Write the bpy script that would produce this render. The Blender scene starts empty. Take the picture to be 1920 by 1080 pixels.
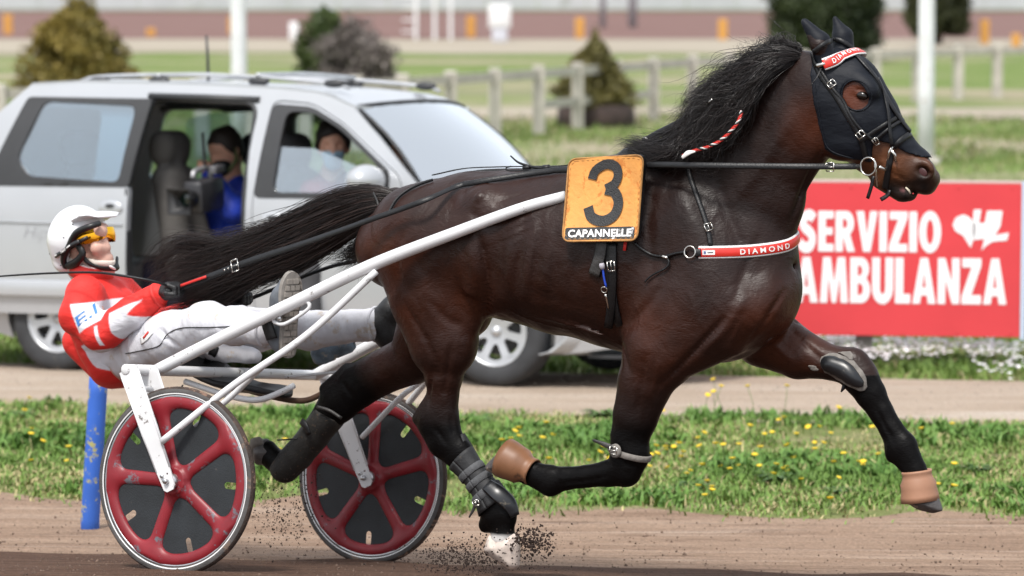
import bpy, bmesh, math, random
import numpy as np
from mathutils import Vector, Matrix
from mathutils.bvhtree import BVHTree
from mathutils.geometry import delaunay_2d_cdt

random.seed(7)
rng = np.random.default_rng(11)
S = bpy.context.scene
COL = S.collection

# ------------------------------------------------------------------ camera
FPX = 6579.0                       # focal length in 1920-px units
PITCH = math.atan(600.0 / FPX)
CAMZ = 2.56
cam_data = bpy.data.cameras.new('camera')
cam = bpy.data.objects.new('camera', cam_data)
COL.objects.link(cam)
cam.location = (0, 0, CAMZ)
cam.rotation_euler = (math.pi / 2 - PITCH, 0, 0)
cam_data.sensor_width = 36.0
cam_data.lens = 36.0 * FPX / 1920.0
cam_data.clip_start = 0.5
cam_data.clip_end = 3000
cam_data.dof.use_dof = True
cam_data.dof.focus_distance = 12.75
cam_data.dof.aperture_fstop = 3.1
S.camera = cam
S.render.resolution_x, S.render.resolution_y = 1024, 576

# ------------------------------------------------------------------ sky and sun (bright overcast)
SUN_EL, SUN_AZ = math.radians(58), math.radians(205)
world = bpy.data.worlds.new('World')
S.world = world
world.use_nodes = True
wn, wl = world.node_tree.nodes, world.node_tree.links
bg = wn['Background']
sky = wn.new('ShaderNodeTexSky')
sky.sky_type = 'NISHITA'
sky.sun_disc = False
sky.sun_elevation = SUN_EL
sky.sun_rotation = SUN_AZ
sky.dust_density = 4.0
sky.air_density = 1.0
hsv = wn.new('ShaderNodeHueSaturation')
hsv.inputs['Saturation'].default_value = 0.38
wl.new(sky.outputs['Color'], hsv.inputs['Color'])
# a bright, even cloud layer over the clear-sky gradient
cloud = wn.new('ShaderNodeMix'); cloud.data_type = 'RGBA'
cloud.inputs['Factor'].default_value = 0.62
cloud.inputs[7].default_value = (5.0, 5.3, 5.75, 1)
wl.new(hsv.outputs['Color'], cloud.inputs[6])
wl.new(cloud.outputs[2], bg.inputs['Color'])
bg.inputs['Strength'].default_value = 0.15
sun_d = bpy.data.lights.new('sun', 'SUN')
sun_d.energy = 2.3
sun_d.angle = math.radians(11)
sun_d.color = (1.0, 0.96, 0.90)
sun = bpy.data.objects.new('sun', sun_d)
COL.objects.link(sun)
_sd = Vector((math.sin(SUN_AZ) * math.cos(SUN_EL), math.cos(SUN_AZ) * math.cos(SUN_EL), math.sin(SUN_EL)))
sun.rotation_euler = _sd.to_track_quat('Z', 'Y').to_euler()
sun.location = (0, 0, 30)
S.view_settings.view_transform = 'Standard'
S.view_settings.look = 'None'
S.view_settings.exposure = 0.62
S.view_settings.gamma = 1.0
S.view_settings.use_curve_mapping = False
S.cycles.max_bounces = 8
S.cycles.transparent_max_bounces = 12

# ------------------------------------------------------------------ frames: local axes x = heading, y = left of heading
_fw = np.array([0, math.cos(PITCH), -math.sin(PITCH)])
_up = np.array([0, math.sin(PITCH), math.cos(PITCH)])
CAMP = np.array([0, 0, CAMZ])

def ray(u, v):
    d = np.array([(u - 960.0) / FPX, 0, 0]) + _fw - _up * ((v - 540.0) / FPX)
    return d

def ground_pt(u, v, z=0.0):
    d = ray(u, v)
    s = (z - CAMZ) / d[2]
    return CAMP + s * d

def at_depth(u, v, Y):
    d = ray(u, v)
    return CAMP + d * (Y / d[1])

class Frame:
    def __init__(s, ox, oy, oz, yaw, roll=0.0, pitch=0.0):
        s.o = np.array([ox, oy, oz], float)
        s.m = Matrix.Rotation(yaw, 3, 'Z') @ Matrix.Rotation(pitch, 3, 'Y') @ Matrix.Rotation(roll, 3, 'X')
        s.R = np.array(s.m)
        s.euler = s.m.to_euler()
    def loc(s, p): return (np.asarray(p, float) - s.o) @ s.R
    def wld(s, p): return np.asarray(p, float) @ s.R.T + s.o
    def pix(s, u, v, y=0.0, k=0.0, x0=0.0):
        o = s.loc(CAMP); d = ray(u, v) @ s.R
        t = (y + k * (o[0] - x0) - o[1]) / (d[1] - k * d[0])
        return o + t * d
    def ray(s, u, v):
        return Vector(s.loc(CAMP)), Vector(ray(u, v) @ s.R).normalized()

WF = Frame(0, 0, 0, 0)
HF = Frame(-0.889, 13.49, 0.0, math.radians(-30))      # horse, sulky and driver
VF = Frame(-0.108, 20.37, 0.12, math.atan2(-1.23, 2.70), roll=math.radians(-2.5), pitch=math.radians(-1.0))   # minivan, origin at its near front tyre

# ------------------------------------------------------------------ objects
def tag(o, label=None, cat=None, group=None, kind=None):
    if label: o['label'] = label
    if cat: o['category'] = cat
    if group: o['group'] = group
    if kind: o['kind'] = kind
    return o

BASES = {}
def thing(name, label, cat, frame, base, group=None):
    o = bpy.data.objects.new(name, None)
    o.empty_display_size = 0.1
    COL.objects.link(o)
    o.location = frame.wld(base)
    o.rotation_euler = frame.euler
    BASES[o.name] = (frame, np.array(base, float))
    return tag(o, label, cat, group)

def mesh_data(name, V, F, mat, smooth=True, col=None, colname='col'):
    me = bpy.data.meshes.new(name)
    V = np.asarray(V, np.float32)
    if isinstance(F, np.ndarray) and F.ndim == 2:
        k = F.shape[1]; nf = len(F)
        me.vertices.add(len(V)); me.vertices.foreach_set('co', V.ravel())
        me.loops.add(nf * k); me.loops.foreach_set('vertex_index', F.astype(np.int32).ravel())
        me.polygons.add(nf)
        me.polygons.foreach_set('loop_start', np.arange(0, nf * k, k, dtype=np.int32))
        me.polygons.foreach_set('loop_total', np.full(nf, k, np.int32))
        me.update(calc_edges=True); me.validate()
    else:
        me.from_pydata([tuple(map(float, v)) for v in V], [], [tuple(int(i) for i in f) for f in F])
        me.update()
    if smooth:
        me.polygons.foreach_set('use_smooth', np.ones(len(me.polygons), bool))
    for m in (mat if isinstance(mat, (list, tuple)) else [mat]):
        me.materials.append(m)
    if col is not None:
        a = me.color_attributes.new(colname, 'FLOAT_COLOR', 'POINT')
        c = np.ones((len(V), 4), np.float32); c[:, :3] = col
        a.data.foreach_set('color', c.ravel())
    return me

def obj(name, VF_, mat, parent=None, frame=None, smooth=True, col=None, root=None, base=None, sharp=None):
    """V given in 'frame' coordinates. parent: a thing or part. base: own origin for a top-level mesh."""
    V, F = VF_
    V = np.asarray(V, float)
    if parent is not None:
        fr, b = BASES[parent.name]
        if frame is not None and frame is not fr:
            V = fr.loc(frame.wld(V))
        me = mesh_data(name, V - b, F, mat, smooth, col)
        o = bpy.data.objects.new(name, me); COL.objects.link(o)
        o.parent = parent
        if parent.type != 'EMPTY' or parent.parent is not None:
            pass
        BASES[o.name] = (fr, b)
    else:
        frame = frame or WF
        if base is None:
            base = np.array([V[:, 0].mean(), V[:, 1].mean(), V[:, 2].min()])
        base = np.array(base, float)
        me = mesh_data(name, V - base, F, mat, smooth, col)
        o = bpy.data.objects.new(name, me); COL.objects.link(o)
        o.location = frame.wld(base); o.rotation_euler = frame.euler
        BASES[o.name] = (frame, base)
    if sharp is not None:
        bm = bmesh.new(); bm.from_mesh(o.data)
        for e in bm.edges:
            if len(e.link_faces) == 2 and e.calc_face_angle(0) > sharp: e.smooth = False
        bm.to_mesh(o.data); bm.free()
    return o

# ------------------------------------------------------------------ materials
def mat(name, color=(0.5, 0.5, 0.5), rough=0.5, metal=0.0, spec=0.5, var=0.0, vscale=8.0, bump=0.0, bscale=60.0,
        attr=None, dirt=None, dirt_amt=0.0, dirt_scale=5.0, coat=0.0, sheen=0.0, aniso=None, trans=0.0, detail=4.0, emit=None, rvar=0.0):
    m = bpy.data.materials.new(name); m.use_nodes = True
    nt = m.node_tree; N, L = nt.nodes, nt.links
    p = N['Principled BSDF']
    p.inputs['Roughness'].default_value = rough
    p.inputs['Metallic'].default_value = metal
    p.inputs['Specular IOR Level'].default_value = spec
    if coat: p.inputs['Coat Weight'].default_value = coat; p.inputs['Coat Roughness'].default_value = 0.05
    if sheen: p.inputs['Sheen Weight'].default_value = sheen; p.inputs['Sheen Roughness'].default_value = 0.4
    tc = N.new('ShaderNodeTexCoord')
    src = tc.outputs['Object']
    if attr:
        a = N.new('ShaderNodeVertexColor'); a.layer_name = attr
        c = a.outputs['Color']
    else:
        rgb = N.new('ShaderNodeRGB'); rgb.outputs[0].default_value = (*color, 1); c = rgb.outputs[0]
    mp = None
    if aniso:
        mp = N.new('ShaderNodeMapping'); mp.inputs['Scale'].default_value = aniso
        L.new(src, mp.inputs['Vector'])
    if var:
        n = N.new('ShaderNodeTexNoise'); n.inputs['Scale'].default_value = vscale; n.inputs['Detail'].default_value = detail
        L.new(src, n.inputs['Vector'])
        mr = N.new('ShaderNodeMapRange'); mr.inputs['From Min'].default_value = 0.3; mr.inputs['From Max'].default_value = 0.7
        mr.inputs['To Min'].default_value = 1 - var; mr.inputs['To Max'].default_value = 1 + var
        L.new(n.outputs['Fac'], mr.inputs['Value'])
        mx = N.new('ShaderNodeMix'); mx.data_type = 'RGBA'; mx.blend_type = 'MULTIPLY'; mx.inputs['Factor'].default_value = 1
        L.new(c, mx.inputs[6]); L.new(mr.outputs['Result'], mx.inputs[7])
        c = mx.outputs[2]
    if dirt is not None:
        n = N.new('ShaderNodeTexNoise'); n.inputs['Scale'].default_value = dirt_scale; n.inputs['Detail'].default_value = 8; n.inputs['Roughness'].default_value = 0.7
        L.new(src, n.inputs['Vector'])
        mr = N.new('ShaderNodeMapRange'); lo = 0.72 - dirt_amt * 0.4
        mr.inputs['From Min'].default_value = lo; mr.inputs['From Max'].default_value = lo + 0.06
        L.new(n.outputs['Fac'], mr.inputs['Value'])
        mx = N.new('ShaderNodeMix'); mx.data_type = 'RGBA'
        L.new(mr.outputs['Result'], mx.inputs['Factor']); L.new(c, mx.inputs[6]); mx.inputs[7].default_value = (*dirt, 1)
        c = mx.outputs[2]
    L.new(c, p.inputs['Base Color'])
    if rvar:
        n = N.new('ShaderNodeTexNoise'); n.inputs['Scale'].default_value = vscale * 1.7; n.inputs['Detail'].default_value = 5
        L.new(src, n.inputs['Vector'])
        mr = N.new('ShaderNodeMapRange'); mr.inputs['From Min'].default_value = 0.3; mr.inputs['From Max'].default_value = 0.7
        mr.inputs['To Min'].default_value = max(0.05, rough - rvar); mr.inputs['To Max'].default_value = min(1, rough + rvar)
        L.new(n.outputs['Fac'], mr.inputs['Value']); L.new(mr.outputs['Result'], p.inputs['Roughness'])
    if bump:
        n = N.new('ShaderNodeTexNoise'); n.inputs['Scale'].default_value = bscale; n.inputs['Detail'].default_value = 5
        L.new(mp.outputs['Vector'] if mp else src, n.inputs['Vector'])
        b = N.new('ShaderNodeBump'); b.inputs['Strength'].default_value = bump; b.inputs['Distance'].default_value = 0.01
        L.new(n.outputs['Fac'], b.inputs['Height']); L.new(b.outputs['Normal'], p.inputs['Normal'])
    if trans: p.inputs['Transmission Weight'].default_value = trans
    return m

def glass_mat(name, tint=(0.8, 0.9, 0.95), refl=0.25, gloss_rough=0.03):
    m = bpy.data.materials.new(name); m.use_nodes = True
    N, L = m.node_tree.nodes, m.node_tree.links
    N.remove(N['Principled BSDF']); out = N['Material Output']
    t = N.new('ShaderNodeBsdfTransparent'); t.inputs['Color'].default_value = (*tint, 1)
    g = N.new('ShaderNodeBsdfGlossy'); g.inputs['Roughness'].default_value = gloss_rough
    g.inputs['Color'].default_value = (0.95, 0.98, 1, 1)
    lw = N.new('ShaderNodeFresnel'); lw.inputs['IOR'].default_value = 1.5
    ad = N.new('ShaderNodeMath'); ad.operation = 'ADD'; ad.use_clamp = True; ad.inputs[1].default_value = refl
    L.new(lw.outputs['Fac'], ad.inputs[0])
    mx = N.new('ShaderNodeMixShader')
    L.new(ad.outputs[0], mx.inputs['Fac']); L.new(t.outputs[0], mx.inputs[1]); L.new(g.outputs[0], mx.inputs[2])
    L.new(mx.outputs[0], out.inputs['Surface'])
    return m

# ------------------------------------------------------------------ plain mesh builders: all return (V, F)
def join(*parts):
    V, F, n = [], [], 0
    for v, f in parts:
        v = np.asarray(v, float)
        V.append(v); F += [tuple(int(i) + n for i in q) for q in f]; n += len(v)
    return np.vstack(V), F

def box(c, s, R=None):
    c = np.asarray(c, float); h = np.asarray(s, float) / 2
    V = np.array([[x, y, z] for x in (-1, 1) for y in (-1, 1) for z in (-1, 1)], float) * h
    if R is not None: V = V @ np.asarray(R).T
    F = [(0, 1, 3, 2), (4, 6, 7, 5), (0, 4, 5, 1), (2, 3, 7, 6), (0, 2, 6, 4), (1, 5, 7, 3)]
    return V + c, F

def rbox(c, s, r, R=None, seg=2):
    """bevelled box"""
    bm = bmesh.new(); bmesh.ops.create_cube(bm, size=1.0)
    for v in bm.verts: v.co = Vector((v.co.x * s[0], v.co.y * s[1], v.co.z * s[2]))
    bmesh.ops.bevel(bm, geom=list(bm.edges), offset=r, segments=seg, profile=0.5, affect='EDGES')
    bm.verts.index_update()
    V = np.array([v.co[:] for v in bm.verts]); F = [tuple(v.index for v in f.verts) for f in bm.faces]
    bm.free()
    if R is not None: V = V @ np.asarray(R).T
    return V + np.asarray(c, float), F

def resample(P, n):
    """smooth (Catmull-Rom) resampling of a polyline to n points"""
    P = np.asarray(P, float)
    if len(P) == 2:
        t = np.linspace(0, 1, n)[:, None]; return P[0] * (1 - t) + P[1] * t
    Q = np.vstack([2 * P[0] - P[1], P, 2 * P[-1] - P[-2]])
    out = []
    m = 12
    for i in range(1, len(Q) - 2):
        a, b, c, d = Q[i - 1], Q[i], Q[i + 1], Q[i + 2]
        for t in np.linspace(0, 1, m, endpoint=False):
            out.append(0.5 * ((2 * b) + (c - a) * t + (2 * a - 5 * b + 4 * c - d) * t * t + (3 * b - a - 3 * c + d) * t ** 3))
    out.append(P[-1]); out = np.array(out)
    s = np.r_[0, np.cumsum(np.linalg.norm(np.diff(out[:, :3], axis=0), axis=1))]
    q = np.linspace(0, s[-1], n)
    return np.stack([np.interp(q, s, out[:, j]) for j in range(out.shape[1])], 1)

def frames_along(P):
    T = np.gradient(P, axis=0); T /= np.linalg.norm(T, axis=1)[:, None] + 1e-12
    N = np.zeros_like(P)
    a = np.array([0, 0, 1.0]) if abs(T[0][2]) < 0.9 else np.array([0, 1.0, 0])
    n = a - T[0] * a.dot(T[0]); N[0] = n / np.linalg.norm(n)
    for i in range(1, len(P)):
        n = N[i - 1] - T[i] * N[i - 1].dot(T[i]); N[i] = n / (np.linalg.norm(n) + 1e-12)
    return T, N, np.cross(T, N)

def tube(P, r, sides=10, caps=True, n=None, flat=None, up=None):
    P = np.asarray(P, float)
    if n: P = resample(P, n)
    r = np.broadcast_to(np.asarray(r, float), (len(P),)) if np.ndim(r) == 0 else np.interp(np.linspace(0, 1, len(P)), np.linspace(0, 1, len(r)), r)
    T, N, B = frames_along(P)
    a = np.linspace(0, 2 * math.pi, sides, endpoint=False)
    f = 1.0 if flat is None else flat
    V = (P[:, None, :] + r[:, None, None] * (np.cos(a)[None, :, None] * N[:, None, :] + f * np.sin(a)[None, :, None] * B[:, None, :])).reshape(-1, 3)
    F = []
    for i in range(len(P) - 1):
        for j in range(sides):
            k = (j + 1) % sides
            F.append((i * sides + j, i * sides + k, (i + 1) * sides + k, (i + 1) * sides + j))
    if caps:
        F.append(tuple(range(sides - 1, -1, -1))); F.append(tuple((len(P) - 1) * sides + j for j in range(sides)))
    return V, F

def strap(P, Nn, width, th=0.004, n=None, lift=0.0):
    """a flat band along P lying on a surface with normals Nn"""
    P = np.asarray(P, float); Nn = np.asarray(Nn, float)
    if n:
        Q = resample(np.hstack([P, Nn]), n); P, Nn = Q[:, :3], Q[:, 3:]
    Nn = Nn / (np.linalg.norm(Nn, axis=1)[:, None] + 1e-9)
    T = np.gradient(P, axis=0); T /= np.linalg.norm(T, axis=1)[:, None] + 1e-9
    B = np.cross(Nn, T); B /= np.linalg.norm(B, axis=1)[:, None] + 1e-9
    w = np.broadcast_to(np.asarray(width, float), (len(P),)) if np.ndim(width) == 0 else np.interp(np.linspace(0, 1, len(P)), np.linspace(0, 1, len(width)), width)
    w = w[:, None] / 2
    P = P + Nn * lift
    c = [P - B * w, P - B * w * 0.8 + Nn * th, P + B * w * 0.8 + Nn * th, P + B * w]
    V = np.stack(c, 1).reshape(-1, 3); F = []
    for i in range(len(P) - 1):
        for j in range(4):
            k = (j + 1) % 4
            F.append((i * 4 + j, (i + 1) * 4 + j, (i + 1) * 4 + k, i * 4 + k))
    F.append((0, 1, 2, 3)); m = (len(P) - 1) * 4; F.append((m + 3, m + 2, m + 1, m))
    return V, F

def lathe(prof, sides=32, closed=False):
    """prof: [(r, h)] revolved about local z"""
    prof = np.asarray(prof, float); n = len(prof)
    a = np.linspace(0, 2 * math.pi, sides, endpoint=False)
    V = np.stack([prof[:, 0][:, None] * np.cos(a), prof[:, 0][:, None] * np.sin(a), np.repeat(prof[:, 1][:, None], sides, 1)], -1).reshape(-1, 3)
    F = []
    for i in range(n if closed else n - 1):
        i2 = (i + 1) % n
        for j in range(sides):
            k = (j + 1) % sides
            F.append((i * sides + j, i * sides + k, i2 * sides + k, i2 * sides + j))
    return V, F

def xf(vf, R=None, t=(0, 0, 0), s=1.0):
    V, F = vf; V = np.asarray(V, float) * s
    if R is not None: V = V @ np.asarray(R).T
    return V + np.asarray(t, float), F

def rot(ax, deg): return np.array(Matrix.Rotation(math.radians(deg), 3, ax))

def basis(zdir, xhint=(1, 0, 0)):
    z = np.asarray(zdir, float); z = z / np.linalg.norm(z)
    x = np.asarray(xhint, float); x = x - z * x.dot(z); x = x / np.linalg.norm(x)
    return np.stack([x, np.cross(z, x), z], 1)

def ellipsoid(c, r, R=None, seg=20, rings=12):
    th = np.linspace(0, math.pi, rings)
    V, F = lathe([(max(1e-4, math.sin(t)), -math.cos(t)) for t in th], seg)
    return xf((V * np.asarray(r, float), F), R, c)

def ring(c, R_, r, Rm=None, seg=24, sides=8):
    a = np.linspace(0, 2 * math.pi, sides, endpoint=False)
    V, F = lathe([(R_ + r * math.cos(t), r * math.sin(t)) for t in a], seg, closed=True)
    return xf((V, F), Rm, c)

def poly_fill(outline, holes=(), step=None):
    """CDT of a 2D outline with holes; optional inner grid. Returns V2, tris"""
    loops = [np.asarray(outline, float)] + [np.asarray(h, float) for h in holes]
    pts, edges = [], []
    for lp in loops:
        if step:
            q = []
            for i in range(len(lp)):
                a, b = lp[i], lp[(i + 1) % len(lp)]
                k = max(1, int(np.linalg.norm(b - a) / step))
                q += [a + (b - a) * j / k for j in range(k)]
            lp = np.array(q)
        s = len(pts); pts += [tuple(p) for p in lp]
        edges += [(s + i, s + (i + 1) % len(lp)) for i in range(len(lp))]
    if step:
        lo, hi = loops[0].min(0), loops[0].max(0)
        gx = np.arange(lo[0] + step / 2, hi[0], step); gy = np.arange(lo[1] + step / 2, hi[1], step)
        for j, y in enumerate(gy):
            for x in gx:
                pts.append((x + (step * 0.25 if j % 2 else -step * 0.25), y))
    r = delaunay_2d_cdt([Vector(p) for p in pts], edges, [], 0, 1e-6)
    V = np.array([v[:] for v in r[0]])
    C = np.array([[V[i] for i in f] for f in r[2]]).mean(1)
    ins = inside(C, loops[0])
    for h in loops[1:]: ins &= ~inside(C, h)
    F = []
    for f, k in zip(r[2], ins):
        if not k: continue
        a, b, c = V[f[0]], V[f[1]], V[f[2]]
        F.append(tuple(f) if (b[0] - a[0]) * (c[1] - a[1]) - (b[1] - a[1]) * (c[0] - a[0]) > 0 else tuple(f[::-1]))
    used = sorted({i for f in F for i in f}); mp = {i: k for k, i in enumerate(used)}
    return V[used], [tuple(mp[i] for i in f) for f in F]

def inside(P, poly):
    poly = np.asarray(poly, float); x, y = P[..., 0], P[..., 1]
    r = np.zeros(x.shape, bool); j = len(poly) - 1
    for i in range(len(poly)):
        xi, yi, xj, yj = *poly[i], *poly[j]
        with np.errstate(divide='ignore', invalid='ignore'):
            c = ((yi > y) != (yj > y)) & (x < (xj - xi) * (y - yi) / (yj - yi + 1e-15) + xi)
        r ^= c; j = i
    return r

def round_poly(P, r, seg=5):
    P = np.asarray(P, float); out = []
    for i in range(len(P)):
        a, b, c = P[i - 1], P[i], P[(i + 1) % len(P)]
        d1 = min(r, 0.45 * np.linalg.norm(a - b)); d2 = min(r, 0.45 * np.linalg.norm(c - b))
        p1 = b + (a - b) / np.linalg.norm(a - b) * d1; p2 = b + (c - b) / np.linalg.norm(c - b) * d2
        for t in np.linspace(0, 1, seg): out.append((1 - t) ** 2 * p1 + 2 * t * (1 - t) * b + t * t * p2)
    return np.array(out)

def slab(V2, F, f3, thick, nrm=None):
    """turn a filled 2D shape into a closed slab. f3 maps (N,2)->(N,3); thickness along nrm (N,3) or const"""
    A = f3(V2); nv = np.asarray(nrm(V2) if callable(nrm) else nrm, float)
    B = A + nv * thick
    n = len(A); cnt = {}
    for f in F:
        for i in range(3):
            e = (f[i], f[(i + 1) % 3]); cnt[e] = 1
    out = [tuple(f[::-1]) for f in F] + [tuple(i + n for i in f) for f in F]
    for (a, b) in cnt:
        if (b, a) not in cnt: out.append((a, b, b + n, a + n))
    return np.vstack([A, B]), out

# ------------------------------------------------------------------ signed distance shapes and a surface-nets mesher
class Field:
    def __init__(s, lo, hi, h):
        s.lo = np.asarray(lo, float); s.h = h
        s.n = np.ceil((np.asarray(hi, float) - s.lo) / h).astype(int) + 1
        s.f = np.full(s.n, 0.2, np.float32)
    def sub(s, lo, hi):
        a = np.clip(np.floor((np.asarray(lo) - s.lo) / s.h).astype(int), 0, s.n)
        b = np.clip(np.ceil((np.asarray(hi) - s.lo) / s.h).astype(int) + 1, 0, s.n)
        sl = tuple(slice(i, j) for i, j in zip(a, b))
        g = [s.lo[i] + s.h * np.arange(a[i], b[i]) for i in range(3)]
        X, Y, Z = np.meshgrid(*[q.astype(np.float32) for q in g], indexing='ij', sparse=True)
        return sl, X, Y, Z
    def mix(s, sl, d, k, op='add'):
        a = s.f[sl]; d = d.astype(np.float32)
        if d.shape != a.shape: d = np.broadcast_to(d, a.shape)
        if op == 'sub': a, d = -a, d
        if k > 0:
            h = np.maximum(k - np.abs(a - d), 0) / k
            r = np.minimum(a, d) - h * h * k * 0.25
        else: r = np.minimum(a, d)
        s.f[sl] = -r if op == 'sub' else r
    def chain(s, nodes, k=0.03, joint=0.010, op='add'):
        """nodes: (center3, in-plane radius, lateral radius). In-plane is (x,z), lateral is y."""
        C = np.array([n[0] for n in nodes]); M = max(max(n[1], n[2]) for n in nodes) + k + 2 * s.h
        sl, X, Y, Z = s.sub(C.min(0) - M, C.max(0) + M)
        D = np.full(s.f[sl].shape, 1.0, np.float32)
        for (c0, a0, b0), (c1, a1, b1) in zip(nodes[:-1], nodes[1:]):
            c0, c1 = np.asarray(c0, float), np.asarray(c1, float)
            d = c1 - c0; L2 = d[0] ** 2 + d[2] ** 2 + 1e-9
            t = np.clip(((X - c0[0]) * d[0] + (Z - c0[2]) * d[2]) / L2, 0, 1)
            ra = a0 + (a1 - a0) * t; rb = b0 + (b1 - b0) * t
            q2 = (X - c0[0] - d[0] * t) ** 2 + (Z - c0[2] - d[2] * t) ** 2
            yy = Y - c0[1] - d[1] * t
            e = np.sqrt(q2 / ra ** 2 + yy ** 2 / rb ** 2)
            g = np.sqrt(q2 / ra ** 4 + yy ** 2 / rb ** 4)
            v = (e * (e - 1) / (g + 1e-6)).astype(np.float32)
            h = np.maximum(joint - np.abs(D - v), 0) / joint
            D = np.minimum(D, v) - h * h * joint * 0.25
        s.mix(sl, D, k, op)
    def ell(s, c, r, R=None, k=0.03, op='add'):
        c = np.asarray(c, float); r = np.asarray(r, float)
        m = r.max() + k + 2 * s.h
        sl, X, Y, Z = s.sub(c - m, c + m)
        x, y, z = X - c[0], Y - c[1], Z - c[2]
        if R is not None:
            R = np.asarray(R)
            x, y, z = (R[0, 0] * x + R[1, 0] * y + R[2, 0] * z, R[0, 1] * x + R[1, 1] * y + R[2, 1] * z, R[0, 2] * x + R[1, 2] * y + R[2, 2] * z)
        e = np.sqrt((x / r[0]) ** 2 + (y / r[1]) ** 2 + (z / r[2]) ** 2)
        g = np.sqrt((x / r[0] ** 2) ** 2 + (y / r[1] ** 2) ** 2 + (z / r[2] ** 2) ** 2)
        s.mix(sl, e * (e - 1) / (g + 1e-6), k, op)
    def cap(s, p, q, r0, r1, k=0.02, op='add', flat=None):
        """round cone in 3D"""
        p, q = np.asarray(p, float), np.asarray(q, float)
        m = max(r0, r1) + k + 2 * s.h
        sl, X, Y, Z = s.sub(np.minimum(p, q) - m, np.maximum(p, q) + m)
        d = q - p; L2 = d.dot(d) + 1e-12
        t = np.clip(((X - p[0]) * d[0] + (Y - p[1]) * d[1] + (Z - p[2]) * d[2]) / L2, 0, 1)
        dd = np.sqrt((X - p[0] - d[0] * t) ** 2 + (Y - p[1] - d[1] * t) ** 2 + (Z - p[2] - d[2] * t) ** 2)
        s.mix(sl, dd - (r0 + (r1 - r0) * t), k, op)
    def poly(s, pts, r, k=0.02, op='add'):
        r = [r] * len(pts) if np.ndim(r) == 0 else r
        for i in range(len(pts) - 1): s.cap(pts[i], pts[i + 1], r[i], r[i + 1], k, op)
    def prism(s, poly, axis='y', k=0.0):
        """keep only what lies inside a 2D polygon in (x,z)"""
        sl, X, Y, Z = s.sub(s.lo, s.lo + s.h * s.n)
        d = poly_sdf(X[:, 0, :], Z[:, 0, :], poly)[:, None, :]
        s.f = np.maximum(s.f, d.astype(np.float32))
    def cut_prism(s, poly, ymin=None, ymax=None):
        sl, X, Y, Z = s.sub(s.lo, s.lo + s.h * s.n)
        d = poly_sdf(X[:, 0, :], Z[:, 0, :], poly)[:, None, :]
        if ymin is not None: d = np.maximum(d, ymin - Y)
        if ymax is not None: d = np.maximum(d, Y - ymax)
        s.f = np.maximum(s.f, -d.astype(np.float32))
    def half(s, p, n):
        """remove the side the normal points to"""
        sl, X, Y, Z = s.sub(s.lo, s.lo + s.h * s.n)
        d = (X - p[0]) * n[0] + (Y - p[1]) * n[1] + (Z - p[2]) * n[2]
        s.f = np.maximum(s.f, d.astype(np.float32))
    def shell(s, t):
        s.f = np.maximum(s.f, -(s.f + t))
    def noise(s, amp, scale, seed=0, aniso=(1, 1, 1)):
        r = np.random.default_rng(seed)
        sl, X, Y, Z = s.sub(s.lo, s.lo + s.h * s.n)
        d = 0
        for i in range(9):
            w = r.normal(size=3) * np.asarray(aniso) * scale; ph = r.uniform(0, 6.28)
            d = d + np.sin(X * w[0] + Y * w[1] + Z * w[2] + ph)
        s.f = s.f + (amp * d / 3).astype(np.float32)
    def mesh(s):
        f = s.f; n = s.n
        ins = f < 0
        c = np.zeros(tuple(n - 1), np.int8)
        for dx in (0, 1):
            for dy in (0, 1):
                for dz in (0, 1):
                    c += ins[dx:n[0] - 1 + dx, dy:n[1] - 1 + dy, dz:n[2] - 1 + dz]
        cells = np.argwhere((c > 0) & (c < 8))
        idx = np.full(tuple(n - 1), -1, np.int32); idx[tuple(cells.T)] = np.arange(len(cells))
        acc = np.zeros((len(cells), 3)); cnt = np.zeros(len(cells))
        off = [(0, 0, 0), (1, 0, 0), (0, 1, 0), (0, 0, 1), (1, 1, 0), (1, 0, 1), (0, 1, 1), (1, 1, 1)]
        val = [f[cells[:, 0] + o[0], cells[:, 1] + o[1], cells[:, 2] + o[2]] for o in off]
        E = [(0, 1), (0, 2), (0, 3), (1, 4), (1, 5), (2, 4), (2, 6), (3, 5), (3, 6), (4, 7), (5, 7), (6, 7)]
        for a, b in E:
            va, vb = val[a], val[b]; m = (va < 0) != (vb < 0)
            t = np.where(m, va / np.where(m, va - vb, 1), 0)[:, None]
            p = np.array(off[a]) * (1 - t) + np.array(off[b]) * t
            acc += np.where(m[:, None], p, 0); cnt += m
        V = s.lo + s.h * (cells + acc / cnt[:, None])
        Q = []
        for ax in range(3):
            u, w = (ax + 1) % 3, (ax + 2) % 3
            sl0 = [slice(None)] * 3; sl1 = [slice(None)] * 3
            sl0[ax] = slice(0, n[ax] - 1); sl1[ax] = slice(1, n[ax])
            A, B = ins[tuple(sl0)], ins[tuple(sl1)]
            for flip, M in ((0, A & ~B), (1, ~A & B)):
                e = np.argwhere(M)
                e = e[(e[:, u] > 0) & (e[:, w] > 0) & (e[:, u] < n[u] - 1) & (e[:, w] < n[w] - 1)]
                if not len(e): continue
                du = np.zeros(3, int); du[u] = 1; dw = np.zeros(3, int); dw[w] = 1
                q = np.stack([idx[tuple((e - du - dw).T)], idx[tuple((e - dw).T)], idx[tuple(e.T)], idx[tuple((e - du).T)]], 1)
                Q.append(q[:, ::-1] if flip else q)
        Q = np.vstack(Q)
        return V, Q

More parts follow.
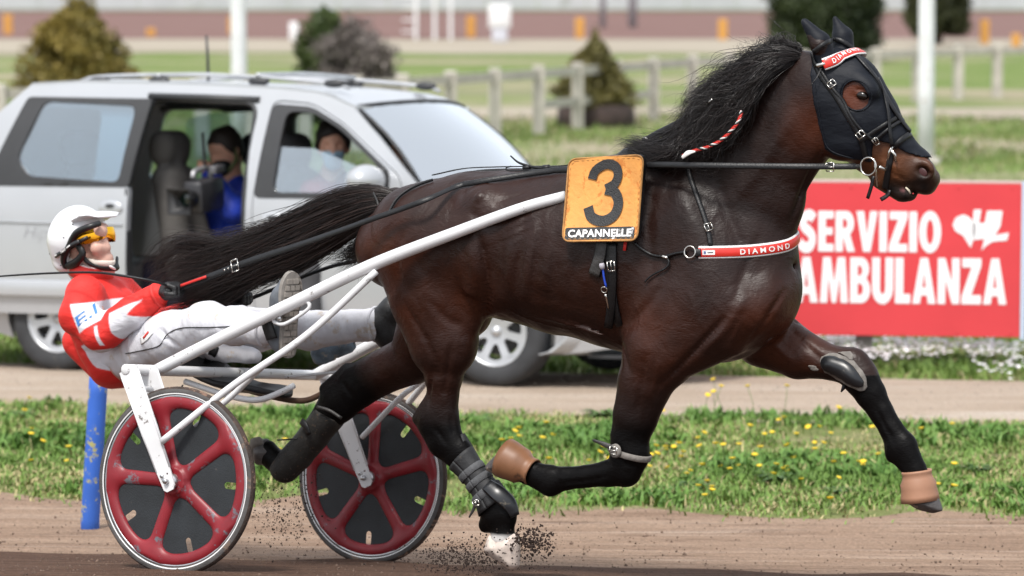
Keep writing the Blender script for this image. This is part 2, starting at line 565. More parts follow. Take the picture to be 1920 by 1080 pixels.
def poly_sdf(X, Y, poly):
    poly = np.asarray(poly, float); X, Y = np.broadcast_arrays(X, Y)
    d = np.full(X.shape, 1e9)
    for i in range(len(poly)):
        a, b = poly[i - 1], poly[i]; e = b - a
        t = np.clip(((X - a[0]) * e[0] + (Y - a[1]) * e[1]) / (e.dot(e) + 1e-12), 0, 1)
        d = np.minimum(d, (X - a[0] - e[0] * t) ** 2 + (Y - a[1] - e[1] * t) ** 2)
    ins = inside(np.stack([X, Y], -1), poly)
    return np.where(ins, -1, 1) * np.sqrt(d)

def relax(V, F, it=2, lam=0.5):
    F = np.asarray(F); n = len(V)
    for _ in range(it):
        acc = np.zeros_like(V); cnt = np.zeros(n)
        for i in range(F.shape[1]):
            a, b = F[:, i], F[:, (i + 1) % F.shape[1]]
            np.add.at(acc, a, V[b]); np.add.at(cnt, a, 1); np.add.at(acc, b, V[a]); np.add.at(cnt, b, 1)
        V = V * (1 - lam) + lam * acc / np.maximum(cnt, 1)[:, None]
    return V, F

def text_mesh(txt, size, bold=0.0, xs=1.0, spacing=1.0, align='CENTER', shear=0.0):
    cu = bpy.data.curves.new('lettering', 'FONT'); cu.body = txt; cu.size = size; cu.offset = bold
    cu.align_x = align; cu.align_y = 'CENTER'; cu.space_character = spacing; cu.shear = shear; cu.resolution_u = 4
    o = bpy.data.objects.new('lettering', cu); COL.objects.link(o)
    dg = bpy.context.evaluated_depsgraph_get()
    me = bpy.data.meshes.new_from_object(o.evaluated_get(dg))
    bm = bmesh.new(); bm.from_mesh(me); bmesh.ops.remove_doubles(bm, verts=bm.verts, dist=1e-5)
    bmesh.ops.triangulate(bm, faces=bm.faces); bm.verts.index_update()
    V = np.array([v.co[:] for v in bm.verts]); F = [tuple(v.index for v in f.verts) for f in bm.faces]
    bm.free(); bpy.data.meshes.remove(me); bpy.data.objects.remove(o); bpy.data.curves.remove(cu)
    V[:, 0] *= xs
    return V[:, :2], F

def srgb(*c):
    return tuple((x / 255 / 12.92) if x / 255 <= 0.04045 else ((x / 255 + 0.055) / 1.055) ** 2.4 for x in c)
# ------------------------------------------------------------------ the ground
def sval(X, Y): return Y + 0.15 * X
_S = [0, 8, 12.0, 12.7, 14.0, 15.0, 16.0, 17.0, 18.5, 19.2, 20.6, 22.2, 24, 3000]
_Z = [0.62, 0.56, 0.42, 0.326, 0.16, 0.10, 0.08, 0.10, 0.12, 0.115, 0.115, 0.0, 0.0, 0.0]
def gz(X, Y):
    return np.interp(sval(X, Y), _S, _Z)
# ------------------------------------------------------------------ ground sheets
def ground_mat(name, build):
    m = bpy.data.materials.new(name); m.use_nodes = True
    N, L = m.node_tree.nodes, m.node_tree.links; p = N['Principled BSDF']; p.inputs['Roughness'].default_value = .95; p.inputs['Specular IOR Level'].default_value = .15
    tc = N.new('ShaderNodeTexCoord')
    def noise(scale, detail=5, rough=.6, sc=(1, 1, 1), dist=0):
        mp = N.new('ShaderNodeMapping'); mp.inputs['Scale'].default_value = sc; L.new(tc.outputs['Object'], mp.inputs['Vector'])
        n = N.new('ShaderNodeTexNoise'); n.inputs['Scale'].default_value = scale; n.inputs['Detail'].default_value = detail; n.inputs['Roughness'].default_value = rough; n.inputs['Distortion'].default_value = dist
        L.new(mp.outputs[0], n.inputs['Vector']); return n.outputs['Fac']
    def ramp(f, stops):
        r = N.new('ShaderNodeValToRGB'); e = r.color_ramp.elements
        while len(e) < len(stops): e.new(.5)
        for q, (pos, c) in zip(e, stops): q.position = pos; q.color = (*c, 1)
        L.new(f, r.inputs['Fac']); return r.outputs['Color']
    def mix(a, b, fac, mode='MIX'):
        x = N.new('ShaderNodeMix'); x.data_type = 'RGBA'; x.blend_type = mode
        if isinstance(fac, (int, float)): x.inputs['Factor'].default_value = fac
        else: L.new(fac, x.inputs['Factor'])
        L.new(a, x.inputs[6]); L.new(b, x.inputs[7]); return x.outputs[2]
    def thr(f, lo, hi):
        r = N.new('ShaderNodeMapRange'); r.inputs['From Min'].default_value = lo; r.inputs['From Max'].default_value = hi; L.new(f, r.inputs['Value']); return r.outputs['Result']
    def rgb(c):
        q = N.new('ShaderNodeRGB'); q.outputs[0].default_value = (*c, 1); return q.outputs[0]
    def bump(h, st, dist, prev=None):
        b = N.new('ShaderNodeBump'); b.inputs['Strength'].default_value = st; b.inputs['Distance'].default_value = dist; L.new(h, b.inputs['Height'])
        if prev is not None: L.new(prev, b.inputs['Normal'])
        return b.outputs['Normal']
    col, nrm_ = build(noise, ramp, mix, thr, rgb, bump, N, L, tc)
    L.new(col, p.inputs['Base Color'])
    if nrm_ is not None: L.new(nrm_, p.inputs['Normal'])
    return m
def b_track(noise, ramp, mix, thr, rgb, bump, N, L, tc):
    n1 = noise(2.2, 6, .65, (.35, 2.4, 1)); n2 = noise(60, 4, .7); n3 = noise(9, 6, .7, (.25, 1.6, 1)); n4 = noise(230, 2, .6)
    c = ramp(n1, [(.3, (.25, .168, .118)), (.55, (.335, .238, .172)), (.75, (.41, .305, .23))])
    c = mix(c, rgb((.10, .058, .042)), thr(n3, .54, .74))
    c = mix(c, rgb((.46, .37, .30)), thr(noise(3.5, 6, .7, (.18, 3.0, 1)), .56, .72))
    c = mix(c, ramp(n2, [(.3, (.45, .45, .45)), (.7, (1.25, 1.2, 1.18))]), .75, 'MULTIPLY')
    c = mix(c, ramp(n4, [(.35, (.55, .55, .55)), (.65, (1.25, 1.25, 1.25))]), .6, 'MULTIPLY')
    return c, bump(n2, .5, .02, bump(n3, .5, .03))
def b_dark(noise, ramp, mix, thr, rgb, bump, N, L, tc):
    n1 = noise(5, 6, .7, (.4, 1.5, 1)); n2 = noise(45, 5, .75); n4 = noise(200, 2, .6)
    c = ramp(n1, [(.3, (.095, .054, .038)), (.6, (.15, .090, .064)), (.78, (.23, .16, .12))])
    c = mix(c, ramp(n2, [(.3, (.4, .4, .4)), (.7, (1.35, 1.3, 1.25))]), .8, 'MULTIPLY')
    c = mix(c, ramp(n4, [(.35, (.6, .6, .6)), (.65, (1.25, 1.25, 1.25))]), .6, 'MULTIPLY')
    return c, bump(n2, .8, .03, bump(n1, .5, .03))
def b_path(noise, ramp, mix, thr, rgb, bump, N, L, tc):
    n1 = noise(1.6, 6, .65, (.3, 2.5, 1)); n2 = noise(70, 3, .6); n3 = noise(160, 2, .6)
    c = ramp(n1, [(.3, (.31, .24, .18)), (.55, (.39, .315, .25)), (.75, (.47, .41, .35))])
    c = mix(c, ramp(n2, [(.3, (.6, .6, .6)), (.7, (1.2, 1.2, 1.2))]), .6, 'MULTIPLY')
    c = mix(c, ramp(n3, [(.3, (.65, .65, .65)), (.7, (1.2, 1.2, 1.2))]), .5, 'MULTIPLY')
    return c, bump(n2, .4, .02)
def b_meadow(noise, ramp, mix, thr, rgb, bump, N, L, tc):
    n1 = noise(.16, 6, .6, (.6, 1.0, 1), .6); n2 = noise(.9, 5, .65, (.6, 1.2, 1)); n3 = noise(14, 5, .7); n5 = noise(.10, 3, .5, (.5, 1.3, 1))
    c = ramp(n2, [(.3, (.095, .155, .035)), (.5, (.155, .215, .06)), (.68, (.25, .27, .12))])
    c = mix(c, rgb((.33, .29, .20)), thr(n1, .48, .62))
    c = mix(c, rgb((.29, .24, .19)), thr(n5, .58, .68))
    c = mix(c, ramp(n3, [(.3, (.55, .6, .5)), (.7, (1.35, 1.3, 1.4))]), .7, 'MULTIPLY')
    w = noise(2.2, 6, .75, (.5, 1.5, 1)); c = mix(c, rgb((.50, .50, .44)), thr(w, .66, .76))
    return c, bump(n3, .6, .08)
def b_verge(noise, ramp, mix, thr, rgb, bump, N, L, tc):
    n1 = noise(1.8, 6, .65, (.7, 1.2, 1)); n2 = noise(40, 5, .7)
    c = ramp(n1, [(.3, (.12, .155, .045)), (.5, (.18, .20, .075)), (.68, (.34, .27, .18))])
    c = mix(c, ramp(n2, [(.3, (.5, .5, .45)), (.7, (1.3, 1.3, 1.3))]), .7, 'MULTIPLY')
    return c, bump(n2, .6, .03)
M_track, M_darkdirt, M_path, M_meadow, M_verge = [ground_mat(n, b) for n, b in (('pale_dirt', b_track), ('dark_dirt', b_dark), ('gravel', b_path), ('meadow_ground', b_meadow), ('verge_ground', b_verge))]

def edge_noise(x, seed, a):
    r = np.random.default_rng(seed); y = 0
    for k in range(7): y = y + np.sin(x * r.uniform(.6, 9) + r.uniform(0, 6.3)) * r.uniform(.2, 1)
    return y * a / 3
def band(name, s0, s1, m, x0=-7.5, x1=7.5, n0=60, n1=10, lift=0.0, seed=0, a0=0.0, a1=0.0, zf=None):
    xs = np.linspace(x0, x1, n0); V = []; F = []
    for i, x in enumerate(xs):
        a, b = s0 + edge_noise(x, seed, a0), s1 + edge_noise(x, seed + 1, a1)
        for j in range(n1):
            s = a + (b - a) * j / (n1 - 1); y = s - .15 * x
            z = float(np.interp(s, _S, _Z)) + lift
            V.append((x, y, z))
    for i in range(n0 - 1):
        for j in range(n1 - 1): F.append((i * n1 + j, (i + 1) * n1 + j, (i + 1) * n1 + j + 1, i * n1 + j + 1))
    return tag(obj(name, (V, F), m, None, WF, base=(0, 0, 0)), kind='structure')
# one sheet to the horizon, then the strips laid on it
V, F = [], []
ys = list(np.arange(4, 26, .25)) + list(np.geomspace(26, 2600, 40)); xs = list(-np.geomspace(8, 1500, 14)[::-1]) + list(np.linspace(-7.5, 7.5, 31)) + list(np.geomspace(8, 1500, 14))
for x in xs:
    for y in ys: V.append((x, y, float(gz(np.clip(x, -30, 30), y)) - .004))
for i in range(len(xs) - 1):
    for j in range(len(ys) - 1): n = len(ys); F.append((i * n + j, (i + 1) * n + j, (i + 1) * n + j + 1, i * n + j + 1))
tag(obj('ground', (V, F), M_meadow, None, WF, base=(0, 0, 0)), kind='structure')
band('track', 5, 16.0, M_track, n1=40, lift=.004, seed=3, a1=.22)
band('track_wheel_path', 5, 13.85, M_darkdirt, n0=160, n1=30, lift=.008, seed=9, a1=.22)
band('grass_verge', 15.8, 19.4, M_verge, n1=12, lift=.0)
band('gravel_path', 19.0, 22.0, M_path, n1=12, lift=.005, seed=5, a0=.16, a1=.10)
def far_strip(name, y0, y1, m, lift, wob=0.0, x0=-90, x1=90):
    xs = np.linspace(x0, x1, 60)
    V = []; F = []
    for i, x in enumerate(xs):
        for y in (y0 + edge_noise(x * .15, 4, wob), y1 + edge_noise(x * .13, 8, wob)): V.append((x, y, lift))
    for i in range(59): F.append((2 * i, 2 * i + 2, 2 * i + 3, 2 * i + 1))
    return tag(obj(name, (V, F), m, None, WF, base=(0, 0, 0)), kind='structure')
def b_soil(noise, ramp, mix, thr, rgb, bump, N, L, tc):
    n1 = noise(.5, 5, .6, (.2, 1, 1)); c = ramp(n1, [(.3, (.155, .085, .075)), (.7, (.20, .125, .11))]); return c, None
def b_sand(noise, ramp, mix, thr, rgb, bump, N, L, tc):
    n1 = noise(.5, 5, .6, (.3, 1, 1)); c = ramp(n1, [(.3, (.29, .25, .195)), (.7, (.37, .33, .265))]); return c, None
M_soil, M_sand = ground_mat('far_soil', b_soil), ground_mat('far_sand', b_sand)
far_strip('far_track_margin', 106, 128, M_sand, .01, 2.0)
far_strip('far_track', 127, 205, M_soil, .02)
far_strip('meadow_path', 60.5, 64.5, M_sand, .01, .8, -3, 16)

# far boundary wall with its coping, built in separate panels
M_conc = mat('pale_concrete', (.45, .45, .48), rough=.8, var=.08, vscale=.6, dirt=(.33, .33, .33), dirt_amt=.3, dirt_scale=.5)
wall = thing('boundary_wall', 'long pale grey concrete wall beyond the brown far track', 'wall', WF, (0, 212, 0))
base_me = None
for i in range(22):
    x = -33 + i * 3.0 + .0
    o = obj('wall_panel', box((x, 212, 1.9), (2.96, .16, 3.8)), M_conc, wall, WF, smooth=False)
tag(obj('verge_strip', ([(-90, 206.2, .06), (90, 206.2, .06), (90, 211.8, .06), (-90, 211.8, .06)], [(0, 1, 2, 3)]), M_meadow, None, WF, base=(0, 0, 0)), kind='structure')

# ------------------------------------------------------------------ fence of concrete posts and two rails
M_fence = mat('weathered_concrete', (.45, .42, .37), rough=.85, var=.2, vscale=4, bump=.3, bscale=30, dirt=(.34, .31, .27), dirt_amt=.3, dirt_scale=3)
fence = thing('post_and_rail_fence', 'pale two-rail concrete fence curving away behind the van', 'fence', WF, (0, 54, 0))
fx = [-80, 0, 95, 190, 285, 380, 475, 572, 668, 755, 845, 928, 1010, 1083, 1155, 1225, 1298, 1368, 1437, 1505, 1572, 1640, 1718, 1795, 1868, 1940]
fY = np.interp(fx, [-80, 0, 500, 760, 1010, 1298, 1795, 1940], [45, 45.6, 47.7, 50, 54.3, 61, 68.7, 70.5])
posts = []
for u, Y in zip(fx, fY):
    d = ray(u, 300); p = CAMP + d * (Y / d[1]); posts.append((p[0], Y))
post_me = None
for i, (x, y) in enumerate(posts):
    V, F = rbox((0, 0, .50), (.19, .19, 1.12), .02)
    o = obj('post', (V + np.array([x, y, 0]), F), M_fence, fence, WF, smooth=False)
for i in range(len(posts) - 1):
    if i >= 16: hs = (.93,) if False else (.93, .45)
    else: hs = (.93, .45)
    a, b = np.array([*posts[i], 0]), np.array([*posts[i + 1], 0]); d = b - a; L = np.linalg.norm(d); d /= L
    for h in hs:
        R = np.stack([d, np.cross([0, 0, 1.], d), [0, 0, 1.]], 1)
        th = .14 if h > .5 else .13
        if h < .5 and i not in (0, 1, 2, 12, 13, 14): continue
        obj('rail', box((a + b) / 2 + np.array([0, 0, h]) + np.cross([0, 0, 1.], d) * -.02, (L - .192, .07, th), R), M_fence, fence, WF, smooth=False)

# ------------------------------------------------------------------ poles, marker pegs, far structures
M_pole = mat('white_pole', (.70, .71, .73), rough=.5, var=.1, vscale=2, dirt=(.36, .24, .17), dirt_amt=.35, dirt_scale=3)
def pole(u, vbase, Y, wpx, label):
    p = at_depth(u, vbase, Y); r = wpx / FPX * Y / 2
    t = thing('white_pole', label, 'pole', WF, (p[0], Y, p[2]), 'tall white poles on the infield')
    obj('shaft', tube([(p[0], Y, p[2] - .1), (p[0] - .01, Y, 3.4), (p[0] + .01, Y, 7.0)], [r * 1.05, r, r * .95], 20, n=8), M_pole, t, WF)
    obj('base_plate', xf(lathe([(.001, .03), (r * 1.9, .03), (r * 1.9, -.1)], 20), None, (p[0], Y, p[2])), M_fence, t, WF)
pole(450, 285, 49, 29, 'tall white pole rising behind the minivan roof')
pole(1736, 300, 46, 30, 'tall white pole beside the horse nose, rust stained')
M_peg = mat('orange_peg', (.55, .27, .055), rough=.6, var=.1)
for k, (u, v0, v1) in enumerate(((15, 24, 62), (283, 50, 66), (436, 28, 62), (883, 27, 68), (1087, 30, 70), (1355, 33, 72), (1846, 34, 80), (1905, 60, 88))):
    Y = 6579 * CAMZ / (v1 + 62); p = at_depth(u, v1, Y); h = (v1 - v0) / FPX * Y; w = 17 / FPX * Y
    o = obj('marker_peg', rbox((p[0], Y, h / 2), (w, .12, h), .02), M_peg, None, WF, smooth=False)
    tag(o, ('orange marker peg at far left, above the olive conical shrub', 'short orange peg right of the olive conical shrub', 'orange peg half hidden by the white pole behind the van', 'orange peg just left of the white cabinet',
            'orange peg between white cabinet and the thin grey post', 'orange peg left of the dark tree behind horse ears', 'orange peg right of the dark tree behind the right-hand pole', 'orange peg at right edge of the view')[k], 'marker peg', 'orange pegs along the far track')
M_wh = mat('white_metal', (.72, .72, .73), rough=.5)
Yk = 122; p = at_depth(937, 80, Yk); q = at_depth(937, 8, Yk); kh = q[2]; kw = 42 / FPX * Yk
ki = thing('timing_cabinet', 'white cabinet on a narrower plinth standing by brown far track', 'cabinet', WF, (p[0], Yk, 0))
obj('cabinet', rbox((p[0], Yk, kh * .68), (kw, .5, kh * .62), .05), M_wh, ki, WF); obj('plinth', rbox((p[0], Yk, kh * .19), (kw * .7, .4, kh * .38), .03), mat('pale_plinth', (.55, .56, .62), rough=.6), ki, WF)
Yk = 126; pl_, pr_ = at_depth(780, 75, Yk)[0], at_depth(845, 75, Yk)[0]; hh = 2.9
st = thing('starter_stand', 'white metal scaffold stand with steps beside far track', 'stand', WF, ((pl_ + pr_) / 2, Yk, 0))
for x in (pl_, (pl_ + pr_) / 2 + .05, pr_):
    for y in (Yk - .5, Yk + .5): obj('leg', box((x, y, hh / 2), (.10, .10, hh)), M_wh, st, WF, smooth=False)
obj('platform', box(((pl_ + pr_) / 2 - .1, Yk, hh * .62), ((pr_ - pl_) * .72, 1.0, .12)), M_wh, st, WF, smooth=False)
obj('guard_rail', box(((pl_ + pr_) / 2, Yk - .56, hh * .92), ((pr_ - pl_), .06, .10)), M_wh, st, WF, smooth=False)
for k in range(4): obj('step', box((pl_ - .25 + .02 * k, Yk - .2, .3 + .42 * k), (.5, .3, .05)), M_wh, st, WF, smooth=False)
for u, Y, lab in ((1130, 150, 'thin grey post beyond the brown far track, above small cone bush'), (1186, 150, 'slightly thicker grey post right of the thin one, beyond far track')):
    p = at_depth(u, 60, Y); o = obj('grey_post', tube([(p[0], Y, 0), (p[0], Y, 3.6)], .14 if u < 1150 else .2, 10), mat('grey_post', (.33, .33, .35), rough=.6), None, WF); tag(o, lab, 'post')
p = at_depth(551, 66, 124); o = obj('white_marker', rbox((p[0], 124, .33), (.32, .2, .66), .05), M_wh, None, WF); tag(o, 'small white marker block beside green conifer at far track', 'marker')

# ------------------------------------------------------------------ shrubs and trees: trunk, limbs and many leaf clumps
def leaves(pts, size, seed, n_each=1):
    r = np.random.default_rng(seed); n = len(pts)
    a = r.normal(0, 1, (n, 3)); a /= np.linalg.norm(a, axis=1)[:, None]; b = np.cross(a, r.normal(0, 1, (n, 3))); b /= np.linalg.norm(b, axis=1)[:, None] + 1e-9
    s = (size * r.uniform(.6, 1.4, n))[:, None]
    c = np.cross(a, b)
    V = np.stack([pts - a * s, pts + b * s * .45 + c * s * .1, pts + a * s, pts - b * s * .45 + c * s * .1], 1).reshape(-1, 3)
    F = np.arange(n * 4).reshape(-1, 4)
    return V, F
def shrub(name, label, cat, x, y, h, w, prof, n, size, c0, c1, seed, trunk=.08, group=None, stems=7, hole=.0, bottom=0.0, tip=None, stem_c=(.10, .07, .05), loose=1.0):
    """prof: list of (height fraction, radius fraction)"""
    r = np.random.default_rng(seed)
    t = thing(name, label, cat, WF, (x, y, 0), group)
    hz = r.uniform(0, 1, n * 3) ** .85; pr = np.array(prof)
    R = np.interp(hz, pr[:, 0], pr[:, 1]) * w / 2
    # clumps: pull leaves towards limb ends
    k = max(40, n // 160); cz = r.uniform(.04, .98, k); ca = r.uniform(0, 6.28, k); cr = np.interp(cz, pr[:, 0], pr[:, 1]) * w / 2 * r.uniform(.45, 1.02, k)
    C = np.stack([cr * np.cos(ca), cr * np.sin(ca), cz * (h - bottom) + bottom], 1)
    i = r.integers(0, k, n)
    P = C[i] + r.normal(0, 1, (n, 3)) * np.array([w * .085, w * .085, h * .06])
    rad = np.hypot(P[:, 0], P[:, 1]); zz = np.clip((P[:, 2] - bottom) / (h - bottom), 0, 1); ca_ = np.arctan2(P[:, 1], P[:, 0]); lim = np.interp(zz, pr[:, 0], pr[:, 1]) * w / 2 * (1.12 + loose * .22 * np.sin(ca_ * 3 + zz * 9 + seed) * np.sin(zz * 14 + seed))
    P = P[(rad < lim) & (P[:, 2] > bottom)]; i = i[(rad < lim) & (C[i][:, 2] > -9) & (P[:, 2].size > 0)] if False else None
    V, F = leaves(P + np.array([x, y, 0]), size, seed)
    q = r.random(len(P)); lump = np.sin(P[:, 0] * 5 / w + seed) * np.sin(P[:, 2] * 6 / h) * .5 + .5
    mixv = np.clip(q * .6 + lump * .5, 0, 1)[:, None]; col = np.array(c0) * (1 - mixv) + np.array(c1) * mixv
    obj('crown', (V, F), M_leaf, t, WF, col=np.repeat(col, 4, 0), smooth=False)
    parts = [tube([(x, y, -.05), (x + .03 * w, y, h * .4), (x, y, h * .8)], [trunk, trunk * .7, trunk * .2], 8, n=8)]
    for j in range(stems):
        c = C[r.integers(0, k)]; parts.append(tube([(x, y, h * .08), (x + c[0] * .5, y + c[1] * .5, c[2] * .6 + h * .05), (x + c[0], y + c[1], c[2])], [trunk * .5, trunk * .3, trunk * .1], 6, n=7))
    obj('trunk', join(*parts), mat('bark', stem_c, rough=.9, var=.3), t, WF)
    return t
M_leaf = mat('leaf', rough=.55, spec=.3, attr='col')
def place(u, v, Y): p = at_depth(u, v, Y); return p[0]
cone = [(0, .55), (.08, .9), (.3, 1.0), (.6, .72), (.85, .42), (1, .06)]
Y = 55.5; shrub('conical_shrub', 'broad olive-yellow conical shrub behind left end of fence', 'shrub', place(145, 100, Y), Y, 2.0, 1.9, [(0, .9), (.2, 1.0), (.45, .95), (.7, .66), (.85, .42), (1, .2)], 26000, .05, (.085, .08, .02), (.27, .20, .045), 31, loose=2.6)
Y = 57; shrub('cone_bush', 'small cone-shaped bush with dark brown base behind fence posts', 'shrub', place(1116, 100, Y), Y, 1.42, 1.25, [(0, .95), (.25, 1.0), (.5, .75), (.75, .45), (1, .10)], 14000, .04, (.075, .07, .024), (.18, .155, .045), 32, bottom=.30)
sk = obj('planter', xf(lathe([(.60, 0), (.64, .10), (.62, .32), (.5, .36), (.001, .34)], 28), None, (place(1118, 100, Y), Y, 0)), mat('dark_planter', (.045, .03, .026), rough=.9, var=.4, vscale=6), None, WF); tag(sk, 'low round dark brown planter under the small cone bush', 'planter')
Y = 58; shrub('green_conifer', 'narrow green conifer leaning beside a bare greyish shrub', 'shrub', place(603, 80, Y), Y, 1.95, .78, [(0, .7), (.2, .9), (.5, .95), (.75, 1.0), (.92, .6), (1, .1)], 15000, .045, (.035, .06, .018), (.10, .13, .04), 33, loose=2.2)
Y = 57; shrub('bare_shrub', 'round greyish brown shrub almost bare of leaves by green conifer', 'shrub', place(668, 80, Y), Y, 1.66, 1.4, [(0, .6), (.2, .8), (.5, 1.0), (.8, .9), (1, .3)], 12000, .045, (.10, .085, .078), (.20, .17, .155), 34, stems=40, trunk=.06, stem_c=(.12, .10, .09), loose=2.4)
Y = 96; shrub('cypress_tree', 'dark broad evergreen tree directly behind the horse ears', 'tree', place(1548, 40, Y), Y, 3.9, 2.95, [(0, .85), (.1, .95), (.5, 1.0), (.8, .8), (1, .2)], 60000, .085, (.010, .018, .006), (.045, .062, .020), 35, trunk=.2)
Y = 118; shrub('cypress_tree', 'dark clipped evergreen tree behind the right-hand white pole', 'tree', place(1757, 40, Y), Y, 4.2, 2.0, [(0, .9), (.1, 1.0), (.6, 1.0), (.9, .7), (1, .3)], 40000, .085, (.016, .022, .008), (.06, .066, .02), 36, trunk=.2, bottom=.3)

# ------------------------------------------------------------------ ambulance service board
M_board = mat('red_board', (.62, .052, .062), rough=.4, spec=.4, var=.05, vscale=3, dirt=(.70, .20, .20), dirt_amt=.10, dirt_scale=9)
M_bwhite = mat('board_white', (.80, .80, .82), rough=.45)
a_, b_ = at_depth(1390, 340, 22.5), at_depth(1912, 345, 22.3)
BF = Frame(a_[0], a_[1], 0, math.atan2(b_[1] - a_[1], b_[0] - a_[0]))
board = thing('sign_board', 'red board lettered SERVIZIO AMBULANZA in white on short post', 'sign board', BF, (.9, 0, 0))
TL, BR_ = BF.pix(1380, 341, 0), BF.pix(1912, 633, 0)
bw0, bw1, bz0, bz1 = TL[0], BR_[0], BR_[2], TL[2]
V, F = rbox(((bw0 + bw1) / 2, .02, (bz0 + bz1) / 2), (bw1 - bw0, .03, bz1 - bz0), .004)
obj('panel', (V, F), M_board, board, BF, smooth=False)
obj('edge_frame', box(((bw0 + bw1) / 2, .02, bz1 + .010), (bw1 - bw0, .034, .014)), mat('pale_edge', (.62, .45, .44), rough=.6), board, BF, smooth=False)
obj('side_frame', box((bw1 + .016, .02, (bz0 + bz1) / 2), (.028, .035, bz1 - bz0 + .03)), mat('bluish_frame', (.50, .58, .72), rough=.5), board, BF, smooth=False)
for k in range(6):
    for z in (bz0 + .03, bz1 - .03): obj('rivet', ellipsoid((bw0 + .06 + k * (bw1 - bw0 - .12) / 5, .003, z), (.008, .004, .008), None, 8, 6), M_board, board, BF)
for u in (1620, 1420):
    p0 = BF.pix(u, 628, .06)
    obj('post', rbox((p0[0], .085, bz0 / 2 - .02), (.11, .09, bz0 + .28), .008), mat('grey_wood_post', (.13, .12, .11), rough=.85, var=.25), board, BF, smooth=False)
def strokes(paths, w, org, sx, sz, y, name):
    """bold condensed capitals: one closed outline per letter, traced in a unit cell"""
    V, F = [], []
    for out, holes in paths:
        V2, F2 = poly_fill(out, holes); n = len(V)
        V += [(org[0] + p[0] * sx, y, org[1] + p[1] * sz) for p in V2]; F += [tuple(i + n for i in f) for f in F2]
    return V, F
def arc(cx, cy, rx, ry, a0, a1, n=10): return [(cx + rx * math.cos(math.radians(t)), cy + ry * math.sin(math.radians(t))) for t in np.linspace(a0, a1, n)]
def glyph(ch):
    w = .30      # stem width, cap height 1
    if ch == 'I': return .30, [([(0, 0), (.30, 0), (.30, 1), (0, 1)], [])]
    if ch == 'E': return .60, [([(0, 0), (.60, 0), (.60, .19), (.29, .19), (.29, .41), (.56, .41), (.56, .59), (.29, .59), (.29, .81), (.60, .81), (.60, 1), (0, 1)], [])]
    if ch == 'L': return .56, [([(0, 0), (.56, 0), (.56, .21), (.30, .21), (.30, 1), (0, 1)], [])]
    if ch == 'V': return .82, [([(.27, 0), (.55, 0), (.82, 1), (.53, 1), (.41, .40), (.29, 1), (0, 1)], [])]
    if ch == 'Z': return .72, [([(0, 0), (.72, 0), (.72, .20), (.36, .20), (.72, .84), (.72, 1), (.02, 1), (.02, .80), (.36, .80), (0, .16)], [])]
    if ch == 'A': return .86, [([(0, 0), (.28, 0), (.32, .18), (.54, .18), (.58, 0), (.86, 0), (.57, 1), (.29, 1)], [[(.365, .36), (.495, .36), (.43, .68)]])]
    if ch == 'N': return .80, [([(0, 0), (.28, 0), (.28, .52), (.53, 0), (.80, 0), (.80, 1), (.52, 1), (.52, .48), (.27, 1), (0, 1)], [])]
    if ch == 'M': return 1.04, [([(0, 0), (.27, 0), (.31, .55), (.44, 0), (.60, 0), (.73, .55), (.77, 0), (1.04, 0), (.93, 1), (.65, 1), (.52, .46), (.39, 1), (.11, 1)], [])]
    if ch == 'O': return .86, [(arc(.43, .5, .43, .52, 0, 345, 24), [arc(.43, .5, .145, .31, 0, 340, 18)])]
    if ch == 'U': return .78, [([(0, 1), (0, .34)] + arc(.39, .34, .39, .36, 180, 360, 14) + [(.78, 1), (.49, 1), (.49, .32)] + arc(.39, .32, .10, .12, 0, -180, 8) + [(.29, 1)], [])]
    if ch == 'R': return .74, [([(0, 0), (.29, 0), (.29, .38), (.46, 0), (.76, 0), (.56, .42)] + arc(.42, .70, .30, .30, -50, 90, 10) + [(0, 1)], [[(.28, .58), (.36, .58)] + arc(.36, .69, .10, .11, -80, 80, 6) + [(.36, .81), (.28, .81)]])]
    if ch == 'B': return .74, [([(0, 0), (.42, 0)] + arc(.42, .29, .33, .29, -80, 50, 8) + [(.60, .53)] + arc(.40, .745, .30, .255, -40, 90, 8) + [(0, 1)],
                               [[(.28, .18), (.38, .18)] + arc(.38, .30, .10, .12, -70, 70, 6) + [(.38, .43), (.28, .43)], [(.28, .60), (.36, .60)] + arc(.36, .71, .09, .105, -70, 70, 6) + [(.36, .82), (.28, .82)]])]
    if ch == 'S':
        c = resample(np.array([(.60, .80), (.50, .885), (.36, .895), (.20, .83), (.16, .70), (.24, .59), (.40, .50), (.52, .40), (.54, .25), (.44, .12), (.28, .09), (.14, .14), (.04, .22)]), 40)
        T = np.gradient(c, axis=0); T /= np.linalg.norm(T, axis=1)[:, None]; Nn = np.stack([-T[:, 1], T[:, 0]], 1)
        return .70, [(list(map(tuple, c + Nn * .135)) + list(map(tuple, (c - Nn * .135)[::-1])), [])]
def board_text(txt, u0, u1, v0, v1):
    p0, p1 = BF.pix(u0, v1, .0), BF.pix(u1, v0, .0)
    gs = [glyph(c) for c in txt]; gap = .075; tot = sum(g[0] for g in gs) + gap * (len(txt) - 1)
    sz = p1[2] - p0[2]; sx = (p1[0] - p0[0]) / tot; x = 0
    for g, c in zip(gs, txt):
        V, F = strokes(g[1], .3, (p0[0] + x * sx, p0[2]), sx, sz, .0015, c)
        obj('letter', (V, F), M_bwhite, board, BF, smooth=False); x += g[0] + gap
board_text('SERVIZIO', 1497, 1765, 397, 471)
board_text('AMBULANZA', 1490, 1888, 485, 567)
def bpoly(pts, name='logo', m=None, y=.0015):
    P = [BF.pix(u, v, 0) for u, v in pts]; V2, F2 = poly_fill([(p[0], p[2]) for p in P])
    return obj(name, ([(p[0], y, p[1]) for p in V2], F2), m or M_bwhite, board, BF, smooth=False)
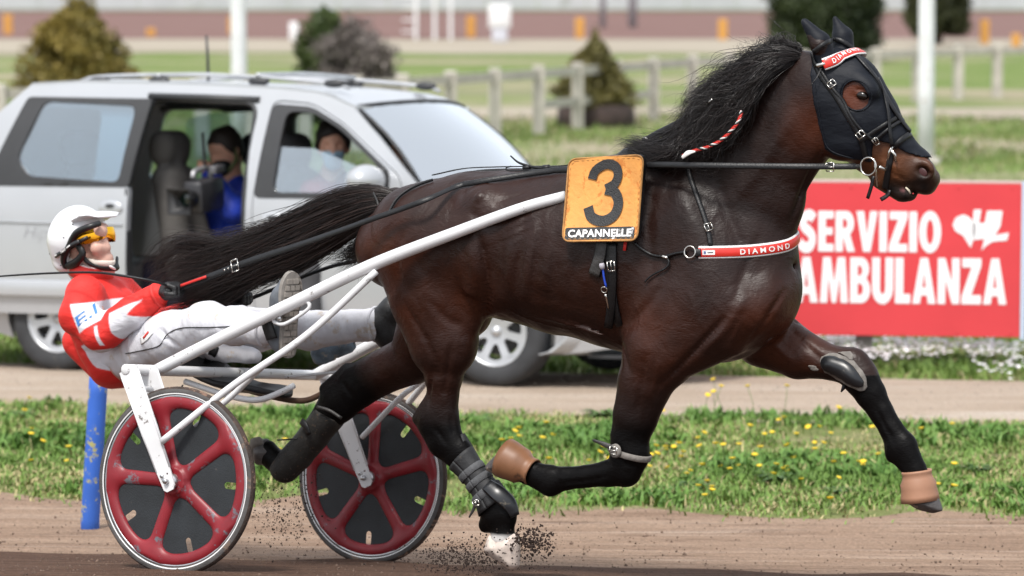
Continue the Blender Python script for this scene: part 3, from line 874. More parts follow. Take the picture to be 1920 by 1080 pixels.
bpoly([(1820, 465), (1806, 442), (1792, 434), (1786, 422), (1792, 408), (1806, 402), (1816, 406), (1824, 414), (1830, 422), (1830, 436)])
bpoly([(1826, 393), (1840, 393), (1836, 418), (1846, 418), (1851, 395), (1880, 395), (1876, 424), (1866, 441), (1892, 436), (1888, 451), (1862, 453), (1850, 460), (1840, 470), (1846, 448), (1826, 450), (1822, 436)])
bpoly([(1862, 398), (1866, 398), (1856, 440), (1852, 440)], 'logo_gap', M_board, .003)
bpoly([(1836, 427), (1848, 427), (1845, 437), (1834, 437)], 'logo_gap', M_board, .003)
bpoly([(1808, 408), (1813, 420), (1816, 436), (1814, 437), (1810, 421), (1805, 409)], 'logo_gap', M_board, .003)

# blue post at the track edge
p1, p0 = at_depth(186, 690, 15.25), at_depth(168, 995, 15.25)
M_bluepost = mat('blue_post', (.03, .12, .50), rough=.6, var=.12, vscale=6, dirt=(.38, .36, .12), dirt_amt=.42, dirt_scale=12)
bpst = obj('track_post', tube([p0 - np.array([.0, 0, .06]), p0, p1 * .5 + p0 * .5, p1], .041, 20, n=8), M_bluepost, None, WF)
tag(bpst, 'leaning blue post with flaked yellow paint at track edge', 'post')

# ------------------------------------------------------------------ grass, weeds and flowers
M_grass = mat('grass_blade', rough=.55, spec=.25, attr='col')
def blades(name, label, n, srange, xr, hr, wr, seed, dens=None, cols=((.07, .13, .018), (.15, .23, .04), (.30, .27, .10)), dry=.18, zf=gz, bend=.5):
    r = np.random.default_rng(seed)
    x = r.uniform(*xr, n * 2); s = r.uniform(*srange, n * 2); y = s - .15 * x
    keep = np.ones(len(x), bool)
    if dens is not None: keep = r.random(len(x)) < dens(x, y, s)
    x, y, s = x[keep][:n], y[keep][:n], s[keep][:n]; n = len(x)
    z = zf(x, y)
    cl = np.sin(x * 2.3 + 1) * np.sin(y * 2.9) + np.sin(x * 5.1 + y * 3.7) * np.sin(y * 6 - x * 2) * .8 + np.sin(x * 11 + 2) * np.sin(y * 9) * .5
    h = r.uniform(*hr, n) * (1 + .35 * np.clip(cl, -1, 1.5)); w = r.uniform(*wr, n)
    a = r.uniform(0, 6.28, n); b = r.uniform(.15, 1, n) * bend; a2 = a + r.uniform(-.6, .6, n) + 1.57
    d = np.stack([np.cos(a), np.sin(a), np.zeros(n)], 1); e = np.stack([np.cos(a2), np.sin(a2), np.zeros(n)], 1)
    P = np.stack([x, y, z], 1); U = np.array([0, 0, 1.])
    p1 = P + U * (h * .55)[:, None] + d * (h * b * .3)[:, None]; p2 = P + U * (h * (1 - .25 * b))[:, None] + d * (h * b)[:, None]
    V = np.stack([P - e * w[:, None], P + e * w[:, None], p1 - e * (w * .7)[:, None], p1 + e * (w * .7)[:, None], p2], 1).reshape(-1, 3)
    k = np.arange(n)[:, None] * 5
    F = np.concatenate([k + np.array([0, 1, 3]), k + np.array([0, 3, 2]), k + np.array([2, 3, 4])])
    t = np.clip(r.random(n) * .6 + .4 * (.5 - cl * .5), 0, 1)[:, None]; c = np.array(cols[0]) * (1 - t) + np.array(cols[1]) * t
    dr = (r.random(n) < dry * np.clip(1.0 - 1.1 * cl, .1, 2.6))[:, None]; c = np.where(dr, np.array(cols[2]) * r.uniform(.6, 1.15, (n, 1)), c)
    o = obj(name, (V, F), M_grass, None, WF, smooth=False, col=np.repeat(c, 5, 0), base=(0, 0, 0))
    return tag(o, label, 'grass', kind='stuff')
def patch(x, y): return np.sin(x * 1.7 + 2) * np.sin(y * 2.1 + 1) + .5 * np.sin(x * 4.3) * np.sin(y * 5 + x)
def d_verge(x, y, s):
    lo = 15.98 + edge_noise(x, 4, .22) ; e = np.clip((s - lo + .25) / .8, 0.0, 1) ** 1.5 * np.clip((19.25 - s) / .25, .03, 1)
    return np.clip(.55 + .5 * patch(x, y), .04, 1) * e
blades('verge_grass', 'short green and straw grass between dirt track and path', 110000, (15.6, 19.3), (-3.6, 4.6), (.016, .055), (.003, .0065), 1, d_verge, ((.10, .19, .035), (.20, .31, .07), (.44, .38, .19)), .22, bend=1.4)
blades('tufts', 'taller dark green weed tufts dotted through the verge', 34000, (16.12, 19.2), (-3.6, 4.6), (.025, .08), (.006, .014), 2, lambda x, y, s: (patch(x * 1.6 + 3, y * 1.5) + .55 * np.sin(x * 9 + y * 7) * np.sin(x * 6 - y * 11) > .42) * 1.0, ((.07, .16, .03), (.16, .28, .06), (.34, .32, .14)), .08, bend=1.3)
blades('back_grass', 'grass beyond the gravel path under the red board', 60000, (21.9, 27), (-5.5, 6), (.03, .08), (.005, .010), 3, lambda x, y, s: np.clip((s - 21.9) / .3, .1, 1) * np.clip(.75 + .25 * patch(x, y), .3, 1), ((.09, .16, .03), (.19, .265, .065), (.34, .31, .15)), .18, bend=.9)
blades('infield_grass', 'rough infield grass stretching back to the fence', 60000, (27, 62), (-9, 11), (.04, .10), (.010, .02), 4, lambda x, y, s: np.clip(.35 + .6 * patch(x * .35, y * .22), .05, 1), ((.10, .165, .035), (.20, .26, .07), (.36, .32, .18)), .28, bend=.9)
# big rosettes of weeds
def weed(x, y, R_, seed, c0=(.04, .085, .02), c1=(.10, .17, .045)):
    r = np.random.default_rng(seed); n = 70; z = float(gz(x, y)); V, F, C = [], [], []
    for i in range(n):
        a = r.uniform(0, 6.28); L = R_ * r.uniform(.5, 1.1); up = r.uniform(.15, .75); w = L * r.uniform(.09, .16)
        d = np.array([math.cos(a), math.sin(a), 0]); e = np.array([-d[1], d[0], 0]); o = np.array([x, y, z]) + d * R_ * .1 * r.random()
        p1 = o + d * L * .5 + np.array([0, 0, L * up * .6]); p2 = o + d * L + np.array([0, 0, L * up * .55])
        k = len(V); V += [o, p1 - e * w, p1 + e * w, p2]; F += [(k, k + 1, k + 2), (k + 1, k + 3, k + 2)]
        t = r.random(); C += [np.array(c0) * (1 - t) + np.array(c1) * t] * 4
    return obj('weed', (V, F), M_grass, None, WF, smooth=False, col=np.array(C))
for k, (u, v, R_, lab) in enumerate(((1458, 905, .13, 'largest feathery weed clump in verge below the outstretched leg'), (1300, 915, .10, 'round weed clump in verge right of folded fore knee'), (482, 758, .075, 'dark tuft at path edge between the two sulky wheels'), (1130, 790, .13, 'leafy dark clump at path edge touching the near foreleg'),
                             (1570, 925, .09, 'low weed clump left of the outstretched hoof'), (905, 800, .11, 'low leafy clump right of the trailing hock'), (45, 790, .10, 'small weed clump at far left of verge'), (1830, 890, .10, 'weed clump at right edge behind the tan bell boot'))):
    p = ground_pt(u, v, .10); tag(weed(p[0], p[1], R_, 50 + k), lab, 'weed', 'weed clumps in the verge')
# dandelions
M_yel = mat('dandelion_yellow', (.75, .52, .015), rough=.6)
M_stem = mat('flower_stem', (.10, .17, .04), rough=.6)
def flower_mesh(h, R_):
    V, F = lathe([(R_ * .25, 0), (R_ * .8, R_ * .25), (R_, R_ * .5), (R_ * .55, R_ * .6), (.0005, R_ * .5)], 10)
    hd_m = mesh_data('flower_head', V + np.array([0, 0, h]), F, M_yel)
    V, F = tube([(0, 0, 0), (h * .08, 0, h * .5), (0, 0, h)], .0018, 5); st_m = mesh_data('flower_stem', V, F, M_stem)
    return hd_m, st_m
FM = [flower_mesh(.06, .016), flower_mesh(.085, .018), flower_mesh(.045, .014), flower_mesh(.19, .017)]
dpx = []
r = np.random.default_rng(77)
clusters = [(1330, 880, 60, 26, 16), (1560, 850, 90, 25, 16), (1250, 840, 70, 20, 12), (1050, 850, 70, 24, 14), (960, 815, 50, 15, 6), (1450, 800, 80, 16, 8), (1350, 770, 80, 14, 8), (1500, 860, 60, 20, 10), (1760, 900, 40, 15, 6), (90, 850, 50, 25, 5), (60, 800, 40, 20, 4), (720, 800, 60, 15, 3), (1650, 790, 90, 12, 4), (1120, 870, 50, 20, 8), (540, 830, 40, 15, 3)]
for cu, cv, su, sv, n in clusters:
    for _ in range(n): dpx.append((cu + r.normal(0, su), cv + r.normal(0, sv)))
for u, v in dpx:
    z = .12; p = ground_pt(u, v, .18)
    for _ in range(3): z = float(gz(p[0], p[1])); p = ground_pt(u, v, z + .07)
    if not (15.9 < sval(p[0], p[1]) < 19.5): continue
    hd_m, st_m = FM[3 if v < 772 and 1250 < u < 1560 else r.integers(0, 3)]
    o = bpy.data.objects.new('dandelion', None); COL.objects.link(o); o.location = (p[0], p[1], z); o.rotation_euler = (r.normal(0, .2), r.normal(0, .2), r.uniform(0, 6))
    tag(o, 'yellow dandelion flower growing in the grass verge', 'flower', 'dandelions in the verge')
    for nm, me in (('flower_head', hd_m), ('stem', st_m)):
        c = bpy.data.objects.new(nm, me); COL.objects.link(c); c.parent = o
# drift of small white flowers below the board
r = np.random.default_rng(5)
pts = []
for cu, cv, su, sv, n in ((1700, 650, 60, 5, 260), (1850, 658, 50, 5, 260), (1560, 650, 40, 6, 250), (1780, 655, 120, 9, 200), (1500, 645, 60, 5, 200), (1880, 690, 40, 8, 60), (1650, 668, 60, 5, 150)):
    for _ in range(n):
        u, v = cu + r.normal(0, su), cv + r.normal(0, sv); p = ground_pt(u, v, .10); pts.append((p[0], p[1], .10 + r.uniform(0, .06)))
V, F = [], []
for p in pts:
    k = len(V); q = r.uniform(.012, .021); a0 = r.uniform(0, 6)
    V += [(p[0] + q * math.cos(a0 + a), p[1] + q * math.sin(a0 + a), p[2] + r.uniform(-.004, .006)) for a in (0, 1.26, 2.5, 3.77, 5.0)]; F.append((k, k + 1, k + 2, k + 3, k + 4))
tag(obj('white_flowers', (V, F), mat('white_petal', (.82, .80, .83), rough=.6), None, WF, smooth=False, base=(0, 0, 0)), 'drift of small white flowers in grass below the red board', 'flowers', kind='stuff')
# ------------------------------------------------------------------ the silver minivan
M_van = mat('van_paint', (.44, .455, .48), rough=.28, spec=.5, metal=.25, coat=.5, var=.03, vscale=3, dirt=(.36, .33, .30), dirt_amt=.06, dirt_scale=3)
M_trimblack = mat('van_black_trim', (.030, .031, .034), rough=.5, var=.1)
M_vint = mat('van_interior', (.085, .083, .082), rough=.8, var=.2)
M_seatgrey = mat('seat_fabric', (.15, .145, .14), rough=.9, var=.15, vscale=10, bump=.2, bscale=90)
M_vglass = glass_mat('van_glass', (.82, .90, .92), .14)
M_vglass2 = glass_mat('van_door_glass', (.72, .84, .90), .16)
M_vglass3 = glass_mat('front_door_glass', (.80, .88, .92), .20)
M_wsglass = glass_mat('windscreen_glass', (.78, .88, .92), .66)
M_vtyre = mat('car_tyre', (.030, .031, .034), rough=.75, var=.25, vscale=10, dirt=(.16, .14, .12), dirt_amt=.3, dirt_scale=7)
M_vrim = mat('car_rim', (.52, .53, .55), rough=.35, metal=.6, var=.1)
M_plast = mat('clear_lamp', (.5, .5, .52), rough=.1)
van = thing('minivan', 'silver minivan with its side door open on gravel path behind the horse', 'minivan', VF, (-1.5, .9, 0))
VW = 1.86
def vt(z): return np.where(z > 1.0, .08 * (z - 1.0) + .20 * (z - 1.0) ** 2, np.where(z < .75, .06 * ((.75 - z) / .5) ** 2, 0))
def vside(off=0.0, far=False):
    def f(q):
        t = vt(q[:, 1]) - off + .10 * np.clip((q[:, 0] - .45) / .5, 0, 1) ** 2 * 2.0 + .06 * np.clip((-3.3 - q[:, 0]) / .6, 0, 1) ** 2
        return np.c_[q[:, 0], VW - t if far else t, q[:, 1]]
    return f
def vpanel(name, outline, holes, m, parent, off=0.0, th=.03, far=False, step=.09):
    V2, F2 = poly_fill(outline, holes, step=step)
    if far: V, F = slab(V2, [f for f in F2], vside(off, True), th, np.array([0, -1., 0])); F = [f[::-1] for f in F]
    else: V, F = slab(V2, F2, vside(off), th, np.array([0, 1., 0]))
    return obj(name, (V, F), m, parent, VF, sharp=math.radians(40))
def vp(u, v, y): p = VF.pix(u, v, y); return (p[0], p[2])
arch = lambda cx, r=.375: [(cx + r * math.cos(a), .33 + r * math.sin(a)) for a in np.linspace(math.pi + .35, -.35, 15)]
roofline = [(-3.27, 1.785), (-2.9, 1.80), (-2.35, 1.79), (-1.9, 1.775), (-1.5, 1.755), (-1.2, 1.725), (-1.0, 1.65)]
outline = [(-3.95, .36), (-3.97, .7), (-3.88, 1.1), (-3.6, 1.5)] + roofline + [(-.78, 1.45), (-.52, 1.19), (-.1, 1.10), (.35, .98), (.66, .83), (.84, .66), (.90, .45), (.86, .26), (.42, .20)] + arch(0)[::-1] + [(-.40, .20), (-2.60, .21)] + arch(-2.99)[::-1]
fd_out = round_poly([(-1.595, .28), (-1.60, 1.08), (-1.53, 1.675), (-1.26, 1.655), (-1.03, 1.535), (-.62, 1.22), (-.56, .80), (-.44, .62), (-.47, .30)], .06, 4)
sd_hole = round_poly([(-2.52, .30), (-2.52, 1.15), (-2.40, 1.695), (-1.64, 1.66), (-1.665, 1.08), (-1.66, .30)], .09, 5)
qw = round_poly([(-3.40, 1.17), (-3.20, 1.63), (-2.72, 1.63), (-2.72, 1.16)], .08, 5)
grow = lambda P, k: (np.asarray(P) - np.mean(P, 0)) * k + np.mean(P, 0)
bs = vpanel('body_side', outline, [grow(fd_out, 1.012), sd_hole, qw], M_van, van)
farwin1 = round_poly([vp(337, 232, 1.66), vp(345, 222, 1.66), vp(400, 212, 1.66), vp(488, 208, 1.66), vp(497, 226, 1.66), vp(497, 345, 1.8), vp(350, 360, 1.8)], .05, 4)
fw_f = round_poly([vp(546, 360, 1.8), vp(546, 214, 1.66), vp(600, 212, 1.66), vp(652, 236, 1.66), vp(705, 300, 1.75), vp(722, 352, 1.8)], .05, 5)
vpanel('body_side', outline, [farwin1, fw_f, qw], M_van, van, far=True)
vpanel('inner_lining', [(-3.3, .4), (-3.2, 1.66), (-1.1, 1.62), (-.8, 1.35), (-.6, 1.1), (-.5, .4)], [grow(farwin1, 1.0), grow(fw_f, 1.0), grow(qw, 1.05)], M_vint, van, off=-.05, far=True)
vpanel('pane', grow(farwin1, 1.02), [], M_vglass, van, off=-.012, th=.004, far=True, step=.2); vpanel('pane', grow(fw_f, 1.02), [], M_vglass, van, off=-.012, th=.004, far=True, step=.2)
vpanel('pane', grow(qw, 1.02), [], M_vglass, van, off=-.012, th=.004, far=True, step=.2)
# roof, windscreen, bonnet, nose and tail
def sheet(fn, nu, nv, th, m, name, parent=van, nrm=(0, 0, -1)):
    V = []; F = []
    for i in range(nu):
        for j in range(nv): V.append(fn(i / (nu - 1), j / (nv - 1)))
    V = np.array(V); n = len(V); W = V + np.asarray(nrm, float) * th
    for i in range(nu - 1):
        for j in range(nv - 1):
            a, b, c, d = i * nv + j, (i + 1) * nv + j, (i + 1) * nv + j + 1, i * nv + j + 1
            F += [(a, b, c, d), (a + n, d + n, c + n, b + n)]
    for i in range(nu - 1):
        F += [(i * nv, i * nv + n, (i + 1) * nv + n, (i + 1) * nv), (i * nv + nv - 1, (i + 1) * nv + nv - 1, (i + 1) * nv + nv - 1 + n, i * nv + nv - 1 + n)]
    for j in range(nv - 1):
        F += [(j, j + 1, j + 1 + n, j + n), ((nu - 1) * nv + j, (nu - 1) * nv + j + n, (nu - 1) * nv + j + 1 + n, (nu - 1) * nv + j + 1)]
    return obj(name, (np.vstack([V, W]), F), m, parent, VF, sharp=math.radians(45))
rl = np.array(roofline)
def roof_fn(u, v):
    x = -3.27 + u * (2.30 + .16 * math.sin(math.pi * v))
    z = np.interp(x, rl[:, 0], rl[:, 1] + .002); e = 2 * v - 1
    if x > -1.0: z = 1.65 - (x + 1.0) * .30
    t = float(vt(np.array(z)))
    y = t - .004 + v * (VW - 2 * t + .008)
    return (x, y, z + .018 * (1 - abs(e) ** 2.6) * (1 - .3 * u) + .004)
sheet(roof_fn, 26, 17, .03, M_van, 'roof')
def ws_fn(u, v):
    e = 2 * v - 1
    xt, zt = -.985 + .15 * (1 - e * e), 1.640 + .04 * (1 - e * e); xb, zb = -.50 + .24 * (1 - e * e), 1.175
    t0, t1 = float(vt(np.array(1.64))) + .04, .06
    y = (t0 * (1 - u) + t1 * u) + v * (VW - 2 * (t0 * (1 - u) + t1 * u))
    return (xt * (1 - u) + xb * u + .03 * math.sin(math.pi * u), y, zt * (1 - u) + zb * u + .02 * math.sin(math.pi * u))
sheet(ws_fn, 10, 13, .005, M_wsglass, 'windscreen', nrm=(-.5, 0, -.8))
obj('windscreen_seal', tube([ws_fn(0, v) for v in np.linspace(0, 1, 9)], .014, 6), M_trimblack, van, VF)
for v in (0, 1): obj('windscreen_seal', tube([ws_fn(u, v) for u in np.linspace(0, 1, 6)], .012, 6), M_trimblack, van, VF)
def nose_x(e, x): return x - .22 * abs(e) ** 3.0
def bonnet_fn(u, v):
    e = 2 * v - 1
    pts = np.array([(-.50 + .26 * (1 - e * e), 1.16), (-.1 + .1 * (1 - e * e), 1.11), (.35, 1.0), (.70, .85), (.86, .72)])
    q = np.interp(u * 4, range(5), pts[:, 0]); z = np.interp(u * 4, range(5), pts[:, 1])
    return (q - .16 * abs(e) ** 3 * u, .01 + v * (VW - .02), z + .05 * (1 - e * e) - .0 * u)
sheet(bonnet_fn, 12, 13, .03, M_van, 'bonnet')
def bumper_fn(u, v):
    e = 2 * v - 1
    pts = np.array([(.86, .74), (.93, .60), (.96, .45), (.93, .30), (.80, .20), (.55, .185)])
    x = np.interp(u * 5, range(6), pts[:, 0]); z = np.interp(u * 5, range(6), pts[:, 1])
    return (x - .45 * abs(e) ** 4, .012 + v * (VW - .024), z)
sheet(bumper_fn, 14, 15, .03, M_van, 'bumper', nrm=(-1, 0, 0))
sheet(lambda u, v: ((.55 + .25 * v), .12 + u * (VW - .24), .20), 3, 3, .02, M_trimblack, 'air_dam')
def tail_fn(u, v):
    e = 2 * v - 1
    pts = np.array([(-3.26, 1.79), (-3.6, 1.5), (-3.89, 1.1), (-3.99, .7), (-3.97, .35)])
    x = np.interp(u * 4, range(5), pts[:, 0]); z = np.interp(u * 4, range(5), pts[:, 1]); t = float(vt(np.array(z))) + .01
    return (x - .10 * (1 - e * e), t + v * (VW - 2 * t), z)
sheet(tail_fn, 10, 9, .03, M_van, 'tailgate', nrm=(1, 0, 0))
obj('floor_pan', rbox((-1.6, .93, .30), (4.2, 1.66, .14), .03), M_vint, van, VF)
obj('headliner', sheet.__call__ and box((-2.2, .93, 1.69), (2.0, 1.40, .015)), M_vint, van, VF, smooth=False)
obj('dashboard', rbox((-.52, .93, 1.00), (.42, 1.6, .30), .08), M_vint, van, VF)
obj('wheel_housing', rbox((-2.99, .93, .42), (.78, 1.5, .5), .05), M_vint, van, VF)
obj('wheel_housing', rbox((0.0, .93, .50), (.80, 1.5, .55), .05), M_vint, van, VF)
# sliding door, run back along the flank
sdo = [(-3.50, .36), (-3.47, 1.158), (-3.23, 1.705), (-2.335, 1.69), (-2.43, 1.155), (-2.445, .70), (-2.445, .36)]
swin = round_poly([vp(82, 190, .06), vp(250, 198, .06), vp(254, 212, .05), vp(224, 342, -.04), vp(54, 330, -.04), vp(37, 296, .0)], .05, 4)
sdoor = vpanel('sliding_door', round_poly([p for p in sdo[:2]] + [(-2.43, 1.155)] + sdo[5:], .03, 3), [], M_van, van, off=.075, th=.05)
wf = [(-3.47, 1.150), (-3.23, 1.705), (-2.335, 1.69), (-2.43, 1.148)]
vpanel('window_frame', round_poly(wf, .03, 3), [swin], M_trimblack, sdoor, off=.078, th=.045, step=.06)
vpanel('pane', grow(swin, 1.03), [], M_vglass2, sdoor, off=.070, th=.004, step=.2)
hx = VF.pix(207, 390, -.08)
def oval(c, a, b, n=20): return [(c[0] + a * math.cos(t), c[2] + b * math.sin(t)) for t in np.linspace(0, 2 * math.pi, n, endpoint=False)]
hd_ = obj('handle', xf(ellipsoid((0, 0, 0), (.085, .012, .045)), None, (hx[0], -.078, hx[2])), M_van, sdoor, VF)
obj('handle_recess', ellipsoid((hx[0], -.088, hx[2] + .012), (.035, .006, .016)), M_trimblack, sdoor, VF)
obj('crease', tube([(-3.49, -.08, .93), (-2.46, -.082, .92)], .006, 6), M_van, sdoor, VF)
obj('sill_trim', rbox((-2.97, -.078, .52), (1.04, .02, .10), .008), M_van, sdoor, VF)
obj('door_edge', box((-2.445, -.03, .75), (.012, .07, .78)), M_trimblack, sdoor, VF, smooth=False)
V2, F2 = text_mesh('Hipp', .125, -.004, shear=.35)
c_ = VF.pix(72, 437, -.08)
obj('lettering', (np.c_[V2[:, 0] + c_[0], np.full(len(V2), -.079), V2[:, 1] + c_[2]], F2), mat('grey_lettering', (.27, .27, .29), rough=.5), sdoor, VF, smooth=False)
# door rail groove and aperture trim
obj('door_rail', tube([(-2.40, .145, 1.705), (-2.0, .15, 1.695), (-1.63, .15, 1.68)], .022, 8), M_trimblack, van, VF)
for P in (sd_hole,):
    q = np.array(list(P) + [P[0]]); obj('aperture_trim', tube(vside(-.012)(q), .020, 6, caps=False), M_trimblack, van, VF)
# front door
fdoor = vpanel('front_door', fd_out, [grow(round_poly([(-1.585, 1.11), (-1.52, 1.655), (-1.26, 1.635), (-1.04, 1.52), (-.70, 1.255), (-.70, 1.11)], .06, 5), 1.0)], M_van, van, off=.003, th=.04)
fwin = round_poly([(-1.475, 1.125), (-1.43, 1.615), (-1.25, 1.605), (-1.05, 1.505), (-.735, 1.255), (-.735, 1.125)], .06, 5)
vpanel('window_frame', round_poly([(-1.60, 1.09), (-1.535, 1.66), (-1.26, 1.64), (-1.035, 1.525), (-.69, 1.255), (-.69, 1.09)], .05, 5), [fwin], M_trimblack, fdoor, off=.006, th=.03, step=.06)
half = [(-1.475, 1.125), (-1.455, 1.40), (-1.22, 1.39), (-.90, 1.28), (-.735, 1.24), (-.735, 1.125)]
vpanel('pane', half, [], M_vglass3, fdoor, off=-.010, th=.004, step=.2)
hx = VF.pix(512, 412, 0)
hd_ = obj('handle', ellipsoid((hx[0], -.005, hx[2]), (.085, .014, .045)), M_van, fdoor, VF)
obj('handle_recess', ellipsoid((hx[0], -.016, hx[2] + .012), (.035, .006, .015)), M_trimblack, fdoor, VF)
mc = VF.pix(684, 338, -.12)
f = Field(mc - .25, mc + .25, .012); f.ell(mc, (.09, .14, .085), None, .02); f.ell(mc + np.array([.02, -.02, .0]), (.10, .14, .085), None, .04); f.cap(mc + np.array([.04, .08, -.05]), mc + np.array([.05, .20, -.07]), .035, .03, .03)
obj('mirror', f.mesh(), M_van, fdoor, VF)
obj('mirror_cheek', rbox((-.79, .02, 1.20), (.16, .03, .16), .02), M_trimblack, fdoor, VF)
# roof rails and aerial
for y in (.30, VW - .30):
    z = 1.80
    P = [(-3.0, y, z - .005), (-2.85, y, z + .030), (-2.3, y, z + .040), (-1.7, y, z + .022), (-1.2, y, z - .02), (-1.1, y, z - .05)]
    r_ = obj('roof_rail', tube(P, .011, 8, n=24), M_vrim, van, VF)
    for x in (-2.85, -2.42, -1.72, -1.2): obj('rail_foot', ellipsoid((x, y, z + .005 - .03 * max(0, x + 2)), (.075, .03, .026)), M_trimblack, r_, VF)
for x in (-2.42, -1.72): obj('cross_bar', tube([(x, .28, 1.835), (x, .93, 1.85), (x, VW - .28, 1.835)], .014, 8, n=10), M_vrim, van, VF)
obj('aerial', tube([VF.pix(391, 152, 1.3), VF.pix(389, 100, 1.3), VF.pix(387, 66, 1.3)], [.011, .009, .008], 8), M_trimblack, van, VF)
# wheels
def rim_holes():
    H = []
    for k in range(7):
        a = math.radians(360 / 7 * k + 12); w0, w1 = .16, .29
        P = [(.075, -.16), (.165, -.30), (.172, 0), (.165, .30), (.075, .16)]
        H.append(round_poly([(r * math.cos(a + t), r * math.sin(a + t)) for r, t in P], .02, 4))
    return H
RIMF = poly_fill([(.196 * math.cos(t), .196 * math.sin(t)) for t in np.linspace(0, 2 * math.pi, 40, endpoint=False)], rim_holes(), step=.03)
for cx, cy, s in ((0, .10, -1), (-2.99, .10, -1), (0, VW - .10, 1), (-2.99, VW - .10, 1)):
    c = np.array([cx, cy, .325]); R = basis((0, s, 0), (1, 0, 0))
    prof = [(.205, .085), (.225, .098), (.27, .104), (.30, .098), (.319, .078), (.326, .05), (.328, 0), (.326, -.05), (.319, -.078), (.30, -.1), (.21, -.1)]
    w = obj('wheel', xf(lathe(prof, 48), R, c), M_vtyre, van, VF)
    V, F = slab(RIMF[0], RIMF[1], lambda q: np.c_[q, .082 - .02 * (1 - np.hypot(q[:, 0], q[:, 1]) / .2)], .02, np.array([0, 0, -1.])); F = [q[::-1] for q in F]
    obj('rim', xf((V, F), R, c), M_vrim, w, VF, sharp=.6)
    obj('rim_barrel', xf(lathe([(.207, .09), (.197, .092), (.19, .07), (.185, -.06)], 40), R, c), M_vrim, w, VF)
    obj('brake_disc', xf(lathe([(.001, .02), (.14, .02), (.14, .0)], 24), R, c), M_vint, w, VF)
    obj('centre_cap', xf(lathe([(.001, .082), (.03, .078), (.034, .06)], 16), R, c), M_vrim, w, VF)
# seats
def seat(x, y, lean, head=True, m=None):
    f = Field((x - .6, y - .35, .3), (x + .6, y + .35, 1.65), .016)
    L = math.radians(lean); d = np.array([-math.sin(L), 0, math.cos(L)])
    b = np.array([x - .18, y, .68])
    f.cap(b + np.array([.05, -.13, 0]), b + d * .52 + np.array([0, -.11, 0]), .10, .085, .05); f.cap(b + np.array([.05, .13, 0]), b + d * .52 + np.array([0, .11, 0]), .10, .085, .05); f.cap(b, b + d * .5, .1, .09, .08)
    f.cap(np.array([x - .1, y - .13, .58]), np.array([x + .28, y - .13, .62]), .09, .08, .06); f.cap(np.array([x - .1, y + .13, .58]), np.array([x + .28, y + .13, .62]), .09, .08, .06)
    if head:
        h = b + d * .72; f.cap(h + np.array([0, -.09, .02]), h + np.array([0, .09, .02]), .085, .085, .02); f.cap(h + np.array([0, -.09, -.04]), h + np.array([0, .09, -.04]), .08, .08, .03); f.cap(b + d * .52, h, .07, .07, .03)
    V, Q = f.mesh(); return obj('seat', (V, Q), m or M_seatgrey, van, VF)
s2x = VF.pix(318, 275, .55)
def seat_at(u, v, y, lean, m=None):
    h = VF.pix(u, v, y); L = math.radians(lean); x = h[0] + .18 + .74 * math.sin(L); return seat(x, y, lean, True, m)
seat_at(318, 275, .48, 8, mat('seat_fabric_dark', (.085, .08, .076), rough=.9, var=.15))
seat_at(150, 268, .70, 12)
seat_at(545, 245, .50, 14, mat('front_seat_fabric', (.075, .075, .078), rough=.9))
seat_at(486, 250, 1.38, 14, mat('dark_seat_fabric', (.02, .02, .022), rough=.9))
obj('steering_wheel', ring((-.78, 1.38, 1.08), .18, .016, basis((-.85, 0, .5)), 28, 8), M_trimblack, van, VF)

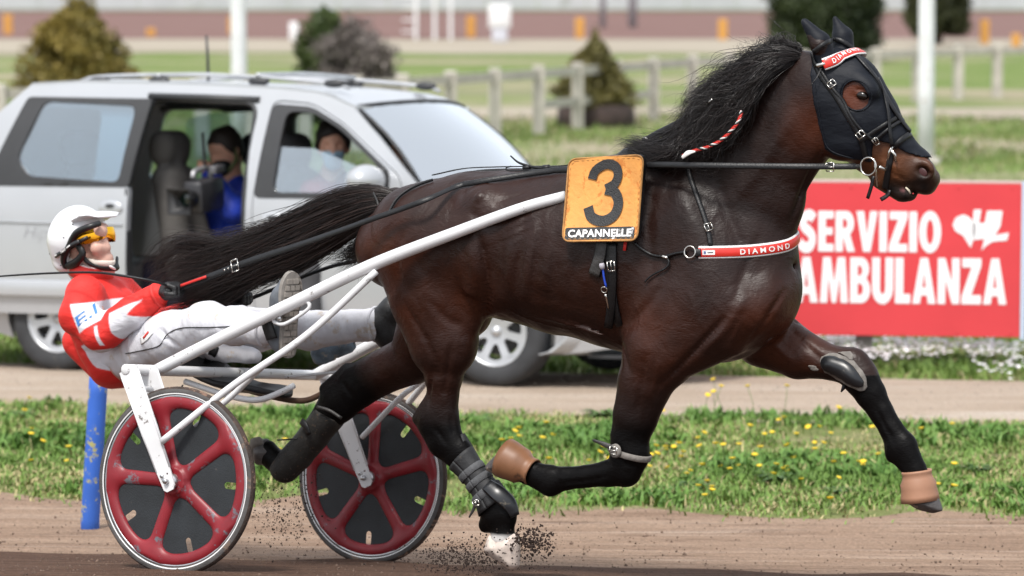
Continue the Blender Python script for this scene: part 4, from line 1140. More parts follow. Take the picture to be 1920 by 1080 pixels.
# ------------------------------------------------------------------ people in the van
M_hairdark = mat('dark_hair', (.012, .009, .008), rough=.55, bump=.5, bscale=60)
def seated(name, label, head, facing, jacket_m, mask_m, hair_m, leg_m, arms, lean=6, nod=0, hairbig=.0, scale=1.0):
    """head: (x,y,z) of the middle of the head in van space; facing in degrees from the van's heading, positive to the far side"""
    h = np.array(head, float) - np.array([0, 0, .72 * (scale - 1)]); zr = math.radians(facing)
    FX = np.array([math.cos(zr), math.sin(zr), 0]); SX = np.array([-math.sin(zr), math.cos(zr), 0]); UZ = np.array([0, 0, 1.0])
    t = thing(name, label, 'person', VF, h - np.array([0, 0, .72]))
    nr = math.radians(nod); HFw = FX * math.cos(nr) - UZ * math.sin(nr); HU = UZ * math.cos(nr) + FX * math.sin(nr)
    P = lambda a, b, c: h + HFw * a + SX * b + HU * c
    f = Field(h - np.array([.30, .30, .45]), h + .22, .0085)
    f.ell(h + HU * .02, (.098, .078, .115), np.stack([HFw, SX, HU], 1), .01)
    f.cap(P(.04, 0, -.03), P(.062, 0, -.075), .058, .042, .03); f.cap(P(.088, 0, .005), P(.112, 0, -.025), .010, .015, .012)
    for s in (-1, 1):
        f.ell(P(.088, s * .033, .02), (.014, .018, .012), None, .012, 'sub'); f.ell(P(-.005, s * .08, -.005), (.022, .012, .032), None, .008)
    f.cap(P(-.02, 0, -.06), h + np.array([0, 0, -.19]) - FX * .03, .05, .056, .03)
    f.cap(h + np.array([0, 0, -.19]) - FX * .03, h - UZ * .34 - FX * .05, .08, .12, .05)
    V, Q = f.mesh(); obj('body', relax(V, Q, 1, .4), M_skin_v, t, VF)
    f = Field(h - .2, h + .2, .0085)
    f.ell(h + HU * .03 - HFw * .012, (.104 + hairbig, .085 + hairbig, .115 + hairbig), np.stack([HFw, SX, HU], 1), .01)
    f.half(P(.062, 0, .05), HFw * .8 - HU * .62); f.half(P(-.02, 0, -.035), HFw * .35 - HU)
    f.noise(.004, 45, 3); V, Q = f.mesh(); obj('hair', (V, Q), hair_m, t, VF)
    f = Field(h - .2, h + .2, .0085)
    f.cap(P(.045, 0, -.035), P(.064, 0, -.075), .066, .052, .03); f.cap(P(.09, 0, -.02), P(.108, 0, -.035), .014, .022, .03)
    f.half(P(.05, 0, -.008), HU); f.half(P(.02, 0, 0), -HFw)
    V, Q = f.mesh(); obj('face_mask', relax(V, Q, 2, .5), mask_m, t, VF)
    n = h - UZ * .22 - FX * .04; hip = h - UZ * .70 - FX * .04 - FX * math.sin(math.radians(lean)) * .1
    f = Field(h - np.array([.62, .62, .85]), h + np.array([.62, .62, .02]), .0125)
    f.cap(n + UZ * .03, n - UZ * .06, .085, .12, .05)
    for s in (-1, 1):
        f.cap(n - UZ * .08 + SX * s * .10, hip + SX * s * .08, .13, .13, .06)
    ab = h - np.array([0, 0, .72]); arms = [(s, ab + (np.array(e_) - ab) / scale, ab + (np.array(w_) - ab) / scale) for s, e_, w_ in arms]
    for s, el, wr in arms:
        sh = n - UZ * .06 + SX * s * .19
        f.poly([sh, np.array(el), np.array(wr)], [.085, .068, .048], .04)
    f.noise(.004, 22, 5); V, Q = f.mesh(); obj('jacket', relax(V, Q, 1, .4), jacket_m, t, VF)
    f = Field(hip - np.array([.7, .7, .35]), hip + np.array([.7, .7, .3]), .016)
    for s in (-1, 1):
        k = hip + FX * .44 + SX * s * .13 + UZ * .03
        f.poly([hip + SX * s * .09, k, k - UZ * .30 + FX * .06], [.11, .08, .06], .05)
    V, Q = f.mesh(); obj('trousers', (V, Q), leg_m, t, VF)
    for s, el, wr in arms:
        wr = np.array(wr); d = wr - np.array(el); d /= np.linalg.norm(d); sd = np.cross(d, UZ); sd /= np.linalg.norm(sd)
        f = Field(wr - .15, wr + .15, .007)
        f.cap(wr, wr + d * .06, .03, .036, .02)
        for k, (o, L) in enumerate(((-.027, .8), (-.009, 1), (.009, .95), (.026, .75))):
            a = wr + d * .075 + sd * o; f.poly([a, a + d * .035 * L - UZ * .012, a + d * .045 * L - UZ * .042], [.0105, .0095, .009], .004)
        f.poly([wr + d * .03 + sd * .03, wr + d * .055 + sd * .045 - UZ * .01, wr + d * .085 + sd * .03 - UZ * .03], [.014, .011, .009], .006)
        V, Q = f.mesh(); obj('hand', relax(V, Q, 1, .4), M_skin_v, t, VF)
    t.scale = (scale,) * 3
    return t
M_skin_v = mat('skin_tone', (.72, .39, .27), rough=.55, var=.08)
cmh = VF.pix(424, 285, .85)
cam_body = VF.pix(385, 345, .62)
seated('person', 'cameraman in blue jacket and black mask filming from van doorway', cmh, -112, mat('blue_jacket', (.022, .06, .52), rough=.5, sheen=.1, var=.2, vscale=8), mat('black_mask', (.008, .008, .009), rough=.8), mat('short_dark_hair', (.03, .022, .018), rough=.6, bump=.4, bscale=70),
       mat('navy_trousers', (.008, .011, .035), rough=.8), [(1, VF.pix(438, 392, .62), VF.pix(396, 330, .58)), (-1, VF.pix(430, 400, .95), VF.pix(395, 372, .85))], nod=24, scale=1.16)
obj('collar', tube([cmh + np.array([.09, -.06, -.10]), cmh + np.array([.12, -.10, -.16]), cmh + np.array([.10, -.15, -.22])], [.02, .03, .02], 8, flat=.4), mat('olive_lining', (.12, .14, .05), rough=.7), [o for o in S.objects if o.get('label', '').startswith('cameraman')][0], VF)
# video camera
vc = thing('video_camera', 'large black video camera held in van doorway by cameraman', 'video camera', VF, VF.pix(372, 405, .6))
cb = VF.pix(383, 366, .40)
dl = VF.pix(345, 384, .15) - cb; dl[2] *= .5; dl /= np.linalg.norm(dl); RC = basis(dl, (0, 0, 1)); RB = np.stack([RC[:, 2], RC[:, 1], RC[:, 0]], 1)
obj('camera_body', rbox(cb, (.30, .13, .20), .02, RB), M_black_v if False else mat('camera_black', (.045, .045, .05), rough=.4, var=.2), vc, VF)
obj('lens', xf(lathe([(.045, 0), (.05, .02), (.05, .09), (.062, .10), (.062, .14), (.052, .15), (.04, .12)], 28), RC, cb + dl * .10), mat('lens_black', (.012, .012, .013), rough=.35), vc, VF)
obj('lens_hood', xf(lathe([(.066, .14), (.115, .22), (.11, .22), (.064, .145)], 4), RC @ rot('Z', 45), cb + dl * .10), mat('hood_black', (.02, .02, .022), rough=.5), vc, VF)
obj('lens_glass', xf(lathe([(.001, .128), (.03, .126), (.045, .118)], 24), RC, cb + dl * .10), mat('coated_glass', (.006, .02, .016), rough=.05, spec=.9), vc, VF)
obj('top_handle', tube([cb + RB @ np.array([-.09, 0, .09]), cb + RB @ np.array([-.07, 0, .16]), cb + RB @ np.array([.10, 0, .16]), cb + RB @ np.array([.13, 0, .12])], .018, 8, n=20), mat('grey_alloy', (.42, .42, .44), rough=.4, metal=.5), vc, VF)
obj('viewfinder', rbox(cb + RB @ np.array([-.02, -.09, .16]), (.13, .05, .055), .01, RB), mat('finder_grey', (.13, .13, .14), rough=.4), vc, VF)
obj('microphone', tube([VF.pix(384, 316, .40), VF.pix(382, 275, .40), VF.pix(380, 248, .40)], .010, 8), M_trimblack, vc, VF)
pmask = mat('blue_mask', (.42, .62, .76), rough=.8)
ph = VF.pix(624, 275, .48)
seated('person', 'passenger in maroon jacket and pale blue mask behind front side window', ph, -62, mat('maroon_jacket', (.20, .025, .04), rough=.7, var=.15), pmask, M_hairdark, mat('grey_trousers', (.05, .05, .055), rough=.8),
       [(1, ph + np.array([.25, .02, -.52]), ph + np.array([.38, -.15, -.50])), (-1, ph + np.array([-.18, -.25, -.50]), ph + np.array([.10, -.33, -.52]))], nod=8, hairbig=.016, scale=1.1)
dh = ph + np.array([.02, .92, .0])
seated('person', 'van driver in grey top and pale mask seen through the windscreen', dh, -10, mat('grey_top', (.14, .15, .17), rough=.8), pmask, M_hairdark, mat('blue_trousers', (.02, .03, .06), rough=.8),
       [(1, dh + np.array([.05, .22, -.46]), dh + np.array([.36, .12, -.30])), (-1, dh + np.array([.05, -.22, -.46]), dh + np.array([.36, -.12, -.30]))])
# ------------------------------------------------------------------ the horse
def nd(p1, p2, y, rb, fr=HF, k=0.0, x0=0.0):
    a, b = fr.pix(*p1, y, k, x0), fr.pix(*p2, y, k, x0)
    ra = float(np.linalg.norm(a - b)) / 2; ex = abs((a - b)[0]) / (2 * ra)
    ra = math.sqrt(max(ra ** 2 - (rb * .577 * ex) ** 2, (.62 * ra) ** 2))       # the body's width across adds to a slanted view
    return ((a + b) / 2, ra, rb)
def nc(p, rpx, y, rb, fr=HF, k=0.0, x0=0.0):
    return (fr.pix(*p, y, k, x0), rpx / 520.0, rb)

HX0 = HF.pix(1540, 150, 0)[0]; HK = 0.22          # the head turns a little away from the camera
hp = lambda u, v, y=0.0: HF.pix(u, v, y, HK, HX0)
def hd(p1, p2, rb): return nd(p1, p2, 0.0, rb, HF, HK, HX0)

def head_field(f, grow=0.0, ears=True, lips=True):
    H = [hd((1546, 106), (1532, 226), .085), hd((1597, 102), (1553, 268), .102), hd((1642, 155), (1574, 297), .102),
         hd((1678, 214), (1609, 322), .076), hd((1709, 259), (1647, 342), .066), hd((1738, 288), (1680, 345), .062), hd((1758, 318), (1722, 352), .052)]
    f.chain([(c, a + grow, b + grow) for c, a, b in H], 0.03)
    # jowl, brow and cheekbone on both sides
    for s in (-1, 1):
        f.ell(hp(1582, 236, s * .052), (.115 + grow, .048 + grow, .125 + grow), rot('Y', 20), 0.03)
        f.ell(hp(1618, 163, s * .088), (.055 + grow, .024 + grow, .032 + grow), rot('Y', 30), 0.025)
        f.cap(hp(1628, 205, s * .078), hp(1690, 275, s * .052), .018 + grow, .01 + grow, .03)

def leg_near_fore(f):
    y = -.17
    f.chain([nd((1195, 560), (1420, 600), -.13, .125), nd((1166, 655), (1312, 655), -.16, .105), nd((1158, 712), (1262, 722), y, .075), nd((1149, 775), (1234, 785), y, .06),
             nd((1145, 815), (1217, 825), y, .05), nc((1182, 850), 37, y, .05)], 0.045)
    f.chain([nc((1180, 852), 38, y, .05), nc((1172, 880), 33, y, .047), nc((1140, 888), 25, y, .036), nc((1100, 893), 21, y, .031), nc((1060, 897), 22, y, .032),
             nc((1031, 901), 30, y, .039), nc((1012, 894), 25, y, .035), nc((988, 884), 24, y, .036), nc((972, 875), 24, y, .038)], 0.02)
    f.cap(HF.pix(1150, 898, y), HF.pix(1055, 910, y), .014, .014, .012)      # tendons
def leg_far_fore(f):
    y = .15
    f.chain([nc((1400, 600), 90, .10, .12), nd((1474, 582), (1392, 672), y, .10), nd((1532, 632), (1462, 694), y, .075), nd((1580, 656), (1535, 703), y, .058),
             nc((1598, 688), 36, y, .05), nc((1612, 706), 34, y, .048)], 0.04)
    f.chain([nc((1612, 706), 34, y, .048), nc((1632, 738), 30, y, .042), nc((1652, 772), 24, y, .034), nc((1672, 806), 23, y, .032), nc((1690, 838), 31, y, .04),
             nc((1701, 858), 26, y, .037), nc((1714, 880), 23, y, .034), nc((1722, 900), 24, y, .036)], 0.02)
    f.ell(HF.pix(1672, 852, y), (.022, .02, .03), None, .02)
def leg_near_hind(f):
    y = -.15
    f.chain([nd((716, 455), (905, 455), -.12, .15), nd((730, 545), (908, 560), -.13, .14), nd((765, 640), (897, 640), y, .10), nd((796, 700), (868, 706), y, .065),
             nd((802, 740), (860, 744), y, .047), nd((783, 785), (860, 792), y, .046)], 0.05)
    f.chain([nd((783, 785), (860, 792), y, .046), nd((800, 822), (868, 826), y, .044), nd((830, 855), (884, 842), y, .04), nd((853, 877), (894, 862), y, .031), nd((883, 913), (917, 895), y, .031),
             nd((898, 950), (952, 930), y, .04), nd((904, 975), (968, 958), y, .042), nd((925, 992), (962, 984), y, .033), nd((920, 1010), (968, 1005), y, .042)], 0.02)
    f.cap(HF.pix(783, 785, y), HF.pix(815, 735, y), .022, .016, .02)
    f.ell(HF.pix(910, 985, y), (.028, .02, .03), None, .02)
def leg_far_hind(f):
    y = .15
    f.chain([nc((840, 560), 100, .10, .14), nd((738, 640), (812, 705), y, .10), nd((685, 672), (752, 722), y, .075), nd((640, 695), (700, 752), y, .055), nd((604, 735), (668, 770), y, .052)], 0.05)
    f.chain([nd((604, 735), (668, 770), y, .052), nd((592, 760), (646, 788), y, .046), nd((566, 800), (614, 826), y, .04), nd((530, 845), (576, 872), y, .038), nc((533, 874), 30, y, .045),
             nc((512, 860), 24, y, .038), nc((500, 848), 26, y, .042)], 0.02)
    f.cap(HF.pix(608, 728, y), HF.pix(650, 688, y), .02, .015, .02)

def build_horse_field():
    f = Field((-.30, -.46, .15), (3.0, .46, 2.62), 0.0085)
    T = [nd((742, 380), (772, 545), 0, .22), nd((800, 337), (840, 575), 0, .265), nd((872, 322), (905, 585), 0, .275), nd((960, 318), (985, 602), 0, .285), nd((1060, 316), (1065, 628), 0, .295),
         nd((1160, 290), (1170, 655), 0, .27), nd((1240, 290), (1275, 682), 0, .23), nd((1315, 340), (1360, 680), 0, .20), nd((1378, 420), (1405, 655), 0, .165)]
    f.chain(T, 0.05)
    Nk = [nd((1190, 288), (1455, 560), 0, .165), nd((1258, 238), (1478, 455), 0, .13), nd((1330, 180), (1497, 378), 0, .11), nd((1400, 126), (1528, 325), 0, .10),
          nd((1462, 104), (1545, 290), 0, .09), nd((1518, 106), (1556, 250), 0, .082)]
    f.chain(Nk, 0.06)
    head_field(f)
    # muzzle: nostrils, lips, chin
    f.cap(hp(1652, 336), hp(1690, 362), .036, .032, .025)
    f.ell(hp(1700, 364), (.036, .036, .024), rot('Y', 15), .015)
    f.ell(hp(1733, 351), (.036, .042, .026), rot('Y', 20), .02)
    f.cap(hp(1702, 362, -.05), hp(1668, 333, -.05), .006, .003, .006, 'sub')
    f.cap(hp(1702, 362, .05), hp(1668, 333, .05), .006, .003, .006, 'sub')
    f.cap(hp(1712, 362, -.05), hp(1712, 362, .05), .006, .006, .006, 'sub')
    for s in (-1, 1):
        f.ell(hp(1732, 318, s * .046), (.042, .024, .038), rot('Y', 15), .02)
        f.ell(hp(1729, 322, s * .078), (.030, .034, .022), rot('Y', 25), .008, 'sub')
        f.ell(hp(1616, 178, s * .114), (.030, .018, .02), rot('Y', 15), .01, 'sub')
        f.ell(hp(1614, 177, s * .094), (.024, .02, .017), rot('Y', 15), .004)
        f.cap(hp(1598, 172, s * .102), hp(1632, 176, s * .1), .007, .006, .008)
        f.cap(hp(1600, 190, s * .1), hp(1628, 188, s * .1), .005, .005, .008)
    # ears under the hood
    for s, tip, base in ((-1, (1510, 46), (1552, 120)), (1, (1566, 40), (1580, 105))):
        f.cap(hp(*base, s * .06), hp((tip[0] + base[0]) / 2 + 6, (tip[1] + base[1]) / 2, s * .075), .036, .030, .02)
        f.cap(hp((tip[0] + base[0]) / 2 + 6, (tip[1] + base[1]) / 2, s * .075), hp(*tip, s * .07), .036, .009, .01)
    leg_near_fore(f); leg_far_fore(f); leg_near_hind(f); leg_far_hind(f)
    # muscles
    for s in (-1, 1):
        f.ell(HF.pix(1318, 485, s * .155), (.10, .07, .25), rot('Y', -18), .06)           # shoulder
        f.ell(HF.pix(1250, 560, s * .17), (.13, .07, .12), rot('Y', -20), .05)          # triceps
        f.ell(HF.pix(1400, 575, s * .11), (.11, .09, .10), rot('Y', 20), .05)           # breast
        f.ell(HF.pix(1440, 555, s * .075), (.07, .075, .10), None, .04)
        f.ell(HF.pix(790, 440, s * .13), (.20, .115, .16), rot('Y', 20), .06)           # croup
        f.ell(HF.pix(872, 560, s * .15), (.08, .06, .13), rot('Y', -8), .04)           # stifle
        f.ell(HF.pix(905, 378, s * .19), (.06, .045, .05), None, .06)                  # hip
        f.ell(HF.pix(750, 480, s * .13), (.07, .075, .17), rot('Y', -4), .04)
        f.cap(HF.pix(1520, 300, s * .10), HF.pix(1470, 470, s * .145), .008, .012, .05, 'sub')   # jugular groove
        f.cap(HF.pix(1290, 330, s * .19), HF.pix(1400, 560, s * .27), .02, .02, .05, 'sub')
        f.cap(HF.pix(1215, 520, s * .30), HF.pix(1290, 640, s * .315), .018, .016, .05, 'sub')
        f.cap(HF.pix(925, 400, s * .33), HF.pix(915, 585, s * .27), .03, .024, .06, 'sub')  # flank hollow
        f.cap(HF.pix(1000, 560, s * .29), HF.pix(1140, 600, s * .27), .012, .012, .05, 'sub')
    for s in (-1, 1):
        for u in (985, 1020, 1055, 1090): f.cap(HF.pix(u, 400, s * .30), HF.pix(u - 22, 560, s * .29), .006, .006, .045, 'sub')
        f.cap(HF.pix(905, 430, s * .26), HF.pix(880, 545, s * .24), .016, .012, .04)          # fold before the stifle
        f.cap(HF.pix(790, 520, s * .235), HF.pix(812, 640, s * .20), .02, .014, .05)
        f.cap(HF.pix(1180, 470, s * .33), HF.pix(1250, 500, s * .33), .014, .012, .05, 'sub')
        f.cap(HF.pix(1010, 590, s * .20), HF.pix(1130, 628, s * .19), .007, .007, .012)        # belly vein
        f.cap(HF.pix(1225, 640, s * .23), HF.pix(1200, 740, s * .21), .010, .008, .03, 'sub')
    f.cap(HF.pix(1478, 500, 0), HF.pix(1440, 620, 0), .01, .02, .05, 'sub')
    f.cap(HF.pix(742, 378, 0), HF.pix(700, 392, 0), .055, .035, .03)     # dock
    return f

hf_ = build_horse_field()
HV, HQ = hf_.mesh()
HV, HQ = relax(HV, HQ, 1, 0.4)
HBVH = BVHTree.FromPolygons([tuple(v) for v in HV], [tuple(q) for q in HQ.tolist()])

def hit(u, v, lift=0.004, fr=HF, bvh=None, far=6.0):
    """where the horse's surface is met by the line of sight through a pixel (own surface point and normal)"""
    o, d = fr.ray(u, v)
    p, n, i, t = (bvh or HBVH).ray_cast(o, d)
    if p is None:
        p, n, i, t = (bvh or HBVH).find_nearest(o + d * ((Vector(fr.pix(u, v, 0)) - o).length))
    return np.array(p) + np.array(n) * lift, np.array(n)
def on_horse(pts, lift=0.004, n=24):
    P = resample(np.array(pts, float), n)
    H = [hit(u, v, lift) for u, v in P]
    A = np.array([h[0] for h in H]); B = np.array([h[1] for h in H])
    for _ in range(3): A[1:-1] = (A[:-2] + 2 * A[1:-1] + A[2:]) / 4; B[1:-1] = (B[:-2] + 2 * B[1:-1] + B[2:]) / 4
    return A, B

# fine anatomy pressed into or raised from the skin along strokes: (pixels, width, depth, both sides)
def vnormals(V, Q):
    n = np.zeros_like(V); e1 = V[Q[:, 2]] - V[Q[:, 0]]; e2 = V[Q[:, 3]] - V[Q[:, 1]]; fnm = np.cross(e1, e2)
    for k in range(4): np.add.at(n, Q[:, k], fnm)
    return n / (np.linalg.norm(n, axis=1)[:, None] + 1e-12)
STROKES = [
 ([(897, 440), (911, 500), (915, 560), (908, 596)], .017, -.014, 1), ([(880, 460), (892, 520), (893, 575)], .022, .008, 1), ([(893, 365), (905, 372)], .026, .010, 1), ([(880, 395), (900, 410), (925, 405)], .020, -.008, 1),
 ([(752, 560), (775, 600), (800, 640), (816, 680), (822, 735)], .018, -.007, 1), ([(848, 640), (838, 700), (832, 745)], .012, -.006, 1), ([(812, 690), (806, 730), (803, 765)], .009, -.008, 1),
 ([(760, 420), (745, 480), (752, 540)], .022, -.007, 1), ([(800, 560), (840, 600), (870, 610)], .020, -.006, 1), ([(820, 470), (800, 540), (815, 600)], .03, .006, 1),
 ([(1366, 590), (1320, 640), (1272, 690), (1240, 720)], .016, -.013, 1), ([(1395, 560), (1362, 612), (1318, 660)], .022, .008, 1), ([(1425, 440), (1398, 500), (1378, 560)], .018, -.006, 1), ([(1470, 545), (1436, 600), (1405, 640)], .014, -.008, 1),
 ([(1534, 296), (1508, 350), (1482, 420)], .014, -.010, 1), ([(1500, 200), (1455, 270), (1405, 340), (1360, 390)], .03, .006, 1), ([(1345, 330), (1365, 400), (1395, 470)], .026, -.006, 1),
 ([(1225, 330), (1215, 420), (1222, 520)], .03, -.008, 1), ([(1260, 500), (1225, 560), (1180, 610)], .02, -.007, 1), ([(1163, 630), (1172, 670), (1180, 700)], .014, -.007, 1), ([(1212, 660), (1203, 720), (1192, 790)], .010, -.006, 1), ([(1240, 670), (1222, 740)], .010, .004, 1),
 ([(945, 575), (985, 596), (1040, 612), (1090, 622)], .006, .004, 1), ([(1050, 590), (1080, 606), (1100, 600)], .005, .0035, 1), ([(1185, 560), (1200, 600), (1190, 640)], .006, .0035, 1), ([(1290, 540), (1300, 590), (1285, 630)], .006, .003, 1), ([(1390, 600), (1372, 640)], .006, .0035, 1),
 ([(925, 380), (950, 372), (985, 362)], .008, -.005, 1), ([(932, 398), (962, 388), (1000, 372)], .008, -.005, 1), ([(938, 418), (970, 404), (1010, 386)], .008, -.0045, 1), ([(945, 438), (985, 420), (1020, 402)], .008, -.004, 1), ([(925, 460), (960, 446), (1000, 430)], .008, -.003, 1),
 ([(985, 400), (972, 480), (960, 560)], .014, -.0035, 1), ([(1015, 400), (1004, 490), (990, 580)], .014, -.0035, 1), ([(1045, 400), (1036, 500), (1024, 595)], .014, -.003, 1),
 ([(1480, 615), (1520, 655), (1560, 690)], .012, -.006, 0), ([(1445, 640), (1490, 680)], .014, .005, 0), ([(1640, 762), (1660, 800), (1676, 830)], .007, -.006, 0), ([(1140, 893), (1095, 902), (1050, 907)], .007, -.006, 0), ([(870, 870), (898, 905)], .007, -.005, 0), ([(815, 800), (838, 835)], .009, -.006, 0), ([(845, 780), (850, 815)], .010, -.005, 0),
 ([(640, 715), (660, 745)], .012, -.006, 0), ([(1600, 690), (1612, 720)], .012, .004, 0), ([(1168, 868), (1196, 876)], .010, -.005, 0), ([(1560, 232), (1575, 262), (1600, 284)], .012, .005, 1), ([(1648, 300), (1690, 318)], .008, .004, 0), ([(1655, 318), (1700, 338)], .008, -.004, 0)]
def sculpt():
    global HV
    Nv = vnormals(HV, HQ); D = np.zeros(len(HV))
    for px, wd, dp, both in STROKES:
        P = resample(np.array(px, float), 22); A = np.array([hit(u, v, 0)[0] for u, v in P])
        for side in ((1, -1) if both else (1,)):
            B = A * np.array([1, side, 1]); lo, hi = B.min(0) - 3 * wd, B.max(0) + 3 * wd
            i = np.where(((HV > lo) & (HV < hi)).all(1))[0]
            if not len(i): continue
            d2 = ((HV[i][:, None, :] - B[None]) ** 2).sum(2); j = d2.argmin(1); t = np.minimum(j, 21 - j) / 5.0
            D[i] += dp * np.exp(-d2.min(1) / (2 * (wd * .6) ** 2)) * np.clip(.25 + t, 0, 1)
    HV = HV + Nv * D[:, None]
sculpt()
HBVH = BVHTree.FromPolygons([tuple(v) for v in HV], [tuple(q) for q in HQ.tolist()])

# coat colours (the animal's own): dark bay with black points
def horse_colour(V):
    x, y, z = V.T
    bay = np.array([.0200, .0057, .0030]); red = np.array([.074, .0180, .0066]); black = np.array([.0030, .0026, .0027]); dk = np.array([.0068, .0036, .0030])
    tan = np.array([.125, .046, .019]); gry = np.array([.014, .012, .0125])
    n1 = np.sin(x * 7 + 1) * np.sin(z * 9 + 2) * .5 + .5
    c = bay[None] * (1 - .35 * n1[:, None]) + dk[None] * (.35 * n1[:, None])
    def w(d, a): return np.clip(1 - d / a, 0, 1)[:, None] ** 1.2
    def near(u, v, r, y0=None, k=False):
        p = hp(u, v) if k else HF.pix(u, v, 0 if y0 is None else y0)
        dd = np.hypot(x - p[0], z - p[2])
        if y0 is not None: dd = dd + np.where(np.sign(y) == np.sign(y0), 0, 9)
        return w(dd, r)
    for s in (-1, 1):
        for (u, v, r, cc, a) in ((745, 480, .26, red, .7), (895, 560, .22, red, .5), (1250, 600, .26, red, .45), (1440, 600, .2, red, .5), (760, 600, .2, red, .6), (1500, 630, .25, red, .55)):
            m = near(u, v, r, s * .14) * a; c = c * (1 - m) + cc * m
    m = near(1350, 330, .55) * .85; c = c * (1 - m) + dk * m
    m = near(1480, 170, .35) * .6; c = c * (1 - m) + dk * m
    m = near(1548, 235, .16, None, True) * .9; c = c * (1 - m) + red * m
    # head: brown muzzle
    P = hp(1690, 320); m = w(np.hypot(x - P[0], z - P[2]), .19) ** .6; c = c * (1 - m) + tan * m
    P = hp(1615, 180); m = w(np.hypot(x - P[0], z - P[2]), .13) ** .6; c = c * (1 - m) + red * 1.25 * m
    for (u, v, r) in ((1727, 324, .06), (1742, 350, .07), (1705, 368, .07), (1680, 352, .045)):
        P = hp(u, v); m = w(np.hypot(x - P[0], z - P[2]), r) ** .5; c = c * (1 - m) + black * 1.3 * m
    P = hp(1716, 318); m = w(np.hypot(x - P[0], z - P[2]), .045) ** .7; c = c * (1 - m * .5) + tan * m * .5
    P = hp(1700, 356); m = w(np.hypot(x - P[0], z - P[2]), .011); c = c * (1 - m) + np.array([.2, .075, .08]) * m
    # black legs
    def leg(y0, k1, k2, y1=.13):
        # everything beyond the line k1->k2 (pixels) darkens, towards its right-hand side
        nonlocal c
        A, B = HF.pix(*k1, y0), HF.pix(*k2, y0); d = (B - A)[[0, 2]]; L = np.linalg.norm(d); nrm = np.array([d[1], -d[0]]) / L
        q = (x - A[0]) * nrm[0] + (z - A[2]) * nrm[1]; t = ((x - A[0]) * d[0] + (z - A[2]) * d[1]) / L ** 2
        m = np.clip(q / y1, 0, 1) * (t > -3.0) * (t < 2.2) * (np.sign(y) == np.sign(y0)) * (z < 1.12)
        m = m[:, None]; c = c * (1 - m) + black * m
    leg(-.17, (1150, 720), (1250, 720), .17); leg(-.15, (780, 720), (890, 720), .16); leg(.15, (1440, 720), (1520, 600), .30); leg(.15, (700, 640), (770, 745), .12)
    # white coronet of the near hind foot
    P = HF.pix(942, 1012, -.15); m = w(np.hypot(x - P[0], z - P[2]), .07) ** .3 * (y < 0)[:, None] * np.clip((P[2] + .028 - z) / .012, 0, 1)[:, None]
    c = c * (1 - m) + np.array([.70, .67, .65]) * m
    return c

horse = thing('horse', 'dark bay trotting horse in black hood wearing orange number 3', 'horse', HF, HF.pix(1150, 1060, 0))
def coat_material():
    m = mat('horse_coat', rough=.44, spec=.28, attr='col', var=.22, vscale=9, bump=.10, bscale=90, aniso=(1, 1, 3), detail=6, rvar=.12)
    N, L = m.node_tree.nodes, m.node_tree.links
    p = N['Principled BSDF']
    # short glossy hair: fine streaks running down and back over broad ripples of muscle and vein
    tc = N.new('ShaderNodeTexCoord'); mp = N.new('ShaderNodeMapping'); mp.inputs['Scale'].default_value = (55, 90, 190); mp.inputs['Rotation'].default_value = (0, math.radians(58), 0)
    L.new(tc.outputs['Object'], mp.inputs['Vector'])
    n1 = N.new('ShaderNodeTexNoise'); n1.inputs['Scale'].default_value = 1; n1.inputs['Detail'].default_value = 3; L.new(mp.outputs[0], n1.inputs['Vector'])
    n2 = N.new('ShaderNodeTexNoise'); n2.inputs['Scale'].default_value = 13; n2.inputs['Detail'].default_value = 4; n2.inputs['Distortion'].default_value = .8; L.new(tc.outputs['Object'], n2.inputs['Vector'])
    b1 = N.new('ShaderNodeBump'); b1.inputs['Strength'].default_value = .20; b1.inputs['Distance'].default_value = .03; L.new(n2.outputs['Fac'], b1.inputs['Height'])
    b2 = N.new('ShaderNodeBump'); b2.inputs['Strength'].default_value = .22; b2.inputs['Distance'].default_value = .006; L.new(n1.outputs['Fac'], b2.inputs['Height']); L.new(b1.outputs['Normal'], b2.inputs['Normal'])
    L.new(b2.outputs['Normal'], p.inputs['Normal'])
    at = N.new('ShaderNodeVertexColor'); at.layer_name = 'col'; sep = N.new('ShaderNodeSeparateColor'); L.new(at.outputs['Color'], sep.inputs[0])
    mr = N.new('ShaderNodeMapRange'); mr.inputs['From Min'].default_value = .003; mr.inputs['From Max'].default_value = .014; mr.inputs['To Min'].default_value = .10; mr.inputs['To Max'].default_value = .30
    L.new(sep.outputs[0], mr.inputs['Value']); L.new(mr.outputs['Result'], p.inputs['Specular IOR Level'])
    return m
M_coat = coat_material()
horse_body = obj('body', (HV, HQ), M_coat, horse, HF, col=horse_colour(HV))

M_eye = mat('horse_eye', (.008, .005, .004), rough=.18, spec=.5)
for s in (-1, 1):
    obj('eye', ellipsoid(hp(1616, 179, s * .104), (.024, .013, .0155), rot('Y', 14)), M_eye, horse, HF)
    obj('nostril', ellipsoid(hp(1727, 323, s * .05), (.024, .004, .017), rot('Y', 20)), mat('nostril', (.05, .012, .012), rough=.5), horse, HF)
obj('teeth', tube([hp(1707, 363, -.03), hp(1704, 357, -.034), hp(1698, 351, -.036)], [.003, .004, .003], 8), mat('teeth', (.65, .58, .45), rough=.3), horse, HF)

